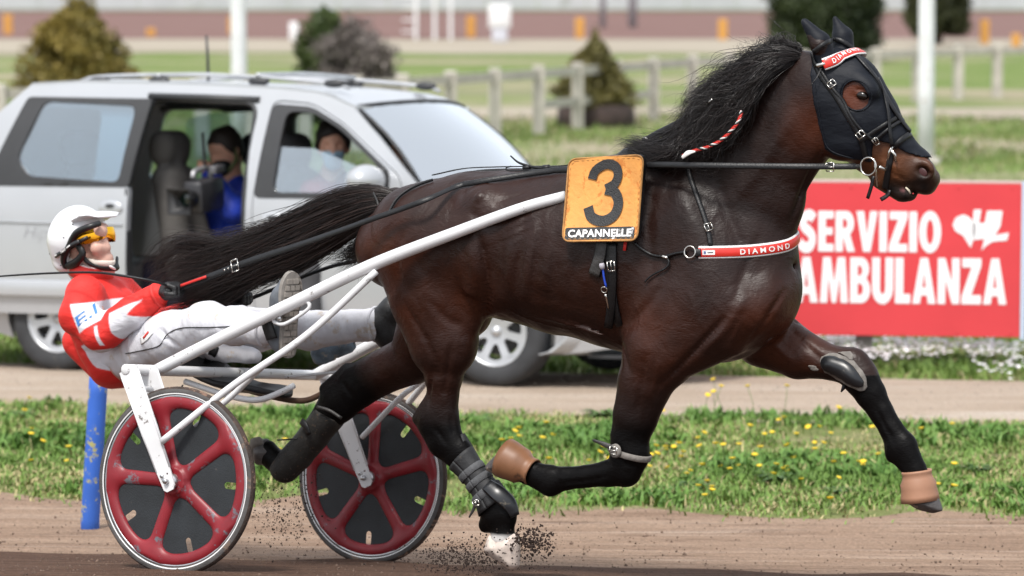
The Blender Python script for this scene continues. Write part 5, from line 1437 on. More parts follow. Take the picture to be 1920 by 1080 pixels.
# hooves
def hoof(top, toe_dir, length, r0, r1, y, frame=HF, pinkish=False):
    """truncated slanted cone from the coronet 'top' (3D) along toe_dir"""
    d = np.asarray(toe_dir, float); d /= np.linalg.norm(d)
    return d
M_hoof = mat('hoof_horn', (.075, .068, .066), rough=.5, var=.35, vscale=30, bump=.25, bscale=40, aniso=(1, 1, 6), dirt=(.25, .2, .16), dirt_amt=.35, dirt_scale=18)
M_hoof_pale = mat('hoof_horn_pale', (.60, .51, .45), rough=.4, var=.25, vscale=22, bump=.2, bscale=40, dirt=(.16, .11, .085), dirt_amt=.36, dirt_scale=16)
M_sole = mat('hoof_sole', (.16, .14, .12), rough=.8, var=.4, vscale=30, bump=.4, bscale=60)
M_shoe = mat('steel', (.35, .35, .36), rough=.35, metal=1.0, var=.2, vscale=30)
def build_hoof(outline, y, half, mt):
    """outline in pixels: the hoof's side view; rounded across its width"""
    P = np.array([HF.pix(u, v, y) for u, v in outline])[:, [0, 2]]
    lo, hi = P.min(0) - .03, P.max(0) + .03
    f = Field((lo[0], y - half - .02, lo[1]), (hi[0], y + half + .02, hi[1]), .0042)
    sl, X, Y, Z = f.sub(f.lo, f.lo + f.h * f.n)
    d = poly_sdf(X[:, 0, :], Z[:, 0, :], P)[:, None, :]
    q = np.abs(Y - y)
    # widest inside, narrowing to the outline: rounded plan
    wd = half * np.sqrt(np.clip(np.minimum(-d, .045) / .045, 0, 1))
    f.f = np.maximum(d, q - np.maximum(wd, .002)).astype(np.float32) * .7
    V, Q = f.mesh(); return relax(V, Q, 7, .5)
obj('hoof', build_hoof([(918, 1002), (968, 1000), (974, 1022), (973, 1062), (962, 1070), (936, 1056), (908, 1032)], -.15, .055, M_hoof_pale), M_hoof_pale, horse, HF)
obj('hoof', build_hoof([(1692, 925), (1756, 925), (1768, 958), (1750, 963), (1722, 956), (1700, 942)], .15, .055, M_hoof), M_hoof, horse, HF)
obj('hoof', build_hoof([(962, 836), (975, 845), (950, 893), (935, 893), (911, 881), (913, 870), (935, 848)], -.17, .055, M_hoof), M_hoof, horse, HF)
obj('hoof', build_hoof([(474, 822), (500, 822), (522, 845), (505, 872), (482, 872), (474, 850)], .15, .055, M_hoof), M_hoof, horse, HF)
obj('hoof_sole', build_hoof([(470, 822), (486, 818), (498, 832), (478, 858), (470, 850)], .13, .045, M_sole), M_sole, horse, HF)

# ------------------------------------------------------------------ hair
def hair(guides, n, seg, rad, spread, seed, wob=.012, lenvar=.35, flyaway=.06, frame=HF, curl=.6):
    """strands between guide curves. guides: list of (list of (u,v,y)) all the same length"""
    r = np.random.default_rng(seed)
    G = np.array([[frame.pix(u, v, y) for u, v, y in g] for g in guides])   # (g, k, 3)
    G = np.array([resample(g, seg) for g in G])
    ng = len(G)
    t = r.uniform(0, ng - 1 - 1e-6, n); i = t.astype(int); fr_ = (t - i)[:, None, None]
    P = G[i] * (1 - fr_) + G[i + 1] * fr_
    L = np.clip(1 - lenvar * r.beta(1.2, 2.5, n), .2, 1)
    s = np.linspace(0, 1, seg)[None, :] * L[:, None]
    # resample along each strand to its own length
    q = s * (seg - 1); a = np.clip(q.astype(int), 0, seg - 2); b = (q - a)[..., None]
    P = np.take_along_axis(P, a[..., None].repeat(3, 2), 1) * (1 - b) + np.take_along_axis(P, (a + 1)[..., None].repeat(3, 2), 1) * b
    sp = np.asarray(spread)
    off = r.normal(0, 1, (n, 1, 3)) * sp
    # locks: groups of strands share an offset
    nl = max(6, n // 22); lk = r.integers(0, nl, n); loff = r.normal(0, 1, (nl, 1, 3)) * sp * 1.1
    amp = (s ** .8)[..., None] * 1.0 + .25
    P = P + off * amp * .45 + loff[lk] * amp * .7
    ph = r.uniform(0, 6.28, (nl, 1, 3))[lk]; fq = r.uniform(3, 8, (nl, 1, 3))[lk]
    P = P + np.sin(fq * s[..., None] * curl * 2 + ph) * wob * (s[..., None] ** 1.1)
    fly = r.random(n) < flyaway
    P[fly] += (r.normal(0, 1, (fly.sum(), 1, 3)) * sp * 2.0 + np.array([0, 0, .01])) * (s[fly][..., None] ** 1.3)
    rr = rad * r.uniform(.6, 1.25, n)
    T = np.gradient(P, axis=1); T /= np.linalg.norm(T, axis=2)[..., None] + 1e-9
    up = r.normal(0, 1, (n, 1, 3)); N = np.cross(T, up); N /= np.linalg.norm(N, axis=2)[..., None] + 1e-9
    B = np.cross(T, N)
    tap = np.clip(1.15 - np.linspace(0, 1, seg) ** 2 * 1.0, .12, 1)[None, :, None] * rr[:, None, None]
    ang = [0, 2.094, 4.188]
    R3 = np.stack([P + tap * (math.cos(q) * N + math.sin(q) * B) for q in ang], 2)      # n, seg, 3, 3
    V = R3.reshape(-1, 3)
    base = (np.arange(n) * seg * 3)[:, None, None]
    k = np.arange(seg - 1)[None, :, None] * 3; j = np.arange(3)[None, None, :]; j2 = (j + 1) % 3
    F = np.stack([base + k + j, base + k + j2, base + k + 3 + j2, base + k + 3 + j], -1).reshape(-1, 4)
    return V, F
def hair_col(V, n3, c0, c1, seed):
    r = np.random.default_rng(seed); n = len(V) // n3
    t = r.beta(1.5, 3, n)[:, None]
    return np.repeat(np.array(c0) * (1 - t) + np.array(c1) * t, n3, 0)

M_hair = mat('horse_hair', rough=.34, spec=.5, attr='col')
SEG = 18
tail_parts = []
tg = [[(742, 364, -.03), (700, 355, -.05), (640, 362, -.05), (575, 398, -.05), (500, 437, -.05), (420, 462, -.04), (350, 478, -.03), (290, 500, -.02)],
      [(742, 372, -.05), (690, 372, -.08), (620, 395, -.08), (550, 430, -.08), (470, 465, -.08), (400, 492, -.06), (330, 520, -.05), (290, 545, -.03)],
      [(738, 385, -.05), (690, 395, -.09), (620, 425, -.09), (550, 460, -.09), (480, 490, -.08), (420, 518, -.08), (360, 545, -.07), (310, 575, -.05)],
      [(732, 395, -.04), (690, 415, -.08), (630, 448, -.08), (570, 478, -.08), (510, 500, -.08), (450, 520, -.08), (390, 542, -.07), (330, 568, -.05)],
      [(728, 392, .0), (692, 410, .02), (640, 440, .04), (580, 475, .04), (520, 498, .04), (460, 518, .04), (400, 540, .04), (340, 565, .04)],
      [(736, 375, .03), (690, 380, .05), (620, 408, .06), (550, 445, .06), (480, 477, .06), (410, 505, .05), (350, 530, .05), (300, 555, .04)]]
tail_parts.append(hair(tg, 5200, SEG, .0011, (.024, .022, .026), 3, wob=.028, lenvar=.55, flyaway=.07, curl=.9))
# shorter hair hanging under the dock, long fine arching ends, and loose flyaways
tg2 = [[(735, 395, -.03), (712, 410, -.05), (690, 425, -.05), (672, 447, -.05), (655, 462, -.05), (640, 472, -.04)],
       [(728, 400, -.01), (712, 425, -.02), (700, 455, -.03), (690, 478, -.03), (684, 500, -.03), (676, 512, -.02)],
       [(722, 402, .02), (700, 430, .03), (680, 450, .03), (655, 468, .03), (620, 480, .03), (590, 478, .03)]]
tail_parts.append(hair(tg2, 900, SEG, .0011, (.016, .02, .02), 4, wob=.02, lenvar=.6, flyaway=.12))
tg3 = [[(520, 440, -.04), (440, 455, -.05), (400, 448, -.05), (350, 448, -.05), (315, 470, -.05), (290, 520, -.05)],
       [(500, 470, -.04), (430, 470, -.05), (385, 455, -.05), (335, 450, -.04), (300, 480, -.04), (282, 545, -.04)],
       [(500, 490, -.04), (420, 505, -.05), (360, 510, -.05), (310, 525, -.05), (280, 550, -.05), (262, 585, -.05)]]
tail_parts.append(hair(tg3, 380, SEG, .0009, (.02, .02, .02), 5, wob=.02, lenvar=.35, flyaway=.1))
tg4 = [[(560, 470, -.08), (500, 520, -.08), (440, 560, -.07), (370, 590, -.06), (310, 610, -.05), (250, 630, -.05)],
       [(540, 485, -.08), (480, 520, -.08), (420, 545, -.08), (340, 565, -.08), (280, 575, -.07), (230, 590, -.06)]]
tail_parts.append(hair(tg4, 90, SEG, .0010, (.02, .02, .018), 6, wob=.02, lenvar=.4, flyaway=.1))
TV = np.vstack([p[0] for p in tail_parts]); off = np.cumsum([0] + [len(p[0]) for p in tail_parts])
TF = np.vstack([p[1] + o for p, o in zip(tail_parts, off)])
obj('tail', (TV, TF), M_hair, horse, HF, col=hair_col(TV, SEG * 3, (.0085, .0065, .0062), (.040, .021, .016), 5))

mg = [[(1500, 106, -.03), (1462, 98, -.05), (1422, 108, -.06), (1385, 130, -.06), (1345, 160, -.06), (1310, 185, -.06), (1285, 208, -.06)],
      [(1492, 108, -.05), (1450, 116, -.10), (1405, 138, -.11), (1360, 165, -.11), (1325, 195, -.11), (1295, 220, -.10), (1270, 240, -.10)],
      [(1478, 110, -.06), (1438, 134, -.12), (1395, 165, -.13), (1355, 195, -.13), (1322, 220, -.13), (1295, 240, -.13), (1272, 255, -.12)],
      [(1455, 104, -.07), (1425, 150, -.13), (1395, 185, -.14), (1362, 212, -.14), (1330, 238, -.14), (1302, 258, -.14), (1280, 272, -.13)],
      [(1425, 118, -.07), (1410, 165, -.13), (1390, 202, -.14), (1362, 230, -.15), (1335, 255, -.15), (1308, 275, -.15), (1285, 288, -.14)],
      [(1395, 138, -.07), (1390, 180, -.13), (1375, 220, -.15), (1355, 248, -.15), (1330, 270, -.16), (1300, 285, -.16), (1270, 292, -.15)]]
mane_parts = [hair(mg, 4200, SEG, .0011, (.024, .022, .027), 13, wob=.040, lenvar=.6, flyaway=.12, curl=1.1)]
mg2 = [[(1340, 175, -.04), (1310, 195, -.08), (1285, 225, -.10), (1260, 255, -.10), (1225, 268, -.08), (1180, 270, -.05)],
       [(1310, 200, -.05), (1295, 235, -.12), (1270, 262, -.13), (1240, 275, -.12), (1200, 275, -.10), (1160, 278, -.06)],
       [(1290, 225, -.07), (1290, 255, -.15), (1275, 280, -.17), (1245, 290, -.17), (1210, 288, -.13), (1170, 284, -.09)],
       [(1270, 240, -.06), (1275, 268, -.15), (1270, 285, -.18), (1255, 298, -.18), (1230, 298, -.17), (1200, 296, -.13)]]
mane_parts.append(hair(mg2, 1500, SEG, .0011, (.014, .014, .016), 14, wob=.022, lenvar=.55, flyaway=.10, curl=.9))
mg3 = [[(1502, 104, -.02), (1484, 84, -.03), (1460, 76, -.04), (1435, 86, -.04), (1400, 102, -.04)],
       [(1500, 106, .03), (1478, 92, .03), (1455, 92, .03), (1420, 110, .03), (1385, 130, .03)],
       [(1460, 108, .03), (1420, 120, .04), (1380, 145, .05), (1335, 175, .05), (1290, 210, .05)]]
mane_parts.append(hair(mg3, 620, SEG, .0010, (.02, .022, .022), 15, wob=.04, lenvar=.5, flyaway=.25, curl=1.1))
TV = np.vstack([p[0] for p in mane_parts]); off = np.cumsum([0] + [len(p[0]) for p in mane_parts])
TF = np.vstack([p[1] + o for p, o in zip(mane_parts, off)])
obj('mane', (TV, TF), M_hair, horse, HF, col=hair_col(TV, SEG * 3, (.0085, .007, .007), (.026, .017, .015), 6))
# ------------------------------------------------------------------ what the horse wears
M_leather = mat('black_leather', (.0075, .0075, .0085), rough=.42, spec=.4, var=.25, vscale=25, bump=.15, bscale=140)
M_leather_grey = mat('worn_leather', (.035, .033, .032), rough=.5, spec=.5, var=.5, vscale=22, bump=.2, bscale=120)
M_hood = mat('hood_cloth', (.0040, .0056, .0100), rough=.6, spec=.25, var=.15, vscale=6, bump=.5, bscale=13, aniso=(1, 1, 2.2))
M_steel = mat('buckle_steel', (.62, .60, .56), rough=.22, metal=1.0)
M_red = mat('red_band', (.62, .028, .018), rough=.38, spec=.5, var=.06, vscale=20, coat=.2)
M_white = mat('white_trim', (.78, .78, .78), rough=.45)
M_white_text = mat('white_print', (.82, .80, .78), rough=.5)
M_rubber_black = mat('black_rubber', (.012, .012, .013), rough=.45, var=.3, vscale=20, dirt=(.09, .07, .055), dirt_amt=.2, dirt_scale=14)

def buckle(c, n, along, w, h, parent=None, name='buckle'):
    R = basis(n, along)
    b = [np.array([sx * w / 2, sy * h / 2, 0.003]) for sx, sy in ((-1, -1), (1, -1), (1, 1), (-1, 1), (-1, -1))]
    V = [xf(tube(np.array([b[i], b[i + 1]]), .0022, 6), R, c) for i in range(4)]
    V.append(xf(tube(np.array([[-w / 2, 0, .004], [w / 2, 0, .004]]), .0016, 6), R, c))
    return obj(name, join(*V), M_steel, parent, HF)

def strap_on(name, pts, width, parent=None, m=None, n=24, lift=.004, th=.004):
    A, B = on_horse(pts, lift, n)
    return obj(name, strap(A, B, width, th), m or M_leather, parent, HF)

# --- hood: the head's own form, a few millimetres larger, cut along its hem
def build_hood():
    lo = hp(1500, 395, 0); hi = hp(1780, 20, 0)
    f = Field((lo[0] - .06, -.24 + min(0, HK * .5), lo[2] - .05), (hi[0] + .06, .30, hi[2] + .06), .0058)
    head_field(f, grow=.009)
    f.chain([nd((1462, 100), (1545, 290), 0, .099), nd((1518, 101), (1556, 250), 0, .091)], .05)
    for s, tip, base in ((-1, (1505, 34), (1552, 122)), (1, (1562, 28), (1582, 104))):
        mx, my = (tip[0] + base[0]) / 2 + 8, (tip[1] + base[1]) / 2
        f.cap(hp(*base, s * .06), hp(mx, my, s * .07), .042, .036, .012)
        f.cap(hp(mx, my, s * .07), hp(tip[0] + 4, tip[1] + 7, s * .07), .037, .013, .008)
    hem = [(1490, 20), (1640, 20), (1700, 190), (1760, 268), (1756, 300), (1735, 297), (1702, 286), (1676, 268), (1652, 262), (1636, 276), (1630, 305), (1598, 300), (1565, 292), (1546, 280), (1536, 230), (1528, 180), (1520, 135), (1520, 108), (1500, 60)]
    P = np.array([hp(u, v, -.085 if u < 1640 and v > 100 else (-.045 if v > 240 else 0)) for u, v in hem])[:, [0, 2]]
    f.prism(P)
    # eye openings
    ce = np.array([hp(1606 + 26 * math.cos(a) + 3 * math.sin(a), 179 + 27 * math.sin(a), -.10) for a in np.linspace(0, 2 * math.pi, 24, endpoint=False)])[:, [0, 2]]
    f.cut_prism(ce)
    # soft folds in the cloth
    f.noise(.0020, 26, 5, (1, .6, 1.6))
    V, Q = f.mesh(); return relax(V, Q, 1, .4)
HoodV, HoodQ = build_hood()
hood = tag(obj('horse_hood', (HoodV, HoodQ), M_hood, None, HF), 'black cloth hood with ear covers and eye holes over horse head', 'horse hood')
# rim of the eye opening
_b = BVHTree.FromPolygons([tuple(v) for v in HoodV], [tuple(q) for q in HoodQ.tolist()])
def on_hood(pts, lift=.004, n=24, smooth=3):
    P = resample(np.array(pts, float), n); A, B = [], []
    for u, v in P:
        o, d = HF.ray(u, v)
        p, nn, i, t = _b.ray_cast(o, d); p2, n2, i2, t2 = HBVH.ray_cast(o, d)
        if p is None or (p2 is not None and t2 < t - .002): p, nn, t = p2, n2, t2
        if p is None:
            q = o + d * (Vector(hp(u, v)) - o).length
            p, nn, i, t = HBVH.find_nearest(q)
        A.append(np.array(p) + np.array(nn) * lift); B.append(np.array(nn))
    A, B = np.array(A), np.array(B)
    for _ in range(smooth): A[1:-1] = (A[:-2] + 2 * A[1:-1] + A[2:]) / 4; B[1:-1] = (B[:-2] + 2 * B[1:-1] + B[2:]) / 4
    return A, B
A, B = on_hood([(1606 + 29 * math.cos(a) + 3 * math.sin(a), 179 + 30 * math.sin(a)) for a in np.linspace(0, 2 * math.pi, 24)], .001, 40, 6)
obj('eye_rim', tube(A, .0032, 6, caps=False), M_hood, hood, HF)
A, B = on_hood([(1524, 112), (1524, 140), (1531, 180), (1539, 230), (1549, 275), (1568, 288), (1600, 297)], .0005, 30)
obj('hem', tube(A, .003, 6), M_hood, hood, HF)

# --- bridle
bridle = thing('bridle', 'black leather bridle with red browband, steel bit ring and noseband', 'bridle', HF, hp(1640, 300, -.1))
def hstrap(name, pts, width, m=None, lift=.004, n=26, th=.004, parent=None):
    A, B = on_hood(pts, lift, n)
    return obj(name, strap(A, B, width, th), m or M_leather, parent or bridle, HF)
hstrap('cheek_strap', [(1524, 98), (1530, 125), (1545, 150), (1568, 180), (1590, 218), (1610, 250), (1617, 270), (1625, 300)], .020)
hstrap('cheek_strap', [(1532, 118), (1556, 158), (1580, 190), (1600, 225), (1622, 250), (1636, 262)], .012, lift=.007)
hstrap('noseband', [(1612, 265), (1636, 248), (1660, 233), (1682, 220), (1694, 213)], .017)
hstrap('noseband', [(1640, 262), (1660, 246), (1680, 232), (1698, 222)], .013, lift=.006)
hstrap('noseband', [(1676, 276), (1690, 262), (1708, 250), (1722, 246), (1728, 250)], .022)
hstrap('face_strap', [(1606, 106), (1624, 126), (1642, 150), (1664, 190), (1684, 222), (1704, 248)], .020, lift=.006)
hstrap('face_strap', [(1642, 148), (1654, 175), (1662, 205), (1666, 240), (1674, 272)], .013, lift=.009)
hstrap('curb_strap', [(1672, 282), (1668, 305), (1664, 330), (1660, 352)], .022)
hstrap('headpiece', [(1528, 96), (1545, 82), (1565, 74), (1580, 78), (1598, 92)], .018, lift=.006)
def browband():
    A, B = on_hood([(1546, 121), (1560, 116), (1576, 110), (1590, 105), (1602, 101)], .012, 30, 8)
    # carry it on round the forehead to the far side
    c = hp(1565, 120); x = A[:, 0] - c[0]; far = A[::-1].copy()
    far[:, 1] = 2 * (HK * (far[:, 0] - HX0)) - far[:, 1]; Bf = B[::-1].copy(); Bf[:, 1] *= -1
    mid = (A[-1] + far[0]) / 2 + np.array([.012, 0, .0])
    P = np.vstack([A, mid[None], far]); Nn = np.vstack([B, np.array([[.9, .2, .3]]), Bf])
    for _ in range(10): P[24:38] = (P[23:37] + 2 * P[24:38] + P[25:39]) / 4; Nn[24:38] = (Nn[23:37] + 2 * Nn[24:38] + Nn[25:39]) / 4
    return P, Nn
bp, bn = browband()
obj('browband_edge', strap(bp, bn, .044, .003), M_white, bridle, HF)
bb = obj('browband', strap(bp, bn, .034, .003, lift=.0025), M_red, bridle, HF)
def text_on_path(name, txt, P, Nn, s0, s1, height, m, parent, lift=.007, bold=.0, xs=None, flip=False):
    """lettering that follows a band: P polyline, from arc fraction s0 to s1"""
    V2, F = text_mesh(txt, 1.0, bold)
    V2 = V2 - (V2.max(0) + V2.min(0)) / 2; V2 = V2 / (V2[:, 1].max() - V2[:, 1].min()) * height
    L = np.r_[0, np.cumsum(np.linalg.norm(np.diff(P, axis=0), axis=1))]; tot = L[-1]
    w = V2[:, 0].max() - V2[:, 0].min(); V2[:, 0] *= (s1 - s0) * tot / w
    q = V2[:, 0] + (s0 + s1) / 2 * tot
    T = np.gradient(P, axis=0); T /= np.linalg.norm(T, axis=1)[:, None]
    N1 = Nn / np.linalg.norm(Nn, axis=1)[:, None]; Bn = np.cross(N1, T)
    f = lambda X: np.stack([np.interp(q, L, X[:, j]) for j in range(3)], 1)
    V = f(P) + f(Bn) * V2[:, 1:2] + f(N1) * lift
    return obj(name, (V, F), m, parent, HF, smooth=False)
text_on_path('lettering', 'D I A M O N D', bp, bn, .10, .50, .018, M_white_text, bridle, .0085, .02)
# silver boss where the band meets the cheek strap
A, B = on_hood([(1534, 124), (1548, 119)], .012, 4, 0)
obj('boss', tube(A, [.008, .0085, .007], 8), M_steel, bridle, HF)
for (u, v, w, h, ax) in ((1561, 158, .022, .028, 0), (1614, 251, .022, .028, 0), (1641, 262, .03, .018, 0)):
    A, B = on_hood([(u - 3, v - 4), (u + 3, v + 4)], .009, 3, 0)
    buckle(A[1], B[1], A[2] - A[0], w, h, bridle)
# bit ring, bar and shank
BR = hp(1628, 312, -.115)
nrm = np.array([-.12, -1, .05])
obj('bit_ring', ring(BR, .031, .0034, basis(nrm), 28, 8), M_steel, bridle, HF)
obj('bit', tube([hp(1648, 313, -.095), hp(1660, 318, -.07), hp(1672, 322, .0)], [.007, .006, .006], 8), M_steel, bridle, HF)
obj('bit_shank', tube([hp(1640, 300, -.118), hp(1642, 318, -.118), hp(1644, 350, -.112)], [.004, .0045, .004], 8), M_steel, bridle, HF)
obj('bit_hook', tube([hp(1676, 270, -.085), hp(1668, 284, -.09), hp(1664, 300, -.09)], [.005, .005, .003], 8, flat=.5), M_steel, bridle, HF)
obj('bit_hook', tube([hp(1670, 280, -.09), hp(1678, 290, -.088), hp(1680, 304, -.085)], [.005, .005, .003], 8, flat=.5), M_steel, bridle, HF)
obj('strap_end', strap([hp(1638, 330, -.10), hp(1634, 350, -.10), hp(1627, 372, -.095)], [(-.2, -1, 0)] * 3, .014, n=8), M_leather, bridle, HF)
obj('strap_end', strap([hp(1668, 356, -.045), hp(1664, 366, -.05), hp(1652, 374, -.055)], [(-.2, -1, 0)] * 3, .016, n=8), M_leather, bridle, HF)
obj('strap_end', tube([hp(1540, 128, -.115), hp(1532, 145, -.13), hp(1519, 161, -.14)], [.002, .0018, .001], 6), M_leather_grey, bridle, HF)

# --- reins
def rein(name, label, P, w, th=.004, nrm=(0, -1, .25), n=60):
    return obj(name, strap(P, [nrm] * len(P), w, th, n=n), M_leather, None, HF), P
near_pts = [hp(1605, 312, -.125), hp(1560, 312, -.14), HF.pix(1500, 312, -.17), HF.pix(1400, 311, -.21), HF.pix(1300, 310, -.235), HF.pix(1215, 309, -.20), HF.pix(1130, 316, -.17)]
A, B = on_horse([(1052, 324), (1000, 330), (930, 341), (860, 353)], .012, 10)
near_pts += [a for a in A] + [HF.pix(800, 374, -.30), HF.pix(752, 392, -.31), HF.pix(700, 410, -.32), HF.pix(640, 432, -.28), HF.pix(560, 460, -.22), HF.pix(470, 489, -.19), HF.pix(400, 516, -.18), HF.pix(335, 540, -.17)]
P = resample(np.array(near_pts), 110)
nn = np.tile([0, -1, .3], (110, 1)); 
near_rein = tag(obj('rein', strap(P, nn, [.022, .023, .024, .022, .022, .028, .028], .004), M_leather, None, HF), 'black leather rein along near flank, from bit ring to right glove', 'rein', 'driving reins')
buckle(hp(1557, 313, -.145), np.array([0, -1, 0]), np.array([1, 0, 0]), .028, .030, near_rein)
obj('billet', tube([hp(1612, 312, -.12), hp(1595, 313, -.128)], .008, 8, flat=.6), M_leather_grey, near_rein, HF)
q = HF.pix(441, 498, -.195); buckle(q, np.array([0, -1, .2]), HF.pix(470, 489, -.19) - HF.pix(400, 516, -.18), .03, .045, near_rein)
for u, v in ((428, 503), (421, 506)): obj('stud', ellipsoid(HF.pix(u, v, -.197), (.004, .003, .004), None, 8, 6), M_steel, near_rein, HF)
M_red_rein = mat('red_grip', (.55, .02, .015), rough=.6)
obj('grip', strap([HF.pix(388, 519, -.187), HF.pix(362, 528, -.184), HF.pix(340, 536, -.178)], [(0, -1, .3)] * 3, .011, .003, n=8, lift=.004), M_red_rein, near_rein, HF)
far_pts = [hp(1640, 312, .06), hp(1570, 312, .14), HF.pix(1470, 312, .19), HF.pix(1300, 311, .26), HF.pix(1140, 312, .30), HF.pix(1000, 318, .28), HF.pix(860, 330, .26), HF.pix(760, 400, .24),
           HF.pix(690, 478, .20), HF.pix(620, 500, .18), HF.pix(560, 522, .16), HF.pix(500, 548, .14), HF.pix(470, 560, .12)]
far_rein = tag(obj('rein', strap(np.array(far_pts), [(0, -1, .3)] * len(far_pts), .016, .004, n=80), M_leather, None, HF), 'black rein behind the tail, running to the left glove', 'rein', 'driving reins')

# --- saddle cloth with the number
def cloth_surface(n=16):
    C = [(1066, 297), (1208, 289), (1196, 452), (1053, 454)]        # corners: tl tr br bl
    g = np.zeros((n, n, 3))
    for i, t in enumerate(np.linspace(0, 1, n)):
        for j, s in enumerate(np.linspace(0, 1, n)):
            top = np.array(C[0]) * (1 - s) + np.array(C[1]) * s; bot = np.array(C[3]) * (1 - s) + np.array(C[2]) * s
            u, v = top * (1 - t) + bot * t
            g[i, j] = hit(u, v, .0)[0] if (v > 318) else (0, 0, 0)
            if v <= 318:
                a = hit(u, 320, 0)[0]; b = HF.pix(u, v, a[1] * 1.0); g[i, j] = (b[0], a[1] + .0, b[2])
    y = g[:, :, 1]
    y = np.minimum(y, -.20)
    T_, S_ = np.meshgrid(np.linspace(-1, 1, n), np.linspace(-1, 1, n), indexing='ij')
    M = np.stack([np.ones(n * n), S_.ravel(), T_.ravel(), (S_ * T_).ravel(), (S_ ** 2).ravel(), (T_ ** 2).ravel()], 1)
    co = np.linalg.lstsq(M, y.ravel(), rcond=None)[0]
    fit = (M @ co).reshape(n, n)
    # keep outside the body everywhere
    fit += min(0, (y - fit)[n // 4:].min()) * .6 - .034
    def surf(st, lift=0.0):
        st = np.asarray(st, float); s, t = st[:, 0], st[:, 1]
        u = (C[0][0] * (1 - s) + C[1][0] * s) * (1 - t) + (C[3][0] * (1 - s) + C[2][0] * s) * t
        v = (C[0][1] * (1 - s) + C[1][1] * s) * (1 - t) + (C[3][1] * (1 - s) + C[2][1] * s) * t
        ss, tt = 2 * s - 1, 2 * t - 1
        yy = co[0] + co[1] * ss + co[2] * tt + co[3] * ss * tt + co[4] * ss ** 2 + co[5] * tt ** 2 + (fit - (M @ co).reshape(n, n)).flat[0] - lift
        return np.array([HF.pix(a, b, c) for a, b, c in zip(u, v, yy)])
    return surf
cs = cloth_surface()
cloth = thing('number_cloth', 'orange saddle number cloth with a black 3 on horse back', 'number cloth', HF, HF.pix(1125, 450, -.3))
M_orange = mat('orange_cloth', (.70, .31, .075), rough=.65, var=.16, vscale=14, bump=.2, bscale=60, dirt=(.55, .19, .035), dirt_amt=.40, dirt_scale=26)
M_digit = mat('black_digit', (.022, .022, .023), rough=.6, var=.3, vscale=30, bump=.4, bscale=220)
M_labelblack = mat('label_black', (.012, .012, .013), rough=.4, dirt=(.6, .6, .6), dirt_amt=.3, dirt_scale=30)
rc = round_poly([(0, 0), (1, 0), (1, 1), (0, 1)], .11, 7)
V2, F2 = poly_fill(rc, step=.06)
F2 = [f[::-1] for f in F2]
V, F = slab(V2, F2, lambda q: cs(q, 0), .022, np.array([0, 1., 0]))
obj('backing', (V, F), M_leather, cloth, HF, smooth=False)
rc2 = (rc - .5) * .985 + .5
V2, F2 = poly_fill(rc2, step=.06); F2 = [f[::-1] for f in F2]
V, F = slab(V2, F2, lambda q: cs(q, .006), .004, np.array([0, 1., 0]))
obj('panel', (V, F), M_orange, cloth, HF, smooth=False)
edge = cs(np.vstack([rc2, rc2[:1]]), .006)
obj('piping', tube(edge, .0035, 6, caps=False), mat('tan_piping', (.35, .17, .05), rough=.7, var=.4, vscale=40), cloth, HF)
st = (rc - .5) * .93 + .5
dash = []
SS = resample(np.vstack([st, st[:1]]), 121)
for i in range(0, 120, 2):
    dash.append(tube(cs(SS[i:i + 2], .0075), .0008, 4))
obj('stitching', join(*dash), mat('thread', (.55, .3, .1), rough=.8), cloth, HF)
# numeral: two bowls of thick stroke, with an open left side
def numeral3():
    up = [(.32, .27), (.38, .165), (.50, .125), (.635, .165), (.675, .27), (.625, .375), (.52, .415)]
    lo = [(.52, .415), (.655, .455), (.715, .57), (.665, .705), (.52, .765), (.365, .715), (.30, .575)]
    out = []
    up_c = resample(np.array([(.325, .285), (.36, .195), (.485, .135), (.60, .17), (.635, .255), (.60, .345), (.50, .395)]), 22)
    lo_c = resample(np.array([(.50, .395), (.61, .43), (.665, .545), (.62, .67), (.49, .725), (.355, .68), (.305, .575)]), 24)
    def ribbon(c, w):
        c = np.stack([(c[:, 0] - .485) * 1.10 + .508, (c[:, 1] - .43) * 1.13 + .425], 1)
        T = np.gradient(c, axis=0); T[:, 0] *= 1; T /= np.linalg.norm(T, axis=1)[:, None]
        N = np.stack([-T[:, 1], T[:, 0]], 1)
        return c + N * w / 2, c - N * w / 2
    a1, b1 = ribbon(up_c, .115); a2, b2 = ribbon(lo_c, .125)
    return (a1, b1), (a2, b2)
(u1, u2), (l1, l2) = numeral3()
# one outline: outer edge of both bowls, then the inner edges back
from itertools import chain as _ch
def ribbon_mesh(a, b, lift, th):
    A0, B0 = cs(a, lift), cs(b, lift); A1, B1 = cs(a, lift + th), cs(b, lift + th); n = len(a)
    V = np.vstack([A0, B0, A1, B1]); F = []
    for i in range(n - 1):
        F += [(2 * n + i, 2 * n + i + 1, 3 * n + i + 1, 3 * n + i), (i, n + i, n + i + 1, i + 1), (i, i + 1, 2 * n + i + 1, 2 * n + i), (n + i, 3 * n + i, 3 * n + i + 1, n + i + 1)]
    F += [(0, 2 * n, 3 * n, n), (n - 1, 2 * n - 1, 4 * n - 1, 3 * n - 1)]
    return V, F
obj('numeral', join(ribbon_mesh(u1, u2, .0075, .004), ribbon_mesh(l1, l2, .0068, .004)), M_digit, cloth, HF, smooth=False)
lp = round_poly([(.035, .83), (.945, .83), (.945, .972), (.035, .972)], .03, 4)
V2, F2 = poly_fill(lp, step=.08); F2 = [f[::-1] for f in F2]
V, F = slab(V2, F2, lambda q: cs(q, .0078), .003, np.array([0, 1., 0]))
obj('label', (V, F), M_labelblack, cloth, HF, smooth=False)
V2, F = text_mesh('CAPANNELLE', 1.0, .034, spacing=1.06)
V2 = (V2 - V2.min(0)) / (V2.max(0) - V2.min(0))
V2 = np.stack([.075 + V2[:, 0] * .83, .945 - V2[:, 1] * .092], 1)
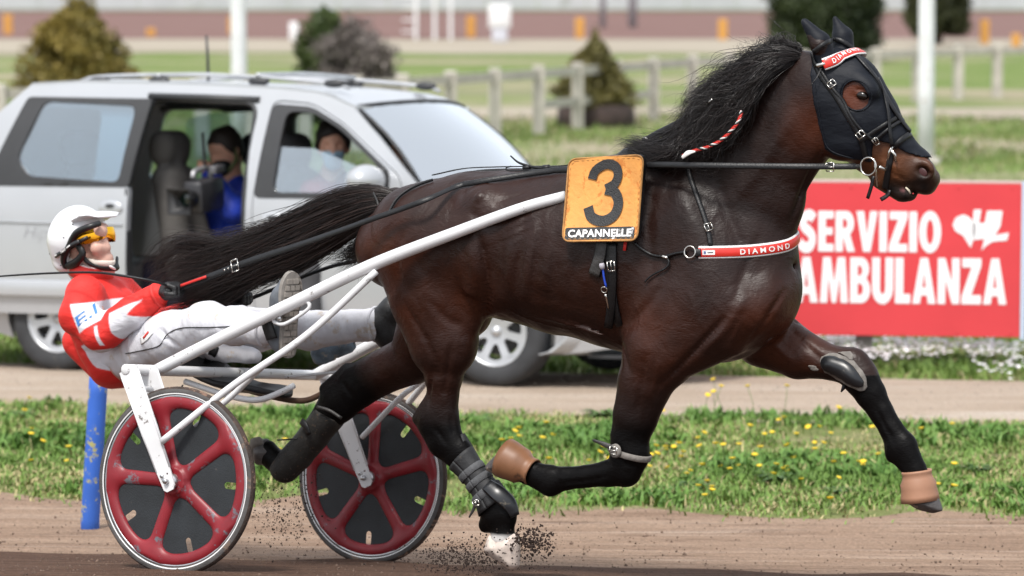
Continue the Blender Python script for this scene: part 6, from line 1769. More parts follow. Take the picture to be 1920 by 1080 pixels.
obj('lettering', (cs(V2, .0105), F), M_white_text, cloth, HF, smooth=False)
# straps that hold the cloth and hang below it
def loop_at(xl, z0, width_f, name, parent, m, width, lift=.006, ang=(0, 360), n=60, tilt=0.0):
    P, Nn = [], []
    for a in np.radians(np.linspace(ang[0], ang[1], n)):
        d = Vector((0, math.cos(a), math.sin(a))); o = Vector((xl + tilt * math.sin(a), 0, z0)) + d * 1.2
        p, nn, i, t = HBVH.ray_cast(o, -d)
        if p is None or p.z < zmin or abs(p.y) > .335: continue
        nn = Vector((0, nn.y, nn.z)).normalized()
        P.append(np.array(p) + np.array(nn) * lift); Nn.append(np.array(nn))
    P, Nn = np.array(P), np.array(Nn)
    for _ in range(3): P[1:-1] = (P[:-2] + 2 * P[1:-1] + P[2:]) / 4
    return obj(name, strap(P, Nn, width, .005), m, parent, HF)
girth = thing('harness_girth', 'black girth and back pad buckled round the horse under its number cloth', 'girth', HF, HF.pix(1148, 630, 0))
zmin = HF.pix(1150, 662, 0)[2]; gx = HF.pix(1142, 560, -.27)[0]; gzc = HF.pix(1150, 470, 0)[2]
loop_at(gx, gzc, None, 'girth_strap', girth, M_leather, .035, .006, (95, 452), 70, .0)
loop_at(gx - .01, gzc, None, 'back_pad', girth, M_leather, .13, .012, (20, 160), 40)
strap_on('tug', [(1130, 452), (1126, 480), (1115, 515)], .045, girth, M_leather_grey, 12, .007)
strap_on('billet', [(1150, 455), (1150, 520), (1148, 570), (1143, 610)], .032, girth, M_leather, 16, .014)
A, B = on_horse([(1148, 490), (1150, 505)], .02, 3); buckle(A[1], B[1], A[2] - A[0], .034, .026, girth)
A, B = on_horse([(1134, 500), (1136, 518), (1140, 535)], .022, 8)
obj('cord', tube(A, .004, 6), mat('blue_cord', (.02, .07, .5), rough=.5), girth, HF)
A, B = on_horse([(1132, 492), (1134, 503)], .024, 4)
obj('cord_knot', tube(A, [.008, .012, .006], 8), mat('grey_cord', (.4, .38, .42), rough=.7), girth, HF)
A, B = on_horse([(1136, 540), (1137, 541)], .02, 2); obj('snap_ring', ring(A[0], .011, .002, basis(B[0]), 16, 6), M_steel, girth, HF)
A, B = on_horse([(1138, 548), (1141, 560), (1144, 575)], .018, 6); obj('snap_hook', tube(A, [.005, .004, .0025], 6), M_steel, girth, HF)
A, B = on_horse([(1174, 452), (1172, 470)], .012, 3); obj('red_tag', strap(A, B, .012), M_red_rein, girth, HF)

# --- breast collar
collar = thing('breast_collar', 'red breast strap with white edges lettered DIAMOND across horse chest', 'breast collar', HF, HF.pix(1400, 485, 0))
def collar_path():
    A, B = on_horse([(1311, 474), (1350, 474), (1400, 472), (1440, 468), (1470, 463), (1490, 457), (1498, 452)], .006, 26)
    x0 = A[-1]; P = [a for a in A]; N_ = [b for b in B]
    # round the front of the chest to the far side
    zc = A[-1][2]
    ax = HF.pix(1400, 470, 0)[0]
    a0 = math.atan2(x0[1], x0[0] - ax)
    ends = []
    for a in np.linspace(a0, math.radians(150), 34)[1:]:
        d = Vector((math.cos(a), math.sin(a), 0)); z = zc - .0 * abs(a)
        o = Vector((ax, 0, zc + .012 - .02 * max(0, a - .5))) + d * 1.0
        p, nn, i, t = HBVH.ray_cast(o, -d)
        if p is None: continue
        P.append(np.array(p) + np.array(nn) * .006); N_.append(np.array(nn))
    P, N_ = np.array(P), np.array(N_)
    N_[:, 2] *= .3
    for _ in range(8): P[1:-1] = (P[:-2] + 2 * P[1:-1] + P[2:]) / 4; N_[1:-1] = (N_[:-2] + 2 * N_[1:-1] + N_[2:]) / 4
    return P, N_
cp, cn = collar_path()
obj('edging', strap(cp, cn, .047, .004, n=90), M_white, collar, HF)
obj('band', strap(cp, cn, .034, .003, n=90, lift=.0035), M_red, collar, HF)
L_ = np.r_[0, np.cumsum(np.linalg.norm(np.diff(cp, axis=0), axis=1))]
def frac(u, v):
    q = hit(u, v, .006)[0]; return L_[np.argmin(np.linalg.norm(cp - q, axis=1))] / L_[-1]
text_on_path('lettering', 'D I A M O N D', cp, cn, frac(1388, 473), frac(1476, 462), .019, M_white_text, collar, .0085, .02)
s0 = frac(1316, 474)
V2, F2 = poly_fill([(0, -.008), (.042, -.008), (.042, .008), (0, .008)], step=.008)
def on_band(q2, lift):
    T = np.gradient(cp, axis=0); T /= np.linalg.norm(T, axis=1)[:, None]; N1 = cn / np.linalg.norm(cn, axis=1)[:, None]; Bn = np.cross(N1, T)
    f = lambda X: np.stack([np.interp(q2[:, 0] + s0 * L_[-1], L_, X[:, j]) for j in range(3)], 1)
    return f(cp) + f(Bn) * q2[:, 1:2] + f(N1) * lift
obj('maker_patch', (on_band(V2, .008), F2), M_white_text, collar, HF, smooth=False)
V2, F2 = poly_fill([(.004, -.004), (.012, -.004), (.012, .005), (.004, .005)], step=.004)
obj('patch_print', (on_band(V2, .0095), F2), mat('blue_print', (.08, .13, .3), rough=.5), collar, HF, smooth=False)
V2, F2 = poly_fill([(.017, -.001), (.036, -.001), (.036, .002), (.017, .002)], step=.004)
obj('patch_print', (on_band(V2, .0095), F2), M_leather_grey, collar, HF, smooth=False)
rp, rn = hit(1296, 473, .012)
obj('collar_ring', ring(rp, .021, .0028, basis(rn), 24, 8), M_steel, collar, HF)
strap_on('trace', [(1304, 474), (1316, 474)], .03, collar, M_leather, 6, .010)
A, B = on_horse([(1288, 473), (1270, 475), (1248, 481), (1225, 478), (1205, 468), (1190, 455)], .008, 30)
obj('trace', tube(A, .0055, 8), M_leather, collar, HF)
A, B = on_horse([(1250, 482), (1258, 490), (1252, 502), (1235, 512), (1218, 522), (1212, 530)], .010, 24)
obj('loose_end', tube(A, [.0045, .004, .003], 6), M_leather, collar, HF)
A, B = on_horse([(1244, 480), (1256, 484)], .014, 4); obj('clip', tube(A, .006, 8), M_steel, collar, HF)
# neck strap from the collar over the withers
strap_on('neck_strap', [(1286, 296), (1294, 330), (1308, 372), (1322, 412), (1329, 440), (1332, 462)], .018, collar, M_leather, 30, .007)
A, B = on_horse([(1326, 424), (1329, 432)], .014, 3); buckle(A[1], B[1], A[2] - A[0], .026, .026, collar)

# --- overcheck rein and the braided rope at the mane
check = thing('overcheck_rein', 'black check rein running from back pad up into the mane', 'check rein', HF, HF.pix(1210, 265, 0))
obj('strap', tube([HF.pix(1207, 266, -.06), HF.pix(1235, 250, -.07), HF.pix(1275, 230, -.09), HF.pix(1315, 205, -.12), HF.pix(1340, 188, -.13)], .014, 10, n=30, flat=.45), M_leather, check, HF)
obj('steel_ring', ring(HF.pix(1209, 264, -.07), .012, .0025, basis((0, -1, 0)), 16, 6), M_steel, check, HF)
obj('steel_clip', tube([HF.pix(1325, 196, -.17), HF.pix(1336, 186, -.18)], .004, 6), M_steel, check, HF)
rope_px = [(1280, 292), (1300, 283), (1325, 276), (1350, 264), (1370, 246), (1384, 228), (1391, 208)]
A, B = on_horse(rope_px, .0, 90)
Rq = resample(np.array(rope_px, float), 90); A = np.array([HF.pix(u, v, a[1] - .095) for (u, v), a in zip(Rq, A)])
TT, NN, BB = frames_along(A)
M_rope_w = mat('white_rope', (.7, .68, .66), rough=.7); M_rope_k = mat('black_rope', (.015, .014, .014), rough=.7)
braid = thing('braided_rope', 'red, white and black braided cord hanging in the mane', 'cord', HF, A[0])
for j, (m_, nm) in enumerate(((M_red, 'red_strand'), (M_rope_w, 'white_strand'), (M_rope_k, 'black_strand'), (M_red, 'red_strand'))):
    ph = np.linspace(0, 2 * math.pi * 7, 90) + j * math.pi / 2
    obj(nm, tube(A + .0036 * (np.cos(ph)[:, None] * NN + np.sin(ph)[:, None] * BB), .0029, 6), m_, braid, HF)
obj('tassel', strap([HF.pix(1304, 284, -.245), HF.pix(1290, 287, -.25), HF.pix(1279, 296, -.25)], [(0, -1, .2)] * 3, [.006, .02, .012], .003, n=10), M_rope_w, braid, HF)

# --- crupper strap along the loins to the tail, back strap
crupper = thing('crupper', 'black crupper strap lying along the horse rump to tail', 'crupper', HF, HF.pix(800, 340, 0))
A, B = on_horse([(732, 400), (744, 378), (762, 362), (785, 350), (812, 341)], .008, 30); obj('tail_loop', tube(A, .0055, 8, flat=.6), M_leather, crupper, HF)
Pk = [HF.pix(u, v, 0) + np.array([0, 0, .008]) for u, v in ((812, 333), (870, 321), (930, 318), (985, 317), (1050, 316), (1100, 310))]
obj('back_strap', strap(Pk, [(0, 0, 1)] * 6, .022, .004, n=40), M_leather, crupper, HF)
obj('strap_end', tube([HF.pix(1050, 313, -.05), HF.pix(1010, 315, -.06), HF.pix(975, 306, -.06), HF.pix(957, 292, -.06)], [.006, .006, .005, .003], 8, n=20, flat=.4), M_leather, crupper, HF)
obj('strap_end', tube([HF.pix(1050, 317, -.09), HF.pix(1000, 319, -.09), HF.pix(955, 320, -.09), HF.pix(948, 315, -.09), HF.pix(958, 312, -.09)], .0028, 6, n=26), M_leather, crupper, HF)
for u in (988, 1024): obj('keeper', tube([HF.pix(u - 6, 315, -.055), HF.pix(u + 6, 314, -.055)], .011, 8), M_leather, crupper, HF)
obj('tail_tie', tube([HF.pix(700, 362, -.09), HF.pix(707, 378, -.12), HF.pix(711, 395, -.13), HF.pix(709, 408, -.12)], [.006, .007, .006, .004], 8, n=14, flat=.5), M_leather_grey, crupper, HF)

# --- boots
M_bell = mat('tan_rubber', (.34, .175, .105), rough=.55, spec=.5, var=.10, vscale=9, dirt=(.25, .11, .05), dirt_amt=.25, dirt_scale=12)
M_bell_dark = mat('brown_rubber', (.21, .095, .045), rough=.48, spec=.5, var=.2, vscale=9, dirt=(.10, .05, .03), dirt_amt=.4, dirt_scale=12)
def bell_boot(label, top, bottom, r_top, r_bot, m, y):
    a, b = HF.pix(*top, y), HF.pix(*bottom, y); d = b - a; L = np.linalg.norm(d)
    prof = [(r_top * .92, -.004), (r_top * 1.06, -.008), (r_top * 1.1, 0), (r_top * 1.04, .006), (r_top * 1.1, L * .2), (r_top * .45 + r_bot * .62, L * .38), (r_bot * .93, L * .55), (r_bot, L * .8), (r_bot * 1.02, L), (r_bot * .95, L), (r_bot * .92, L * .8), (r_bot * .8, L * .5), (r_top * .9, L * .2)]
    V, F = lathe(prof, 36, closed=True)
    o = obj('bell_boot', xf((V, F), basis(d, (0, 1, 0)), a), m, None, HF)
    return tag(o, label, 'bell boot', 'rubber bell boots on the fore hooves')
bell_boot('tan rubber bell boot on outstretched fore hoof', (1719, 886), (1726, 940), .050, .068, M_bell, .15)
bell_boot('brown rubber bell boot on folded near fore hoof', (997, 884), (945, 858), .047, .074, M_bell_dark, -.17)

M_kneeshell = mat('black_shell', (.011, .012, .014), rough=.32, spec=.5, var=.3, vscale=12, dirt=(.10, .085, .065), dirt_amt=.28, dirt_scale=16)
M_felt = mat('grey_leather', (.17, .155, .14), rough=.75, var=.35, vscale=30, bump=.3, bscale=90)
# knee boot on the outstretched leg: an oval padded shell on its near face
kb = thing('knee_boot', 'black oval knee boot strapped on outstretched front leg', 'knee boot', HF, HF.pix(1585, 700, .1), 'leg boots')
def leg_patch(poly_px, lift, bulge, m, parent, name, ytop):
    V2, F2 = poly_fill(round_poly(poly_px, 18, 5), step=7)
    P = []
    edge_d = -poly_sdf(V2[:, 0], V2[:, 1], round_poly(poly_px, 18, 5))
    for (u, v), e in zip(V2, edge_d):
        p, n = hit(u, v, 0)
        if p[1] > ytop: p = HF.pix(u, v, ytop)
        P.append(p + np.array([0, -1., 0]) * (lift + bulge * math.sqrt(min(1, max(0, e) / 14))))
    P = np.array(P)
    for _ in range(2):
        acc = np.zeros_like(P); c = np.zeros(len(P))
        for f in F2:
            for i in range(3):
                acc[f[i]] += P[f[(i + 1) % 3]] + P[f[(i + 2) % 3]]; c[f[i]] += 2
        P = .4 * P + .6 * acc / c[:, None]
    n = len(P); V, F = slab(V2, [f[::-1] for f in F2], lambda q: P, .02, np.array([0, 1., 0]))
    return obj(name, (V, F), m, parent, HF)
leg_patch([(1534, 668), (1560, 656), (1604, 672), (1630, 710), (1627, 734), (1606, 736), (1560, 708), (1540, 698)], .004, .006, M_felt, kb, 'backing', .13)
leg_patch([(1538, 671), (1560, 661), (1600, 677), (1624, 712), (1622, 728), (1606, 729), (1562, 704), (1542, 694)], .012, .024, M_kneeshell, kb, 'shell', .13)
leg_patch([(1566, 660), (1590, 655), (1604, 660), (1600, 680), (1585, 670)], .006, .002, M_felt, kb, 'strap_tab', .14)
leg_patch([(1514, 682), (1530, 684), (1538, 694), (1530, 700), (1516, 692)], .004, .004, M_felt, kb, 'strap_tab', .14)
obj('strap_end', tube([HF.pix(1588, 718, .12), HF.pix(1582, 726, .11), HF.pix(1577, 735, .10)], [.007, .009, .003], 8, flat=.4), M_leather, kb, HF)
# strap above the near knee
ks = thing('knee_boot', 'worn grey knee strap with buckle on folded near front leg', 'knee boot', HF, HF.pix(1180, 860, -.17), 'leg boots')
def leg_loop(p, axis_px, y, radius_probe, m, width, parent, name, lift=.005, n=40, a0=0, a1=360, th=.004):
    c = HF.pix(*p, y); ax = HF.pix(*axis_px[1], y) - HF.pix(*axis_px[0], y); ax /= np.linalg.norm(ax); R = basis(ax, (0, -1, 0))
    P, Nn = [], []
    for a in np.radians(np.linspace(a0, a1, n)):
        d = R @ np.array([math.cos(a), math.sin(a), 0]); q, nn, i, t = HBVH.ray_cast(Vector(c), Vector(d))
        r = (t if q is not None else radius_probe); r = min(r, radius_probe * 1.7)
        P.append(c + d * (r + lift)); Nn.append(d)
    P = np.array(P); Nn = np.array(Nn)
    for _ in range(3): P[1:-1] = (P[:-2] + 2 * P[1:-1] + P[2:]) / 4
    return obj(name, strap(P, Nn, width, th), m, parent, HF)
leg_loop((1178, 848), ((1190, 780), (1172, 862)), -.17, .055, M_felt, .024, ks, 'strap', .006)
A, B = on_horse([(1158, 845), (1160, 847)], .014, 2); obj('pad', xf(lathe([(.001, .006), (.02, .006), (.025, .003), (.026, -.004)], 24), basis(B[0], (1, 0, 0)), A[0]), M_felt, ks, HF)
obj('strap_end', strap([HF.pix(1160, 845, -.235), HF.pix(1140, 836, -.235), HF.pix(1112, 825, -.23)], [(0, -1, 0)] * 3, [.02, .02, .008], .004, n=10), M_leather_grey, ks, HF)
A, B = on_horse([(1150, 842), (1166, 846)], .022, 3); buckle(A[1], np.array([0, -1., 0]), A[2] - A[0], .028, .026, ks)
# shin and fetlock boot of the near hind leg
sb = thing('hind_shin_boot', 'grey and black strapped shin boot above white hind hoof', 'shin boot', HF, HF.pix(920, 950, -.15), 'leg boots')
def leg_sleeve(nodes, grow, a0, a1, m, parent, name, n=20, y=-.15, shape=None):
    """a sleeve round the leg between pixel points along its axis"""
    C = resample(np.array(nodes, float), n); R0 = []
    V, F = [], []; k = 28
    for i in range(n):
        p = HF.pix(*C[i], y); q0, q1 = HF.pix(*C[max(0, i - 1)], y), HF.pix(*C[min(n - 1, i + 1)], y); R = basis(q1 - q0, (0, -1, 0))
        rr = []
        for a in np.radians(np.linspace(a0, a1, k)):
            d = R @ np.array([math.cos(a), math.sin(a), 0]); h, nn, ii, t = HBVH.ray_cast(Vector(p), Vector(d))
            rr.append(min(t if h is not None else .04, .075))
        R0.append(rr)
    R0 = np.array(R0)
    for _ in range(3):
        R0[1:-1] = (R0[:-2] + 2 * R0[1:-1] + R0[2:]) / 4; R0[:, 1:-1] = (R0[:, :-2] + 2 * R0[:, 1:-1] + R0[:, 2:]) / 4
    for lift in (grow, grow + .006):
        for i in range(n):
            p = HF.pix(*C[i], y); q0, q1 = HF.pix(*C[max(0, i - 1)], y), HF.pix(*C[min(n - 1, i + 1)], y); R = basis(q1 - q0, (0, -1, 0))
            for j, a in enumerate(np.radians(np.linspace(a0, a1, k))):
                V.append(p + R @ np.array([math.cos(a), math.sin(a), 0]) * (R0[i, j] + lift + (shape(i / (n - 1), a) if shape else 0)))
    N0 = n * k
    for i in range(n - 1):
        for j in range(k - 1):
            a, b, c, d = i * k + j, i * k + j + 1, (i + 1) * k + j + 1, (i + 1) * k + j
            F += [(N0 + a, N0 + d, N0 + c, N0 + b), (a, b, c, d)]
    for i in range(n - 1): F += [(i * k, (i + 1) * k, N0 + (i + 1) * k, N0 + i * k), (i * k + k - 1, N0 + i * k + k - 1, N0 + (i + 1) * k + k - 1, (i + 1) * k + k - 1)]
    for j in range(k - 1): F += [(j, N0 + j, N0 + j + 1, j + 1), ((n - 1) * k + j, (n - 1) * k + j + 1, N0 + (n - 1) * k + j + 1, N0 + (n - 1) * k + j)]
    return obj(name, (np.array(V), F), m, parent, HF)
M_neo = mat('neoprene', (.014, .0145, .016), rough=.65, var=.3, vscale=20, bump=.2, bscale=150, dirt=(.09, .07, .055), dirt_amt=.2, dirt_scale=14)
M_web = mat('grey_webbing', (.075, .077, .082), rough=.8, var=.3, vscale=25, bump=.4, bscale=200)
leg_sleeve([(862, 862), (888, 892), (908, 920), (926, 950)], .004, 0, 360, M_neo, sb, 'sleeve')
leg_sleeve([(874, 828), (882, 850), (893, 872)], .012, 110, 250, M_neo, sb, 'shin_flap', 8) if False else None
for q, w in (((884, 886), .03), ((897, 905), .03), ((911, 928), .034)):
    leg_loop(q, ((870, 870), (912, 930)), -.15, .04, M_web, w, sb, 'strap', .012)
obj('fetlock_flap', strap([HF.pix(912, 908, -.19), HF.pix(934, 925, -.195), HF.pix(955, 945, -.185), HF.pix(966, 968, -.175)], [(.55, -.8, .35)] * 4, [.05, .065, .06, .035], .006, n=14), M_kneeshell, sb, HF)
obj('shin_flap', strap([HF.pix(866, 814, -.15), HF.pix(876, 838, -.15), HF.pix(890, 866, -.15), HF.pix(900, 884, -.15)], [(.9, -.3, .4)] * 4, [.02, .05, .06, .06], .008, n=14), M_neo, sb, HF)
obj('strap_end', strap([HF.pix(893, 938, -.215), HF.pix(888, 955, -.215), HF.pix(880, 970, -.21)], [(-.2, -1, 0)] * 3, [.014, .014, .006], .003, n=8), M_leather_grey, sb, HF)
buckle(HF.pix(893, 943, -.215), np.array([0, -1., 0]), np.array([.4, 0, -1]), .02, .026, sb)
# long black boot of the trailing hind leg
tb = thing('hind_shin_boot', 'long black tube boot on trailing hind leg beside the wheel', 'shin boot', HF, HF.pix(540, 880, .15), 'leg boots')
def tube_boot():
    f = Field(HF.pix(480, 915, .15) - np.array([.05, .12, .03]), HF.pix(670, 740, .15) + np.array([.05, .12, .03]), .005)
    y = .15
    f.chain([nc((618, 780), 33, y, .062), nc((590, 815), 31, y, .058), nc((560, 852), 31, y, .056), nc((534, 877), 32, y, .058)], .02)
    P = np.array([HF.pix(u, v, y) for u, v in ((592, 760), (648, 792), (620, 860), (560, 930), (480, 920), (500, 840))])[:, [0, 2]]
    f.prism(P); f.noise(.0012, 28, 4)
    V, Q = f.mesh(); return relax(V, Q, 2, .4)
obj('sleeve', tube_boot(), mat('dusty_black', (.014, .0125, .011), rough=.7, var=.4, vscale=14, bump=.3, bscale=120, dirt=(.13, .08, .045), dirt_amt=.3, dirt_scale=40), tb, HF)
obj('top_rim', tube([HF.pix(595, 763, .07), HF.pix(618, 770, .07), HF.pix(640, 784, .075)], .007, 8, n=12), M_leather_grey, tb, HF)
obj('strap', strap([HF.pix(566, 790, .08), HF.pix(574, 800, .07), HF.pix(580, 815, .07)], [(-.5, -1, .3)] * 3, .03, .006, n=8), M_leather, tb, HF)
obj('strap_end', tube([HF.pix(560, 822, .10), HF.pix(540, 824, .10), HF.pix(520, 825, .10)], .003, 6), M_leather, tb, HF)
# ------------------------------------------------------------------ the sulky
_nh, _fh = HF.pix(331, 902, -.685), HF.pix(702, 896, .685)
SF = Frame(-0.889, 13.49, (_nh[2] + _fh[2]) / 2, math.radians(-30), roll=-math.atan2(_nh[2] - _fh[2], 1.37))
sx0 = SF.pix(331, 902, -.685)[0]
M_frame = mat('white_frame_paint', (.66, .66, .67), rough=.34, spec=.5, var=.05, vscale=6, dirt=(.11, .09, .075), dirt_amt=.26, dirt_scale=26, coat=.2)
M_wheelred = mat('red_wheel', (.205, .012, .019), rough=.42, spec=.45, var=.15, vscale=12, dirt=(.13, .13, .15), dirt_amt=.34, dirt_scale=14)
M_disc = mat('wheel_disc', (.013, .016, .019), rough=.6, var=.35, vscale=9, bump=.15, bscale=200, dirt=(.07, .06, .055), dirt_amt=.16, dirt_scale=40)
M_tyre = mat('bike_tyre', (.075, .07, .068), rough=.7, var=.3, vscale=16, bump=.25, bscale=120, dirt=(.17, .12, .09), dirt_amt=.35, dirt_scale=10)
M_tyretread = mat('tyre_tread', (.045, .03, .024), rough=.9, var=.4, vscale=25, bump=.5, bscale=160, dirt=(.20, .12, .085), dirt_amt=.4, dirt_scale=20)
M_alloy = mat('alloy', (.55, .55, .56), rough=.35, metal=1.0, var=.15, vscale=14)
M_seat = mat('seat_black', (.012, .012, .013), rough=.55, var=.3, vscale=14, bump=.2, bscale=90)
M_brown = mat('brown_strap', (.10, .055, .035), rough=.7, var=.3, vscale=14)

sulky = thing('racing_sulky', 'white two-wheeled racing sulky with red spoked disc wheels', 'sulky', SF, (0, 0, -.34))

def make_rim():
    f = Field((-.33, -.33, -.03), (.33, .33, .03), .0042)
    a = np.linspace(0, 2 * math.pi, 73)
    pts = [(0.294 * math.cos(t), .294 * math.sin(t), 0) for t in a]
    f.f[:] = .2
    sl, X, Y, Z = f.sub(f.lo, f.lo + f.h * f.n)
    R = np.sqrt(X ** 2 + Y ** 2)
    # annulus with a soft rounded section
    q = np.sqrt(((R - .294) / .0255) ** 2 + (Z / .017) ** 2)
    f.mix(sl, ((q - 1) * .017), 0)
    for k in range(5):
        t = math.radians(36 + 72 * k)
        d = np.array([math.cos(t), math.sin(t), 0])
        u = X * d[0] + Y * d[1]; v = -X * d[1] + Y * d[0]
        hw = .024 + .006 * np.clip(u / .29, 0, 1) + 0 * Z
        q = np.sqrt((v / hw) ** 2 + (Z / .0145) ** 2)
        g = np.maximum(np.maximum((q - 1) * .0145, u - .292), .02 - u)
        f.mix(sl, g, .032)
    f.mix(sl, np.maximum(R - .045, np.abs(Z) - .02), .02)
    V, Q = f.mesh(); return relax(V, Q, 2, .4)
RIM = make_rim()
def slot(cx, a):
    h, r = .0175, .0125
    P = [(cx + sx * h + r * math.cos(t), r * math.sin(t)) for sx, rng_ in ((1, np.linspace(-1.57, 1.57, 7)), (-1, np.linspace(1.57, 4.71, 7))) for t in rng_]
    c, s = math.cos(a), math.sin(a)
    return [(x * c - y * s, x * s + y * c) for x, y in P]
DISC = poly_fill([(.292 * math.cos(t), .292 * math.sin(t)) for t in np.linspace(0, 2 * math.pi, 60, endpoint=False)], [slot(.246, math.radians(72 * k)) for k in range(5)], step=.03)
def build_wheel(center, flip, spin, label=None):
    """wheel parts in the sulky's own frame; axis along y"""
    Rm = rot('X', 90 if not flip else 90) @ rot('Z', spin)
    # tyre carries the wheel: thing > wheel > rim ...
    prof = [(.350 * 1, 0)]
    a = np.linspace(0, 2 * math.pi, 18, endpoint=False)
    tread = [(.3335 + .0175 * math.cos(t), .0165 * math.sin(t)) for t in a]
    w = obj('wheel', xf(lathe(tread, 96, closed=True), Rm, center), M_tyretread, sulky, SF)
    for s in (-1, 1):
        obj('sidewall', xf(lathe([(.3425, s * .0147), (.336, s * .0172), (.327, s * .0172), (.319, s * .0135)], 96), Rm, center), M_tyre, w, SF)
        obj('stripe', xf(lathe([(.3265, s * .0174), (.3245, s * .0176), (.3222, s * .0166)], 96), Rm, center), M_white, w, SF)
    obj('rim_bed', xf(lathe([(.322, .012), (.315, .0135), (.309, .012), (.309, -.012), (.315, -.0135), (.322, -.012)], 96, closed=True), Rm, center), M_alloy, w, SF)
    obj('spoked_rim', xf(RIM, Rm, center), M_wheelred, w, SF)
    V, F = slab(DISC[0], DISC[1], lambda q: np.c_[q, np.zeros(len(q))], .003, np.array([0, 0, 1.]))
    obj('disc', xf((V, F), Rm, center), M_disc, w, SF, smooth=False)
    obj('hub', xf(lathe([(.001, -.05), (.018, -.05), (.026, -.044), (.029, -.03), (.029, .03), (.026, .044), (.018, .05), (.001, .05)], 28), Rm, center), M_alloy, w, SF)
    return w
NC, FC = np.array([sx0, -.685, 0]), np.array([sx0, .685, 0])
build_wheel(NC, False, 0)
build_wheel(FC, True, -18)

def mir(p): p = np.array(p, float).copy(); p[..., 1] *= -1; return p
bar_n = SF.pix(236, 693, -.745)
bx, bz = bar_n[0], bar_n[2]
frame_parts = []
obj('crossbar', tube([[bx, -.745, bz], [bx, .745, bz]], .0205, 16, n=6), M_frame, sulky, SF)
for s in (-1, 1):
    obj('end_cap', xf(lathe([(.001, .004), (.017, .004), (.021, 0), (.021, -.01)], 16), basis((0, s, 0)), (bx, s * .747, bz)), M_frame, sulky, SF)
    # fork plates either side of the wheel
    for off, wd in ((.062, .034), (-.062, .034)):
        y = s * (.685 + off)
        top = np.array([bx + .012, y, bz]); bot = np.array([sx0, y, 0]); d = bot - top; L = np.linalg.norm(d); d /= L; e = np.array([d[2], 0, -d[0]])
        P = []
        for t, h in ((-.01, .042), (.55, .039), (.88, .032), (1.06, .026), (1.085, .015)):
            P.append((t, h))
        out = [top + d * L * t + e * h for t, h in P] + [top + d * L * t - e * h for t, h in P[::-1]]
        O2 = np.array([[p[0], p[2]] for p in out])
        holes = []
        for ht, he in ((1.0, .0), (.945, .012), (.945, -.012), (1.0, .016)):
            c = top + d * L * ht + e * he; r = .0075 if ht == 1.0 and he == 0 else .0042
            holes.append([(c[0] + r * math.cos(a), c[2] + r * math.sin(a)) for a in np.linspace(0, 2 * math.pi, 10, endpoint=False)])
        V2, F2 = poly_fill(O2, holes)
        V, F = slab(V2, F2, lambda q: np.c_[q[:, 0], np.full(len(q), y), q[:, 1]], .006, np.array([0, 1., 0]))
        pl = obj('fork_plate', (V, F), M_frame, sulky, SF, smooth=False)
        # stiffening flange folded along both edges
        for h in (1, -1):
            a0, a1 = top + d * L * .03 + e * .039 * h, top + d * L * .9 + e * .031 * h
            obj('flange', tube([a0 + np.array([0, .003, 0]), a1 + np.array([0, .003, 0])], .0045, 8), M_frame, pl, SF)
        c = top + d * L
        obj('axle_nut', xf(lathe([(.001, .014), (.009, .014), (.0115, .010), (.0115, -.006)], 6), basis((0, math.copysign(1, y) * (1 if off > 0 else -1), 0)), c + np.array([0, math.copysign(.003, off) * s, 0])), M_alloy, pl, SF)
        obj('bolt', xf(lathe([(.001, .008), (.006, .008), (.0075, .004), (.0075, -.004)], 10), basis((0, -1, 0)), top + d * L * .945 + e * .012), M_alloy, pl, SF)
    # gusset between the plates at the bar
    g = np.array([bx + .03, s * .685, bz - .055])
    obj('gusset', tube([[bx + .035, s * (.685 - .06), bz - .07], [bx + .035, s * (.685 + .06), bz - .07]], .011, 8), M_frame, sulky, SF)
# shafts
ns = [SF.pix(286, 694, -.55), SF.pix(420, 631, -.53), SF.pix(560, 563, -.50), SF.pix(700, 496, -.46), SF.pix(860, 434, -.42), SF.pix(980, 390, -.385), SF.pix(1060, 368, -.35)]
ns[0] = np.array([bx, -.55, bz])
for s in (-1, 1):
    P = np.array(ns) if s < 0 else mir(np.array(ns))
    obj('shaft', tube(P, [.0235, .0245, .0245, .024, .022, .02], 16, n=50), M_frame, sulky, SF)
    # the brace: one tube that parts into two for the two fork plates
    A = SF.pix(706, 508, -.462) ; B = SF.pix(575, 628, -.55); C = SF.pix(438, 722, -.66); D = SF.pix(302, 829, -.755)
    C2 = np.array([C[0] - .05, -.59, C[2] - .04]); D2 = np.array([D[0] + .01, -.62, D[2] + .02])
    B1 = B * .45 + C * .55
    for nm, pts in (('brace', [A, B, C, D]), ('inner_brace', [B1, C2 * .6 + B1 * .4, C2, D2])):
        pts = np.array(pts) if s < 0 else mir(np.array(pts))
        obj(nm, tube(pts, .0135 if nm == 'brace' else .0115, 12, n=30), M_frame, sulky, SF)
    # stirrup bracket
    S0 = [SF.pix(514, 604, -.50), SF.pix(512, 586, -.50), SF.pix(560, 566, -.50), SF.pix(577, 566, -.50), SF.pix(577, 580, -.50), SF.pix(535, 607, -.50), SF.pix(514, 604, -.50)]
    P = np.array(S0) if s < 0 else mir(np.array(S0))
    st_ = obj('stirrup', tube(P, .0075, 8, n=40, caps=False), M_frame, sulky, SF)
    c = SF.pix(524, 597, -.505); c = c if s < 0 else mir(c)
    obj('bolt', xf(lathe([(.001, .008), (.009, .008), (.011, .004), (.011, -.006)], 10), basis((0, s, 0)), c), M_alloy, st_, SF)
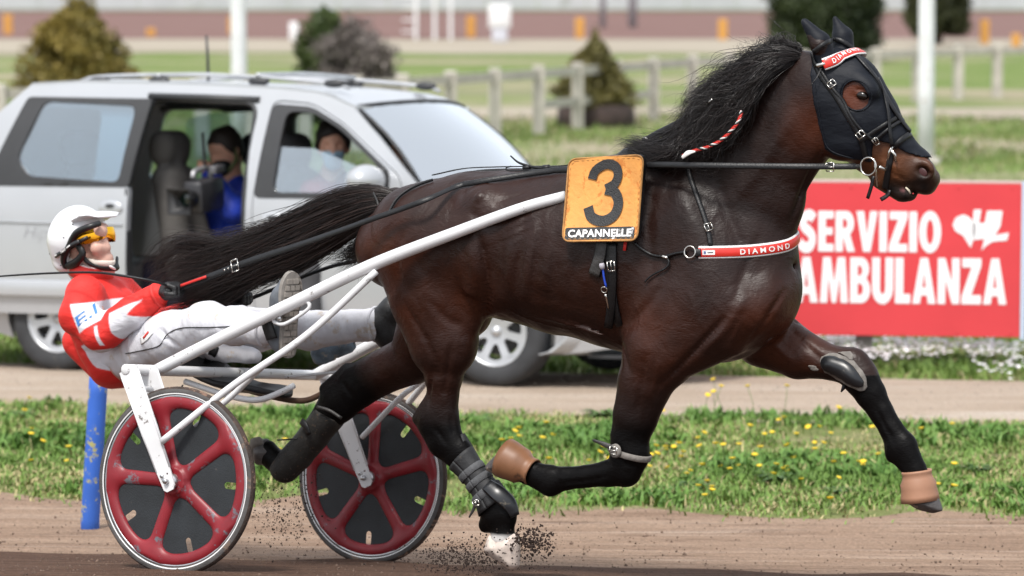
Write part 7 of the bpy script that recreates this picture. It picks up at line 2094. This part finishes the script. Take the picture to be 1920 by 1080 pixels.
# seat and its hangers
V2, F2 = poly_fill(round_poly([(-.36, -.17), (.06, -.14), (.12, 0), (.06, .14), (-.36, .17)], .08, 5), step=.05)
def seat3(q): return np.c_[q[:, 0] + bx + .12, q[:, 1], bz - .055 + 1.4 * np.clip(-.08 - q[:, 0], 0, 1) ** 2 + .9 * q[:, 1] ** 2 - .06 * np.clip(q[:, 0], 0, 1)]
V, F = slab(V2, F2, seat3, .022, np.array([0, 0, -1.])); F = [f[::-1] for f in F]
obj('seat', (V, F), M_seat, sulky, SF)
for s in (-1, 1):
    obj('seat_rail', tube([[bx - .16, s * .13, bz - .045], [bx + .05, s * .15, bz - .085], [bx + .20, s * .16, bz - .095], [bx + .30, s * .15, bz - .06], [bx + .36, s * .15, bz - .03]], .012, 10, n=30), M_frame if s < 0 else M_brown, sulky, SF)
obj('seat_strap', strap([[bx - .16, -.14, bz - .06], [bx - .19, -.15, bz - .12], [bx - .22, -.16, bz - .18]], [(-.8, -.5, .2)] * 3, .032, .006, n=8), M_leather, sulky, SF)
obj('stay', tube([[bx + .05, .25, bz - .01], [bx + .45, .42, bz + .06], [bx + .6, .48, bz + .10]], .006, 8, n=12), M_frame, sulky, SF)
# padded hock guard on the far shaft
p0, p1 = SF.pix(590, 668, .36), SF.pix(645, 650, .40)
obj('hock_guard', xf(lathe([(.001, -.01), (.028, -.008), (.040, .006), (.043, .03), (.040, .075), (.034, .082), (.036, .09), (.032, .15), (.02, .17)], 24), basis(p1 - p0), p0), mat('dusty_blue_pad', (.16, .21, .26), rough=.85, var=.5, vscale=18, bump=.4, bscale=60, dirt=(.32, .30, .27), dirt_amt=.5, dirt_scale=22), sulky, SF)
# ------------------------------------------------------------------ the driver
driver = thing('person', 'reclining driver in red and white jacket, white helmet and orange goggles', 'person', HF, HF.pix(240, 695, 0))
M_skin = mat('skin', (.56, .34, .27), rough=.5, spec=.4, var=.12, vscale=25)
M_jacket = mat('racing_jacket', rough=.62, spec=.3, attr='col', var=.05, vscale=10, bump=.9, bscale=13, aniso=(1, 1, 2.0))
M_trousers = mat('white_trousers', (.60, .60, .64), rough=.65, spec=.3, var=.05, vscale=9, bump=1.0, bscale=11, aniso=(2.2, 1, 1), dirt=(.52, .46, .41), dirt_amt=.38, dirt_scale=13)
M_helmet = mat('helmet_white', (.70, .70, .72), rough=.25, spec=.5, coat=.4)
M_glove = mat('black_glove', (.012, .012, .013), rough=.5, spec=.5, var=.3, vscale=30, bump=.4, bscale=90)
M_black = mat('black_plastic', (.012, .012, .013), rough=.4)
def q_(u, v, y=0.0): return HF.pix(u, v, y)
# body: head, neck, trunk and legs under the clothes, in one surface
def face_field(f):
    R = rot('Y', 18)
    f.ell(q_(160, 452), (.092, .072, .112), R, .01)
    f.cap(q_(176, 478), q_(206, 486), .055, .038, .03)                     # jaw to chin
    f.cap(q_(196, 434, -.02), q_(198, 434, .02), .036, .036, .02)         # brow
    f.cap(q_(205, 444), q_(214, 464), .010, .014, .012)                   # nose
    f.cap(q_(210, 468, -.012), q_(210, 468, .012), .011, .011, .008)      # nostrils
    f.ell(q_(213, 478), (.012, .022, .006), R, .006)
    f.ell(q_(213, 484), (.012, .020, .006), R, .006)
    f.cap(q_(196, 464, -.04), q_(196, 464, .04), .03, .03, .025)          # cheeks
    for s in (-1, 1):
        f.ell(q_(202, 449, s * .032), (.018, .018, .012), R, .012, 'sub')
        f.ell(q_(198, 449, s * .032), (.013, .014, .011), R, .004)
        f.ell(q_(150, 464, s * .074), (.02, .012, .032), R, .006)
def build_body():
    f = Field(q_(70, 740, 0) - np.array([.1, .62, .0]), q_(760, 380, 0) + np.array([.1, .60, .06]), .0075)
    face_field(f)
    f.chain([(q_(160, 480), .055, .055), (q_(172, 512), .055, .06), (q_(192, 562), .075, .13), (q_(205, 595), .105, .16), (q_(225, 640), .105, .145), (q_(248, 672), .10, .15)], .05)
    for s, k, a in ((-1, (385, 612, -.25), (500, 612, -.32)), (1, (470, 617, .26), (700, 607, .40))):
        h = (262, 662, s * .1)
        f.poly([q_(*h), q_(*k), q_(*a)], [.075, .055, .042], .03)
    for s, sh, el, wr in ((-1, (164, 562, -.17), (184, 622, -.25), (300, 553, -.17)), (1, (225, 555, .17), (290, 612, .22), (422, 570, .07))):
        f.poly([q_(*sh), q_(*el), q_(*wr)], [.055, .045, .032], .03)
    V, Q = f.mesh(); return relax(V, Q, 1, .4)
DBV, DBQ = build_body()
body = obj('body', (DBV, DBQ), M_skin, driver, HF)
DB = BVHTree.FromPolygons([tuple(v) for v in DBV], [tuple(q) for q in DBQ.tolist()])
# jacket
def build_jacket():
    f = Field(q_(70, 740, 0) - np.array([.06, .42, .0]), q_(470, 490, 0) + np.array([.05, .42, .05]), .0048)
    f.chain([(q_(178, 528), .055, .085), (q_(188, 562), .10, .165), (q_(198, 595), .135, .19), (q_(212, 640), .125, .175), (q_(224, 678), .11, .165)], .05)
    f.poly([q_(160, 556, -.165), q_(150, 592, -.235), q_(190, 626, -.25), q_(246, 588, -.21), q_(296, 553, -.17)], [.085, .08, .068, .062, .047], .03)
    f.poly([q_(225, 553, .165), q_(270, 592, .23), q_(300, 610, .22), q_(370, 588, .13), q_(420, 570, .07)], [.08, .075, .066, .058, .045], .03)
    f.cap(q_(150, 640, 0), q_(185, 690, 0), .07, .05, .04)
    # folds: at the elbow, under the arm, over the belly
    for a, b in (((205, 600, -.32), (222, 640, -.31)), ((225, 585, -.29), (236, 622, -.29)), ((168, 600, -.33), (190, 632, -.33)), ((262, 560, -.24), (275, 590, -.24)), ((278, 552, -.23), (290, 580, -.22)), ((150, 660, -.17), (200, 665, -.19))):
        f.cap(q_(*a), q_(*b), .006, .004, .022, 'sub')
    f.noise(.0028, 22, 9, (1.2, 1, .6))
    f.noise(.0015, 46, 10)
    f.half(q_(302, 549, -.17), np.array([.75, 0.1, .45])) if False else None
    V, Q = f.mesh(); return relax(V, Q, 1, .35)
JV, JQ = build_jacket()
red = np.array([.66, .030, .024]); wht = np.array([.64, .64, .68])
def zone(V, poly, y=-.22, ymax=-.02, edge=.004):
    P = np.array([HF.pix(u, v, y) for u, v in poly])[:, [0, 2]]
    d = poly_sdf(V[:, 0], V[:, 2], P)
    return (np.clip(.5 - d / edge, 0, 1) * (V[:, 1] < ymax))[:, None]
jc = np.tile(red, (len(JV), 1))
for poly in ([(134, 570), (192, 566), (187, 600), (152, 625)], [(199, 588), (246, 564), (230, 592), (284, 606), (262, 632), (222, 656), (206, 625)], [(168, 642), (206, 652), (236, 650), (262, 690), (215, 704), (176, 690)],
             [(180, 612), (184, 610), (194, 648), (188, 648)], [(192, 545), (206, 534), (226, 530), (228, 534), (208, 540), (196, 550)], [(150, 650), (170, 640), (176, 690), (170, 684)]):
    m = zone(JV, poly, -.30 if poly[0][1] < 640 and poly[0][0] != 192 else -.18); jc = jc * (1 - m) + wht * m
jacket = obj('jacket', (JV, JQ), M_jacket, driver, HF, col=jc)
JB = BVHTree.FromPolygons([tuple(v) for v in JV], [tuple(q) for q in JQ.tolist()])
# collar, red outside and white inside
cc = q_(172, 507); Rc = basis((.25, 0, 1.0), (0, 1, 0))
obj('collar', xf(lathe([(.088, -.03), (.092, .0), (.090, .028), (.086, .03), (.082, .0), (.08, -.03)], 40, closed=True), Rc, cc), mat('red_collar', tuple(red), rough=.6, bump=.2, bscale=30), driver, HF)
obj('collar_edge', xf(ring((0, 0, 0), .0885, .004, None, 40, 6), Rc, cc + Rc[:, 2] * .03), M_white, driver, HF)
V2, F2 = text_mesh('E.I', 1.0, .0)
V2 = (V2 - V2.min(0)) / (V2.max(0) - V2.min(0))
def px_map(V2, o, ex, ey, bvh, lift, frame=HF):
    out = []
    for s, t in V2:
        o_, d_ = frame.ray(o[0] + ex[0] * s + ey[0] * t, o[1] + ex[1] * s + ey[1] * t)
        p, n, i, tt = bvh.ray_cast(o_, d_)
        if p is None: p, n, i, tt = bvh.find_nearest(o_ + d_ * 13)
        out.append(np.array(p) + np.array(n) * lift)
    return np.array(out)
M_bluetext = mat('blue_lettering', (.06, .22, .55), rough=.6)
obj('lettering', (px_map(V2, (147, 613), (36, -26), (-6, -18), JB, .003), F2), M_bluetext, jacket, HF, smooth=False)
# trousers
def build_trousers():
    f = Field(q_(190, 740, 0) - np.array([.06, .60, .0]), q_(730, 540, 0) + np.array([.05, .58, .05]), .0055)
    f.chain([(q_(228, 668), .105, .155), (q_(262, 664), .105, .17)], .04)
    f.poly([q_(255, 655, -.09), q_(320, 632, -.18), q_(388, 606, -.25), q_(440, 610, -.285), q_(496, 617, -.325)], [.10, .092, .076, .068, .062], .04)
    f.poly([q_(285, 650, .09), q_(380, 632, .18), q_(470, 618, .27), q_(580, 618, .33), q_(702, 608, .395)], [.10, .095, .08, .07, .064], .04)
    f.cap(q_(400, 655, .02), q_(480, 668, .06), .05, .03, .04)
    for a, b in (((395, 585, -.36), (420, 640, -.38)), ((440, 590, -.40), (450, 640, -.40)), ((360, 620, -.36), (380, 650, -.34)), ((300, 620, -.28), (330, 650, -.28)), ((540, 590, .26), (550, 645, .25)), ((640, 585, .31), (655, 640, .31)), ((600, 600, .28), (622, 640, .28))):
        f.cap(q_(*a), q_(*b), .005, .004, .02, 'sub')
    f.noise(.0030, 20, 21, (1.3, 1, .6)); f.noise(.0016, 44, 22, (1.4, 1, .6))
    V, Q = f.mesh(); return relax(V, Q, 1, .35)
TRV, TRQ = build_trousers()
trousers = obj('trousers', (TRV, TRQ), M_trousers, driver, HF)
TB = BVHTree.FromPolygons([tuple(v) for v in TRV], [tuple(q) for q in TRQ.tolist()])
def on_b(pts, bvh, lift, n):
    P = resample(np.array(pts, float), n); A, B = [], []
    for u, v in P:
        o, d = HF.ray(u, v); p, nn, i, t = bvh.ray_cast(o, d)
        if p is None: continue
        A.append(np.array(p) + np.array(nn) * lift); B.append(np.array(nn))
    A, B = np.array(A), np.array(B)
    for _ in range(2): A[1:-1] = (A[:-2] + 2 * A[1:-1] + A[2:]) / 4
    return A, B
A, B = on_b([(236, 663), (262, 658), (300, 648), (312, 628), (340, 615), (390, 614), (440, 612), (490, 610)], TB, .001, 50)
obj('piping', tube(A, .0024, 6), M_black, trousers, HF)
A, B = on_b([(264, 640), (275, 632), (285, 620)], TB, .002, 8); obj('badge', strap(A, B, .028, .001), M_white, trousers, HF)
A, B = on_b([(270, 634), (280, 622)], TB, .004, 6); obj('badge_print', strap(A, B, .010, .001), M_red, trousers, HF)
obj('strap', strap(*on_b([(404, 650), (396, 668), (380, 686)], TB, .004, 10), .035, .004), M_leather, trousers, HF)
# cuffs
for c, ax, y, r in (((497, 617), (1, 0, -.05), -.325, .064), ((704, 608), (1, .1, .05), .395, .066)):
    obj('cuff', xf(ring((0, 0, 0), r, .006, None, 32, 8), basis(ax, (0, 0, 1)), q_(*c, y)), M_trousers, trousers, HF)
# shoes: soles against the stirrups, toes up
M_sole2 = mat('grey_sole', (.23, .21, .19), rough=.8, var=.3, vscale=30, dirt=(.10, .08, .06), dirt_amt=.4, dirt_scale=25)
M_shoe_upper = mat('shoe_upper', (.09, .10, .115), rough=.6, var=.3, vscale=20, bump=.2, bscale=80, dirt=(.25, .23, .2), dirt_amt=.25, dirt_scale=16)
M_shoe_black = mat('shoe_black', (.014, .014, .015), rough=.5, var=.3, vscale=20, bump=.2, bscale=80)
def shoe(ank, heel, ball, toe, y, m, solem, mark=True, turn=28):
    Hc = q_(*heel, y); ct, st_ = math.cos(math.radians(turn)), math.sin(math.radians(turn))
    def tw(V):
        V = np.array(V, float); d = V - Hc; return np.stack([Hc[0] + d[..., 0] * ct + d[..., 1] * st_, Hc[1] - d[..., 0] * st_ + d[..., 1] * ct, V[..., 2]], -1)
    f = Field(q_(heel[0], heel[1] + 25, y) - np.array([.16, .09, .02]), q_(toe[0], toe[1] - 20, y) + np.array([.12, .09, .03]), .005)
    A, H, B_, T = q_(*ank, y), q_(*heel, y), q_(*ball, y), q_(*toe, y)
    f.cap(A, H * .55 + A * .45, .052, .046, .03); f.cap(H, B_, .040, .042, .03); f.cap(B_, T, .044, .028, .03); f.cap(A, B_, .042, .03, .04)
    V, Q = f.mesh(); V, Q = relax(V, Q, 2, .4); s = obj('shoe', (tw(V), Q), m, driver, HF)
    # sole: an outline in the plane across the foot's length
    ax = T - H; L = np.linalg.norm(ax); ax /= L; nrm_ = np.cross(ax, [0, 1, 0]); nrm_ /= np.linalg.norm(nrm_)
    if nrm_[0] < 0: nrm_ = -nrm_
    out = [(-.045, .0), (-.035, .027), (.02, .033), (.10, .032), (.18, .044), (.24, .04), (.275, .018), (.28, 0)]
    out = out + [(a, -b) for a, b in out[-2:0:-1]]
    out = resample(np.array(out + out[:1]), 50)[:-1]
    sc = (L + .07) / .29
    c0 = H + nrm_ * .030
    V2, F2 = poly_fill(out * [sc, 1.0], step=.03)
    V, F = slab(V2, F2, lambda q: c0 + q[:, :1] * ax + q[:, 1:] * np.array([0, 1., 0]), .022, nrm_)
    so = obj('sole', (tw(V), F), solem, s, HF, smooth=False)
    return s, so, c0, nrm_, ax, sc, tw
s1, so1, c0, nr, ax_, sc_, tw1 = shoe((506, 615), (530, 644), (534, 560), (540, 534), -.335, M_shoe_upper, M_sole2)
blocks = []
for k in range(12):
    t = -.025 + k * .0245; w = float(np.interp(t, [-.045, .02, .10, .18, .28], [.018, .027, .026, .037, .02]))
    for dy in ((-.5, .5) if k % 2 else (-.68, 0, .68)):
        bw = w * (.9 if k % 2 else .58)
        blocks.append(xf(box((0, 0, 0), (.018, bw, .006)), np.stack([ax_, [0, 1, 0], np.cross(ax_, [0, 1, 0])], 1), c0 + nr * .024 + ax_ * t * sc_ + np.array([0, dy * w, 0])))
bv_, bf_ = join(*blocks)
obj('tread', (tw1(bv_), bf_), mat('sole_block', (.30, .27, .24), rough=.85, var=.25, vscale=40), s1, HF, smooth=False)
s2, so2, *_ = shoe((712, 606), (728, 638), (734, 580), (740, 560), .41, M_shoe_black, M_sole2, False, -20)
obj('ankle_band', strap([q_(496, 590, -.392), q_(502, 612, -.396), q_(510, 636, -.390)], [(0, -1, .05)] * 3, .05, .008, n=10), M_shoe_black, s1, HF)
# gloves: palm, four unequal bent fingers and a thumb, closed round the rein
def glove(wrist, palm, gp, scale=1.0):
    w, p = q_(*wrist), q_(*palm); g = q_(*gp)
    f = Field(np.minimum(np.minimum(w, p), g) - .1, np.maximum(np.maximum(w, p), g) + .1, .0036)
    f.cap(w, p, .030, .036, .02)
    fwd = p - w; fwd /= np.linalg.norm(fwd); dn = np.array([.25, 0, -1.0]); dn -= fwd * dn.dot(fwd); dn /= np.linalg.norm(dn); sd = np.cross(fwd, dn)
    for k, (off, L) in enumerate(((-.028, .9), (-.0095, 1.0), (.0095, .96), (.027, .8))):
        k0 = p + fwd * .022 + sd * off * 1.0 - dn * .018; k1 = k0 + (fwd * .026 + dn * .020) * L; k2 = k1 + (-fwd * .006 + dn * .026) * L; k3 = k2 + (-fwd * .024 - dn * .0) * L
        f.poly([p + sd * off * .8 - dn * .006, k0, k1, k2, k3], [.012, .0105, .0098, .0092, .0085], .004)
    t0 = w + fwd * .03 - sd * .026; t1 = t0 + fwd * .03 - sd * .016 + dn * .012; t2 = t1 + fwd * .024 + sd * .010 + dn * .014
    f.poly([t0, t1, t2], [.014, .011, .009], .006)
    V, Q = f.mesh(); return relax(V, Q, 1, .4)
obj('glove', glove((300, 552, -.17), (318, 545, -.17), (335, 538, -.17)), M_glove, driver, HF)
obj('glove', glove((424, 569, .06), (446, 561, .06), (466, 554, .06)), M_glove, driver, HF)
obj('wrist', tube([q_(288, 559, -.17), q_(302, 551, -.17)], [.036, .033], 14), M_skin, driver, HF)
for c, y, ax in (((297, 554), -.17, (.8, .12, .4)), ((419, 570), .07, (.9, -.2, .2))):
    obj('sleeve_cuff', xf(ring((0, 0, 0), .044, .008, None, 28, 8), basis(ax, (0, 1, 0)), q_(*c, y)), mat('red_cuff', tuple(red), rough=.65, bump=.3, bscale=60), driver, HF)
# neck gaiter pulled over the chin
def gaiter():
    f = Field(q_(110, 540, 0) - np.array([.04, .14, .0]), q_(240, 440, 0) + np.array([.04, .14, .03]), .0045)
    f.cap(q_(180, 482), q_(207, 490), .064, .043, .03); f.cap(q_(148, 488), q_(172, 520), .068, .075, .03); f.cap(q_(160, 488), q_(196, 494), .066, .045, .03)
    f.half(q_(214, 486), np.array([.12, 0, 1.0])); f.half(q_(150, 480), np.array([-.5, 0, .85]))
    f.noise(.0012, 40, 3)
    V, Q = f.mesh(); return relax(V, Q, 2, .4)
obj('neck_gaiter', gaiter(), mat('cream_cloth', (.62, .56, .50), rough=.8, bump=.25, bscale=60), driver, HF)
# helmet
def build_helmet():
    f = Field(q_(70, 530, 0) - np.array([.03, .17, .0]), q_(240, 365, 0) + np.array([.03, .17, .02]), .0048)
    f.ell(q_(147, 446), (.130, .115, .131), rot('Y', 20), .005)
    f.cap(q_(126, 455, -.045), q_(122, 488, -.04), .068, .05, .04); f.cap(q_(126, 455, .045), q_(122, 488, .04), .068, .05, .04)
    f.cap(q_(146, 484, -.075), q_(126, 496, -.05), .02, .02, .03) if False else None
    # open face
    P = np.array([q_(u, v, -.10) for u, v in ((158, 432), (186, 412), (215, 402), (300, 398), (300, 560), (130, 560), (127, 503), (128, 488), (140, 468), (150, 446))])[:, [0, 2]]
    f.cut_prism(P)
    sl, X, Y, Z = f.sub(f.lo, f.lo + f.h * f.n)
    c = q_(148, 446)
    R = rot('Y', 20)
    x, y, z = X - c[0], Y - c[1], Z - c[2]
    xx = R[0, 0] * x + R[2, 0] * z; zz = R[0, 2] * x + R[2, 2] * z
    e = np.sqrt((xx / .113) ** 2 + (y / .10) ** 2 + (zz / .113) ** 2)
    f.f = np.maximum(f.f, ((1 - e) * .1).astype(np.float32))
    V, Q = f.mesh(); return relax(V, Q, 2, .4)
HLV, HLQ = build_helmet()
helmet = obj('helmet', (HLV, HLQ), M_helmet, driver, HF)
# peak
pk_f = Field(q_(140, 450, 0) - np.array([.02, .13, .0]), q_(235, 390, 0) + np.array([.02, .13, .03]), .0042)
pk_f.chain([(q_(172, 411), .016, .100), (q_(190, 402), .012, .094), (q_(203, 401), .008, .082), (q_(213, 405), .006, .056)], .02)
pv, pq = pk_f.mesh()
obj('peak', relax(pv, pq, 2, .4), M_helmet, helmet, HF)
HB = BVHTree.FromPolygons([tuple(v) for v in HLV], [tuple(q) for q in HLQ.tolist()])
# dark padding inside, ear pad ring, strap
obj('liner', ellipsoid(q_(149, 447), (.106, .093, .106), rot('Y', 20), 28, 16), M_black, helmet, HF) if False else None
lp_ = [q_(203, 418, -.045), q_(188, 424, -.085), q_(162, 434, -.098), q_(150, 446, -.10), q_(140, 464, -.10), q_(128, 482, -.095), q_(126, 502, -.08)]
obj('padding', tube(lp_, [.012, .014, .014, .014, .014, .012], 10, n=30), M_black, helmet, HF)
ep = [q_(140, 466, -.098), q_(154, 458, -.092), q_(164, 464, -.09), q_(170, 476, -.088), q_(160, 488, -.088), q_(144, 496, -.088), q_(130, 500, -.086)]
obj('ear_pad', tube(ep, [.010, .012, .016, .017, .017, .015, .012], 10, n=30, flat=.7), M_leather, helmet, HF)
cs_ = [q_(168, 478, -.085), q_(180, 492, -.07), q_(196, 502, -.05), q_(214, 503, -.02), q_(222, 502, .0), q_(228, 496, .03), q_(226, 482, .06)]
obj('chin_strap', tube(cs_, [.008, .010, .011, .012, .011, .009], 10, n=30, flat=.6), M_leather, helmet, HF)
obj('chin_clip', ellipsoid(q_(222, 501, -.025), (.012, .008, .010), None, 12, 8), M_white, helmet, HF)
for u, v in ((147, 421), (130, 446), (118, 498), (95, 477)):
    o_, d_ = HF.ray(u, v); p_, n_, i_, t_ = HB.ray_cast(o_, d_)
    if p_ is not None: obj('rivet', ellipsoid(np.array(p_), (.003, .003, .003), None, 8, 6), M_black, helmet, HF)
gs_ = [q_(166, 452, -.105), q_(150, 459, -.117), q_(134, 470, -.122), q_(118, 478, -.118), q_(102, 483, -.085)]
gstrap = obj('goggle_strap', strap(gs_, [(-.1, -1, .05)] * 5, .018, .004, n=24), M_black, helmet, HF)
Pg = resample(np.array(gs_), 40)
text_on_path('strap_lettering', 'TKO', Pg[::-1], np.tile([-.1, -1, .05], (40, 1)), .50, .66, .010, M_white_text, helmet, .0055, .03)
for a, b in ((8, 13), (26, 33)):
    obj('strap_stripe', strap(Pg[a:b], [(-.1, -1, .05)] * (b - a), .006, .001, lift=.005), M_white, helmet, HF)
# goggles: one curved mirrored shield
def lens_mat():
    m = bpy.data.materials.new('mirror_lens'); m.use_nodes = True; N, L = m.node_tree.nodes, m.node_tree.links; p = N['Principled BSDF']
    p.inputs['Metallic'].default_value = .85; p.inputs['Roughness'].default_value = .10
    a = N.new('ShaderNodeVertexColor'); a.layer_name = 'col'; L.new(a.outputs['Color'], p.inputs['Base Color']); return m
def goggles():
    n, k = 36, 9; V = []; c = []
    ctr = q_(160, 449); up = np.array([-.22, 0, 1.0]); up /= np.linalg.norm(up); fw = np.array([up[2], 0, -up[0]])
    angs = np.radians(np.linspace(-88, 88, n)); hs = (np.arange(k) / (k - 1) - .5) * .060
    Rr = []
    for ang in angs:
        d = fw * math.cos(ang) + np.array([0, 1, 0]) * math.sin(ang); m = 0
        for z in hs[3:]:
            o = ctr + up * z; p, nn, i, t = DB.ray_cast(Vector(o + d * .4), Vector(-d))
            if p is not None: m = max(m, .4 - t)
        Rr.append(min(m, .122))
    Rr = np.array(Rr) + .020
    for _ in range(14): Rr[1:-1] = np.maximum(Rr[1:-1], (Rr[:-2] + Rr[2:]) / 2)
    for _ in range(4): Rr[1:-1] = (Rr[:-2] + 2 * Rr[1:-1] + Rr[2:]) / 4
    for i, ang in enumerate(angs):
        t = -1 + 2 * i / (n - 1); d = fw * math.cos(ang) + np.array([0, 1, 0]) * math.sin(ang)
        for j in range(k):
            h = j / (k - 1); zz = hs[j] * (1 - .40 * abs(t) ** 2.2) + .003 - .006 * (1 - abs(t))
            lift = max(0, 1 - abs(t) / .26)
            if j < 5: zz += .022 * lift * (1 - j / 5)
            V.append(ctr + d * (Rr[i] - .018 * (h - .5) ** 2 + .002 * h) + up * zz)
            c.append(np.array([.95, .30, .01]) * (1 - h) + np.array([.95, .58, .03]) * h)
    V = np.array(V); F = []
    for i in range(n - 1):
        for j in range(k - 1): F.append((i * k + j, (i + 1) * k + j, (i + 1) * k + j + 1, i * k + j + 1))
    return (V, F), np.array(c)
gv, gc = goggles()
obj('goggles', gv, lens_mat(), driver, HF, col=gc)
obj('goggle_arm', tube([q_(182, 444, -.088), q_(168, 451, -.098), q_(158, 457, -.10)], [.006, .008, .008], 8, flat=.5), M_black, driver, HF)
# whip, held in the near hand and trailing past the shoulder
whip = thing('driving_whip', 'thin black whip held by driver, trailing behind red shoulder', 'whip', HF, q_(300, 540, -.2))
obj('shaft', tube([q_(330, 540, -.16), q_(285, 527, -.26), q_(230, 517, -.30), q_(180, 511, -.30), q_(100, 512, -.31), q_(0, 518, -.33), q_(-140, 530, -.35)], [.005, .005, .0045, .004, .003, .002], 8, n=40), M_leather, whip, HF)

# the face turns a little towards the onlookers
def turn_head(o, w_all=True):
    fr, b = BASES[o.name]; me = o.data; n = len(me.vertices); c = np.zeros(n * 3, np.float32); me.vertices.foreach_get('co', c); V = c.reshape(-1, 3) + b
    pv = q_(152, 480); zn = q_(172, 512)[2]
    d = V - pv; w = np.clip((V[:, 2] - zn) / .05, 0, 1) * (np.abs(d[:, 0]) < .26) * (np.abs(d[:, 1]) < .2)
    a = -math.radians(13) * w * w * (3 - 2 * w); ca, sa = np.cos(a), np.sin(a)
    V2 = V.copy(); V2[:, 0] = pv[0] + d[:, 0] * ca - d[:, 1] * sa; V2[:, 1] = pv[1] + d[:, 0] * sa + d[:, 1] * ca
    me.vertices.foreach_set('co', (V2 - b).astype(np.float32).ravel()); me.update()
def _tree(o):
    yield o
    for ch in o.children: yield from _tree(ch)
for o in driver.children:
    if o.name.split('.')[0] in ('helmet', 'goggles', 'goggle_arm', 'neck_gaiter') or o == body:
        for q in _tree(o):
            if q.type == 'MESH': turn_head(q)
obj('lips', ellipsoid(q_(212, 481) + np.array([-.014, -.022, .002]), (.011, .021, .006), rot('Z', -20), 12, 8), mat('lips', (.42, .14, .12), rough=.4), driver, HF)
# ------------------------------------------------------------------ clods: loose on the track and thrown up by hoof and wheel
r = np.random.default_rng(21)
def clods(pts, sizes):
    ico = [(0, 0, 1), (.9, 0, .3), (.28, .85, .35), (-.72, .53, .3), (-.72, -.53, .35), (.28, -.85, .3), (.72, .53, -.4), (-.28, .85, -.4), (-.9, 0, -.4), (-.28, -.85, -.4), (.72, -.53, -.4), (0, 0, -1)]
    fc = [(0, 1, 2), (0, 2, 3), (0, 3, 4), (0, 4, 5), (0, 5, 1), (1, 6, 2), (2, 7, 3), (3, 8, 4), (4, 9, 5), (5, 10, 1), (6, 7, 2), (7, 8, 3), (8, 9, 4), (9, 10, 5), (10, 6, 1), (11, 7, 6), (11, 8, 7), (11, 9, 8), (11, 10, 9), (11, 6, 10)]
    V = []; F = []
    for p, s in zip(pts, sizes):
        k = len(V); a = np.array(ico) * s * r.uniform(.6, 1.3, (12, 1)) * r.uniform(.6, 1.2, 3); V += list(a + p); F += [tuple(i + k for i in f) for f in fc]
    return np.array(V), F
M_clod = mat('soil_clod', (.026, .0145, .0105), rough=.95, var=.3)
P, Sz = [], []
for cu, cv, su, sv, n, y, smax in ((996, 1016, 20, 13, 380, -.15, .0105), (870, 1040, 50, 16, 420, -.15, .008), (930, 1056, 60, 9, 90, -.1, .009), (530, 960, 34, 34, 260, .1, .008), (510, 985, 40, 30, 70, .1, .006), (600, 890, 50, 40, 40, .1, .004), (1060, 1010, 60, 30, 40, -.15, .004), (840, 1055, 40, 14, 140, -.2, .007), (560, 930, 40, 50, 60, .15, .005)):
    for _ in range(int(n * 1.9)):
        u, v = cu + r.normal(0, su), cv + r.normal(0, sv); p = HF.pix(u, v, y + r.normal(0, .09))
        if p[2] < gz(*HF.wld(p)[:2]) + .01: continue
        P.append(p); Sz.append(smax * .72 * r.beta(1.2, 3.0) + .0010)
tag(obj('flying_soil', clods(P, Sz), M_clod, None, HF, smooth=False), 'crumbs of dark soil thrown up by hind hoof and wheel', 'soil', kind='stuff')
P, Sz = [], []
for _ in range(5200):
    x = r.uniform(-3.4, 3.4); s = 16.0 - 4.2 * r.beta(1.2, 1.1); y = s - .15 * x
    if s > 13.9 and r.random() < .45: continue
    P.append((x, y, float(gz(x, y)) + .008)); Sz.append(.002 + .011 * r.beta(1, 6))
o = obj('loose_soil', clods(P, Sz), mat('loose_soil', (.12, .08, .06), rough=.95, var=.5, vscale=3), None, WF, smooth=False, base=(0, 0, 0)); tag(o, 'loose crumbs of soil lying on the dirt track', 'soil', kind='stuff')
P, Sz = [], []
for _ in range(2600):
    x = r.uniform(-4.6, 4.8); s = r.uniform(19.1, 21.8); y = s - .15 * x
    P.append((x, y, float(gz(x, y)) + .007)); Sz.append(.003 + .010 * r.beta(1, 5))
o = obj('gravel', clods(P, Sz), mat('gravel_stone', (.36, .30, .25), rough=.9, var=.4, vscale=3), None, WF, smooth=False, base=(0, 0, 0)); tag(o, 'pale loose gravel scattered over the path', 'gravel', kind='stuff')
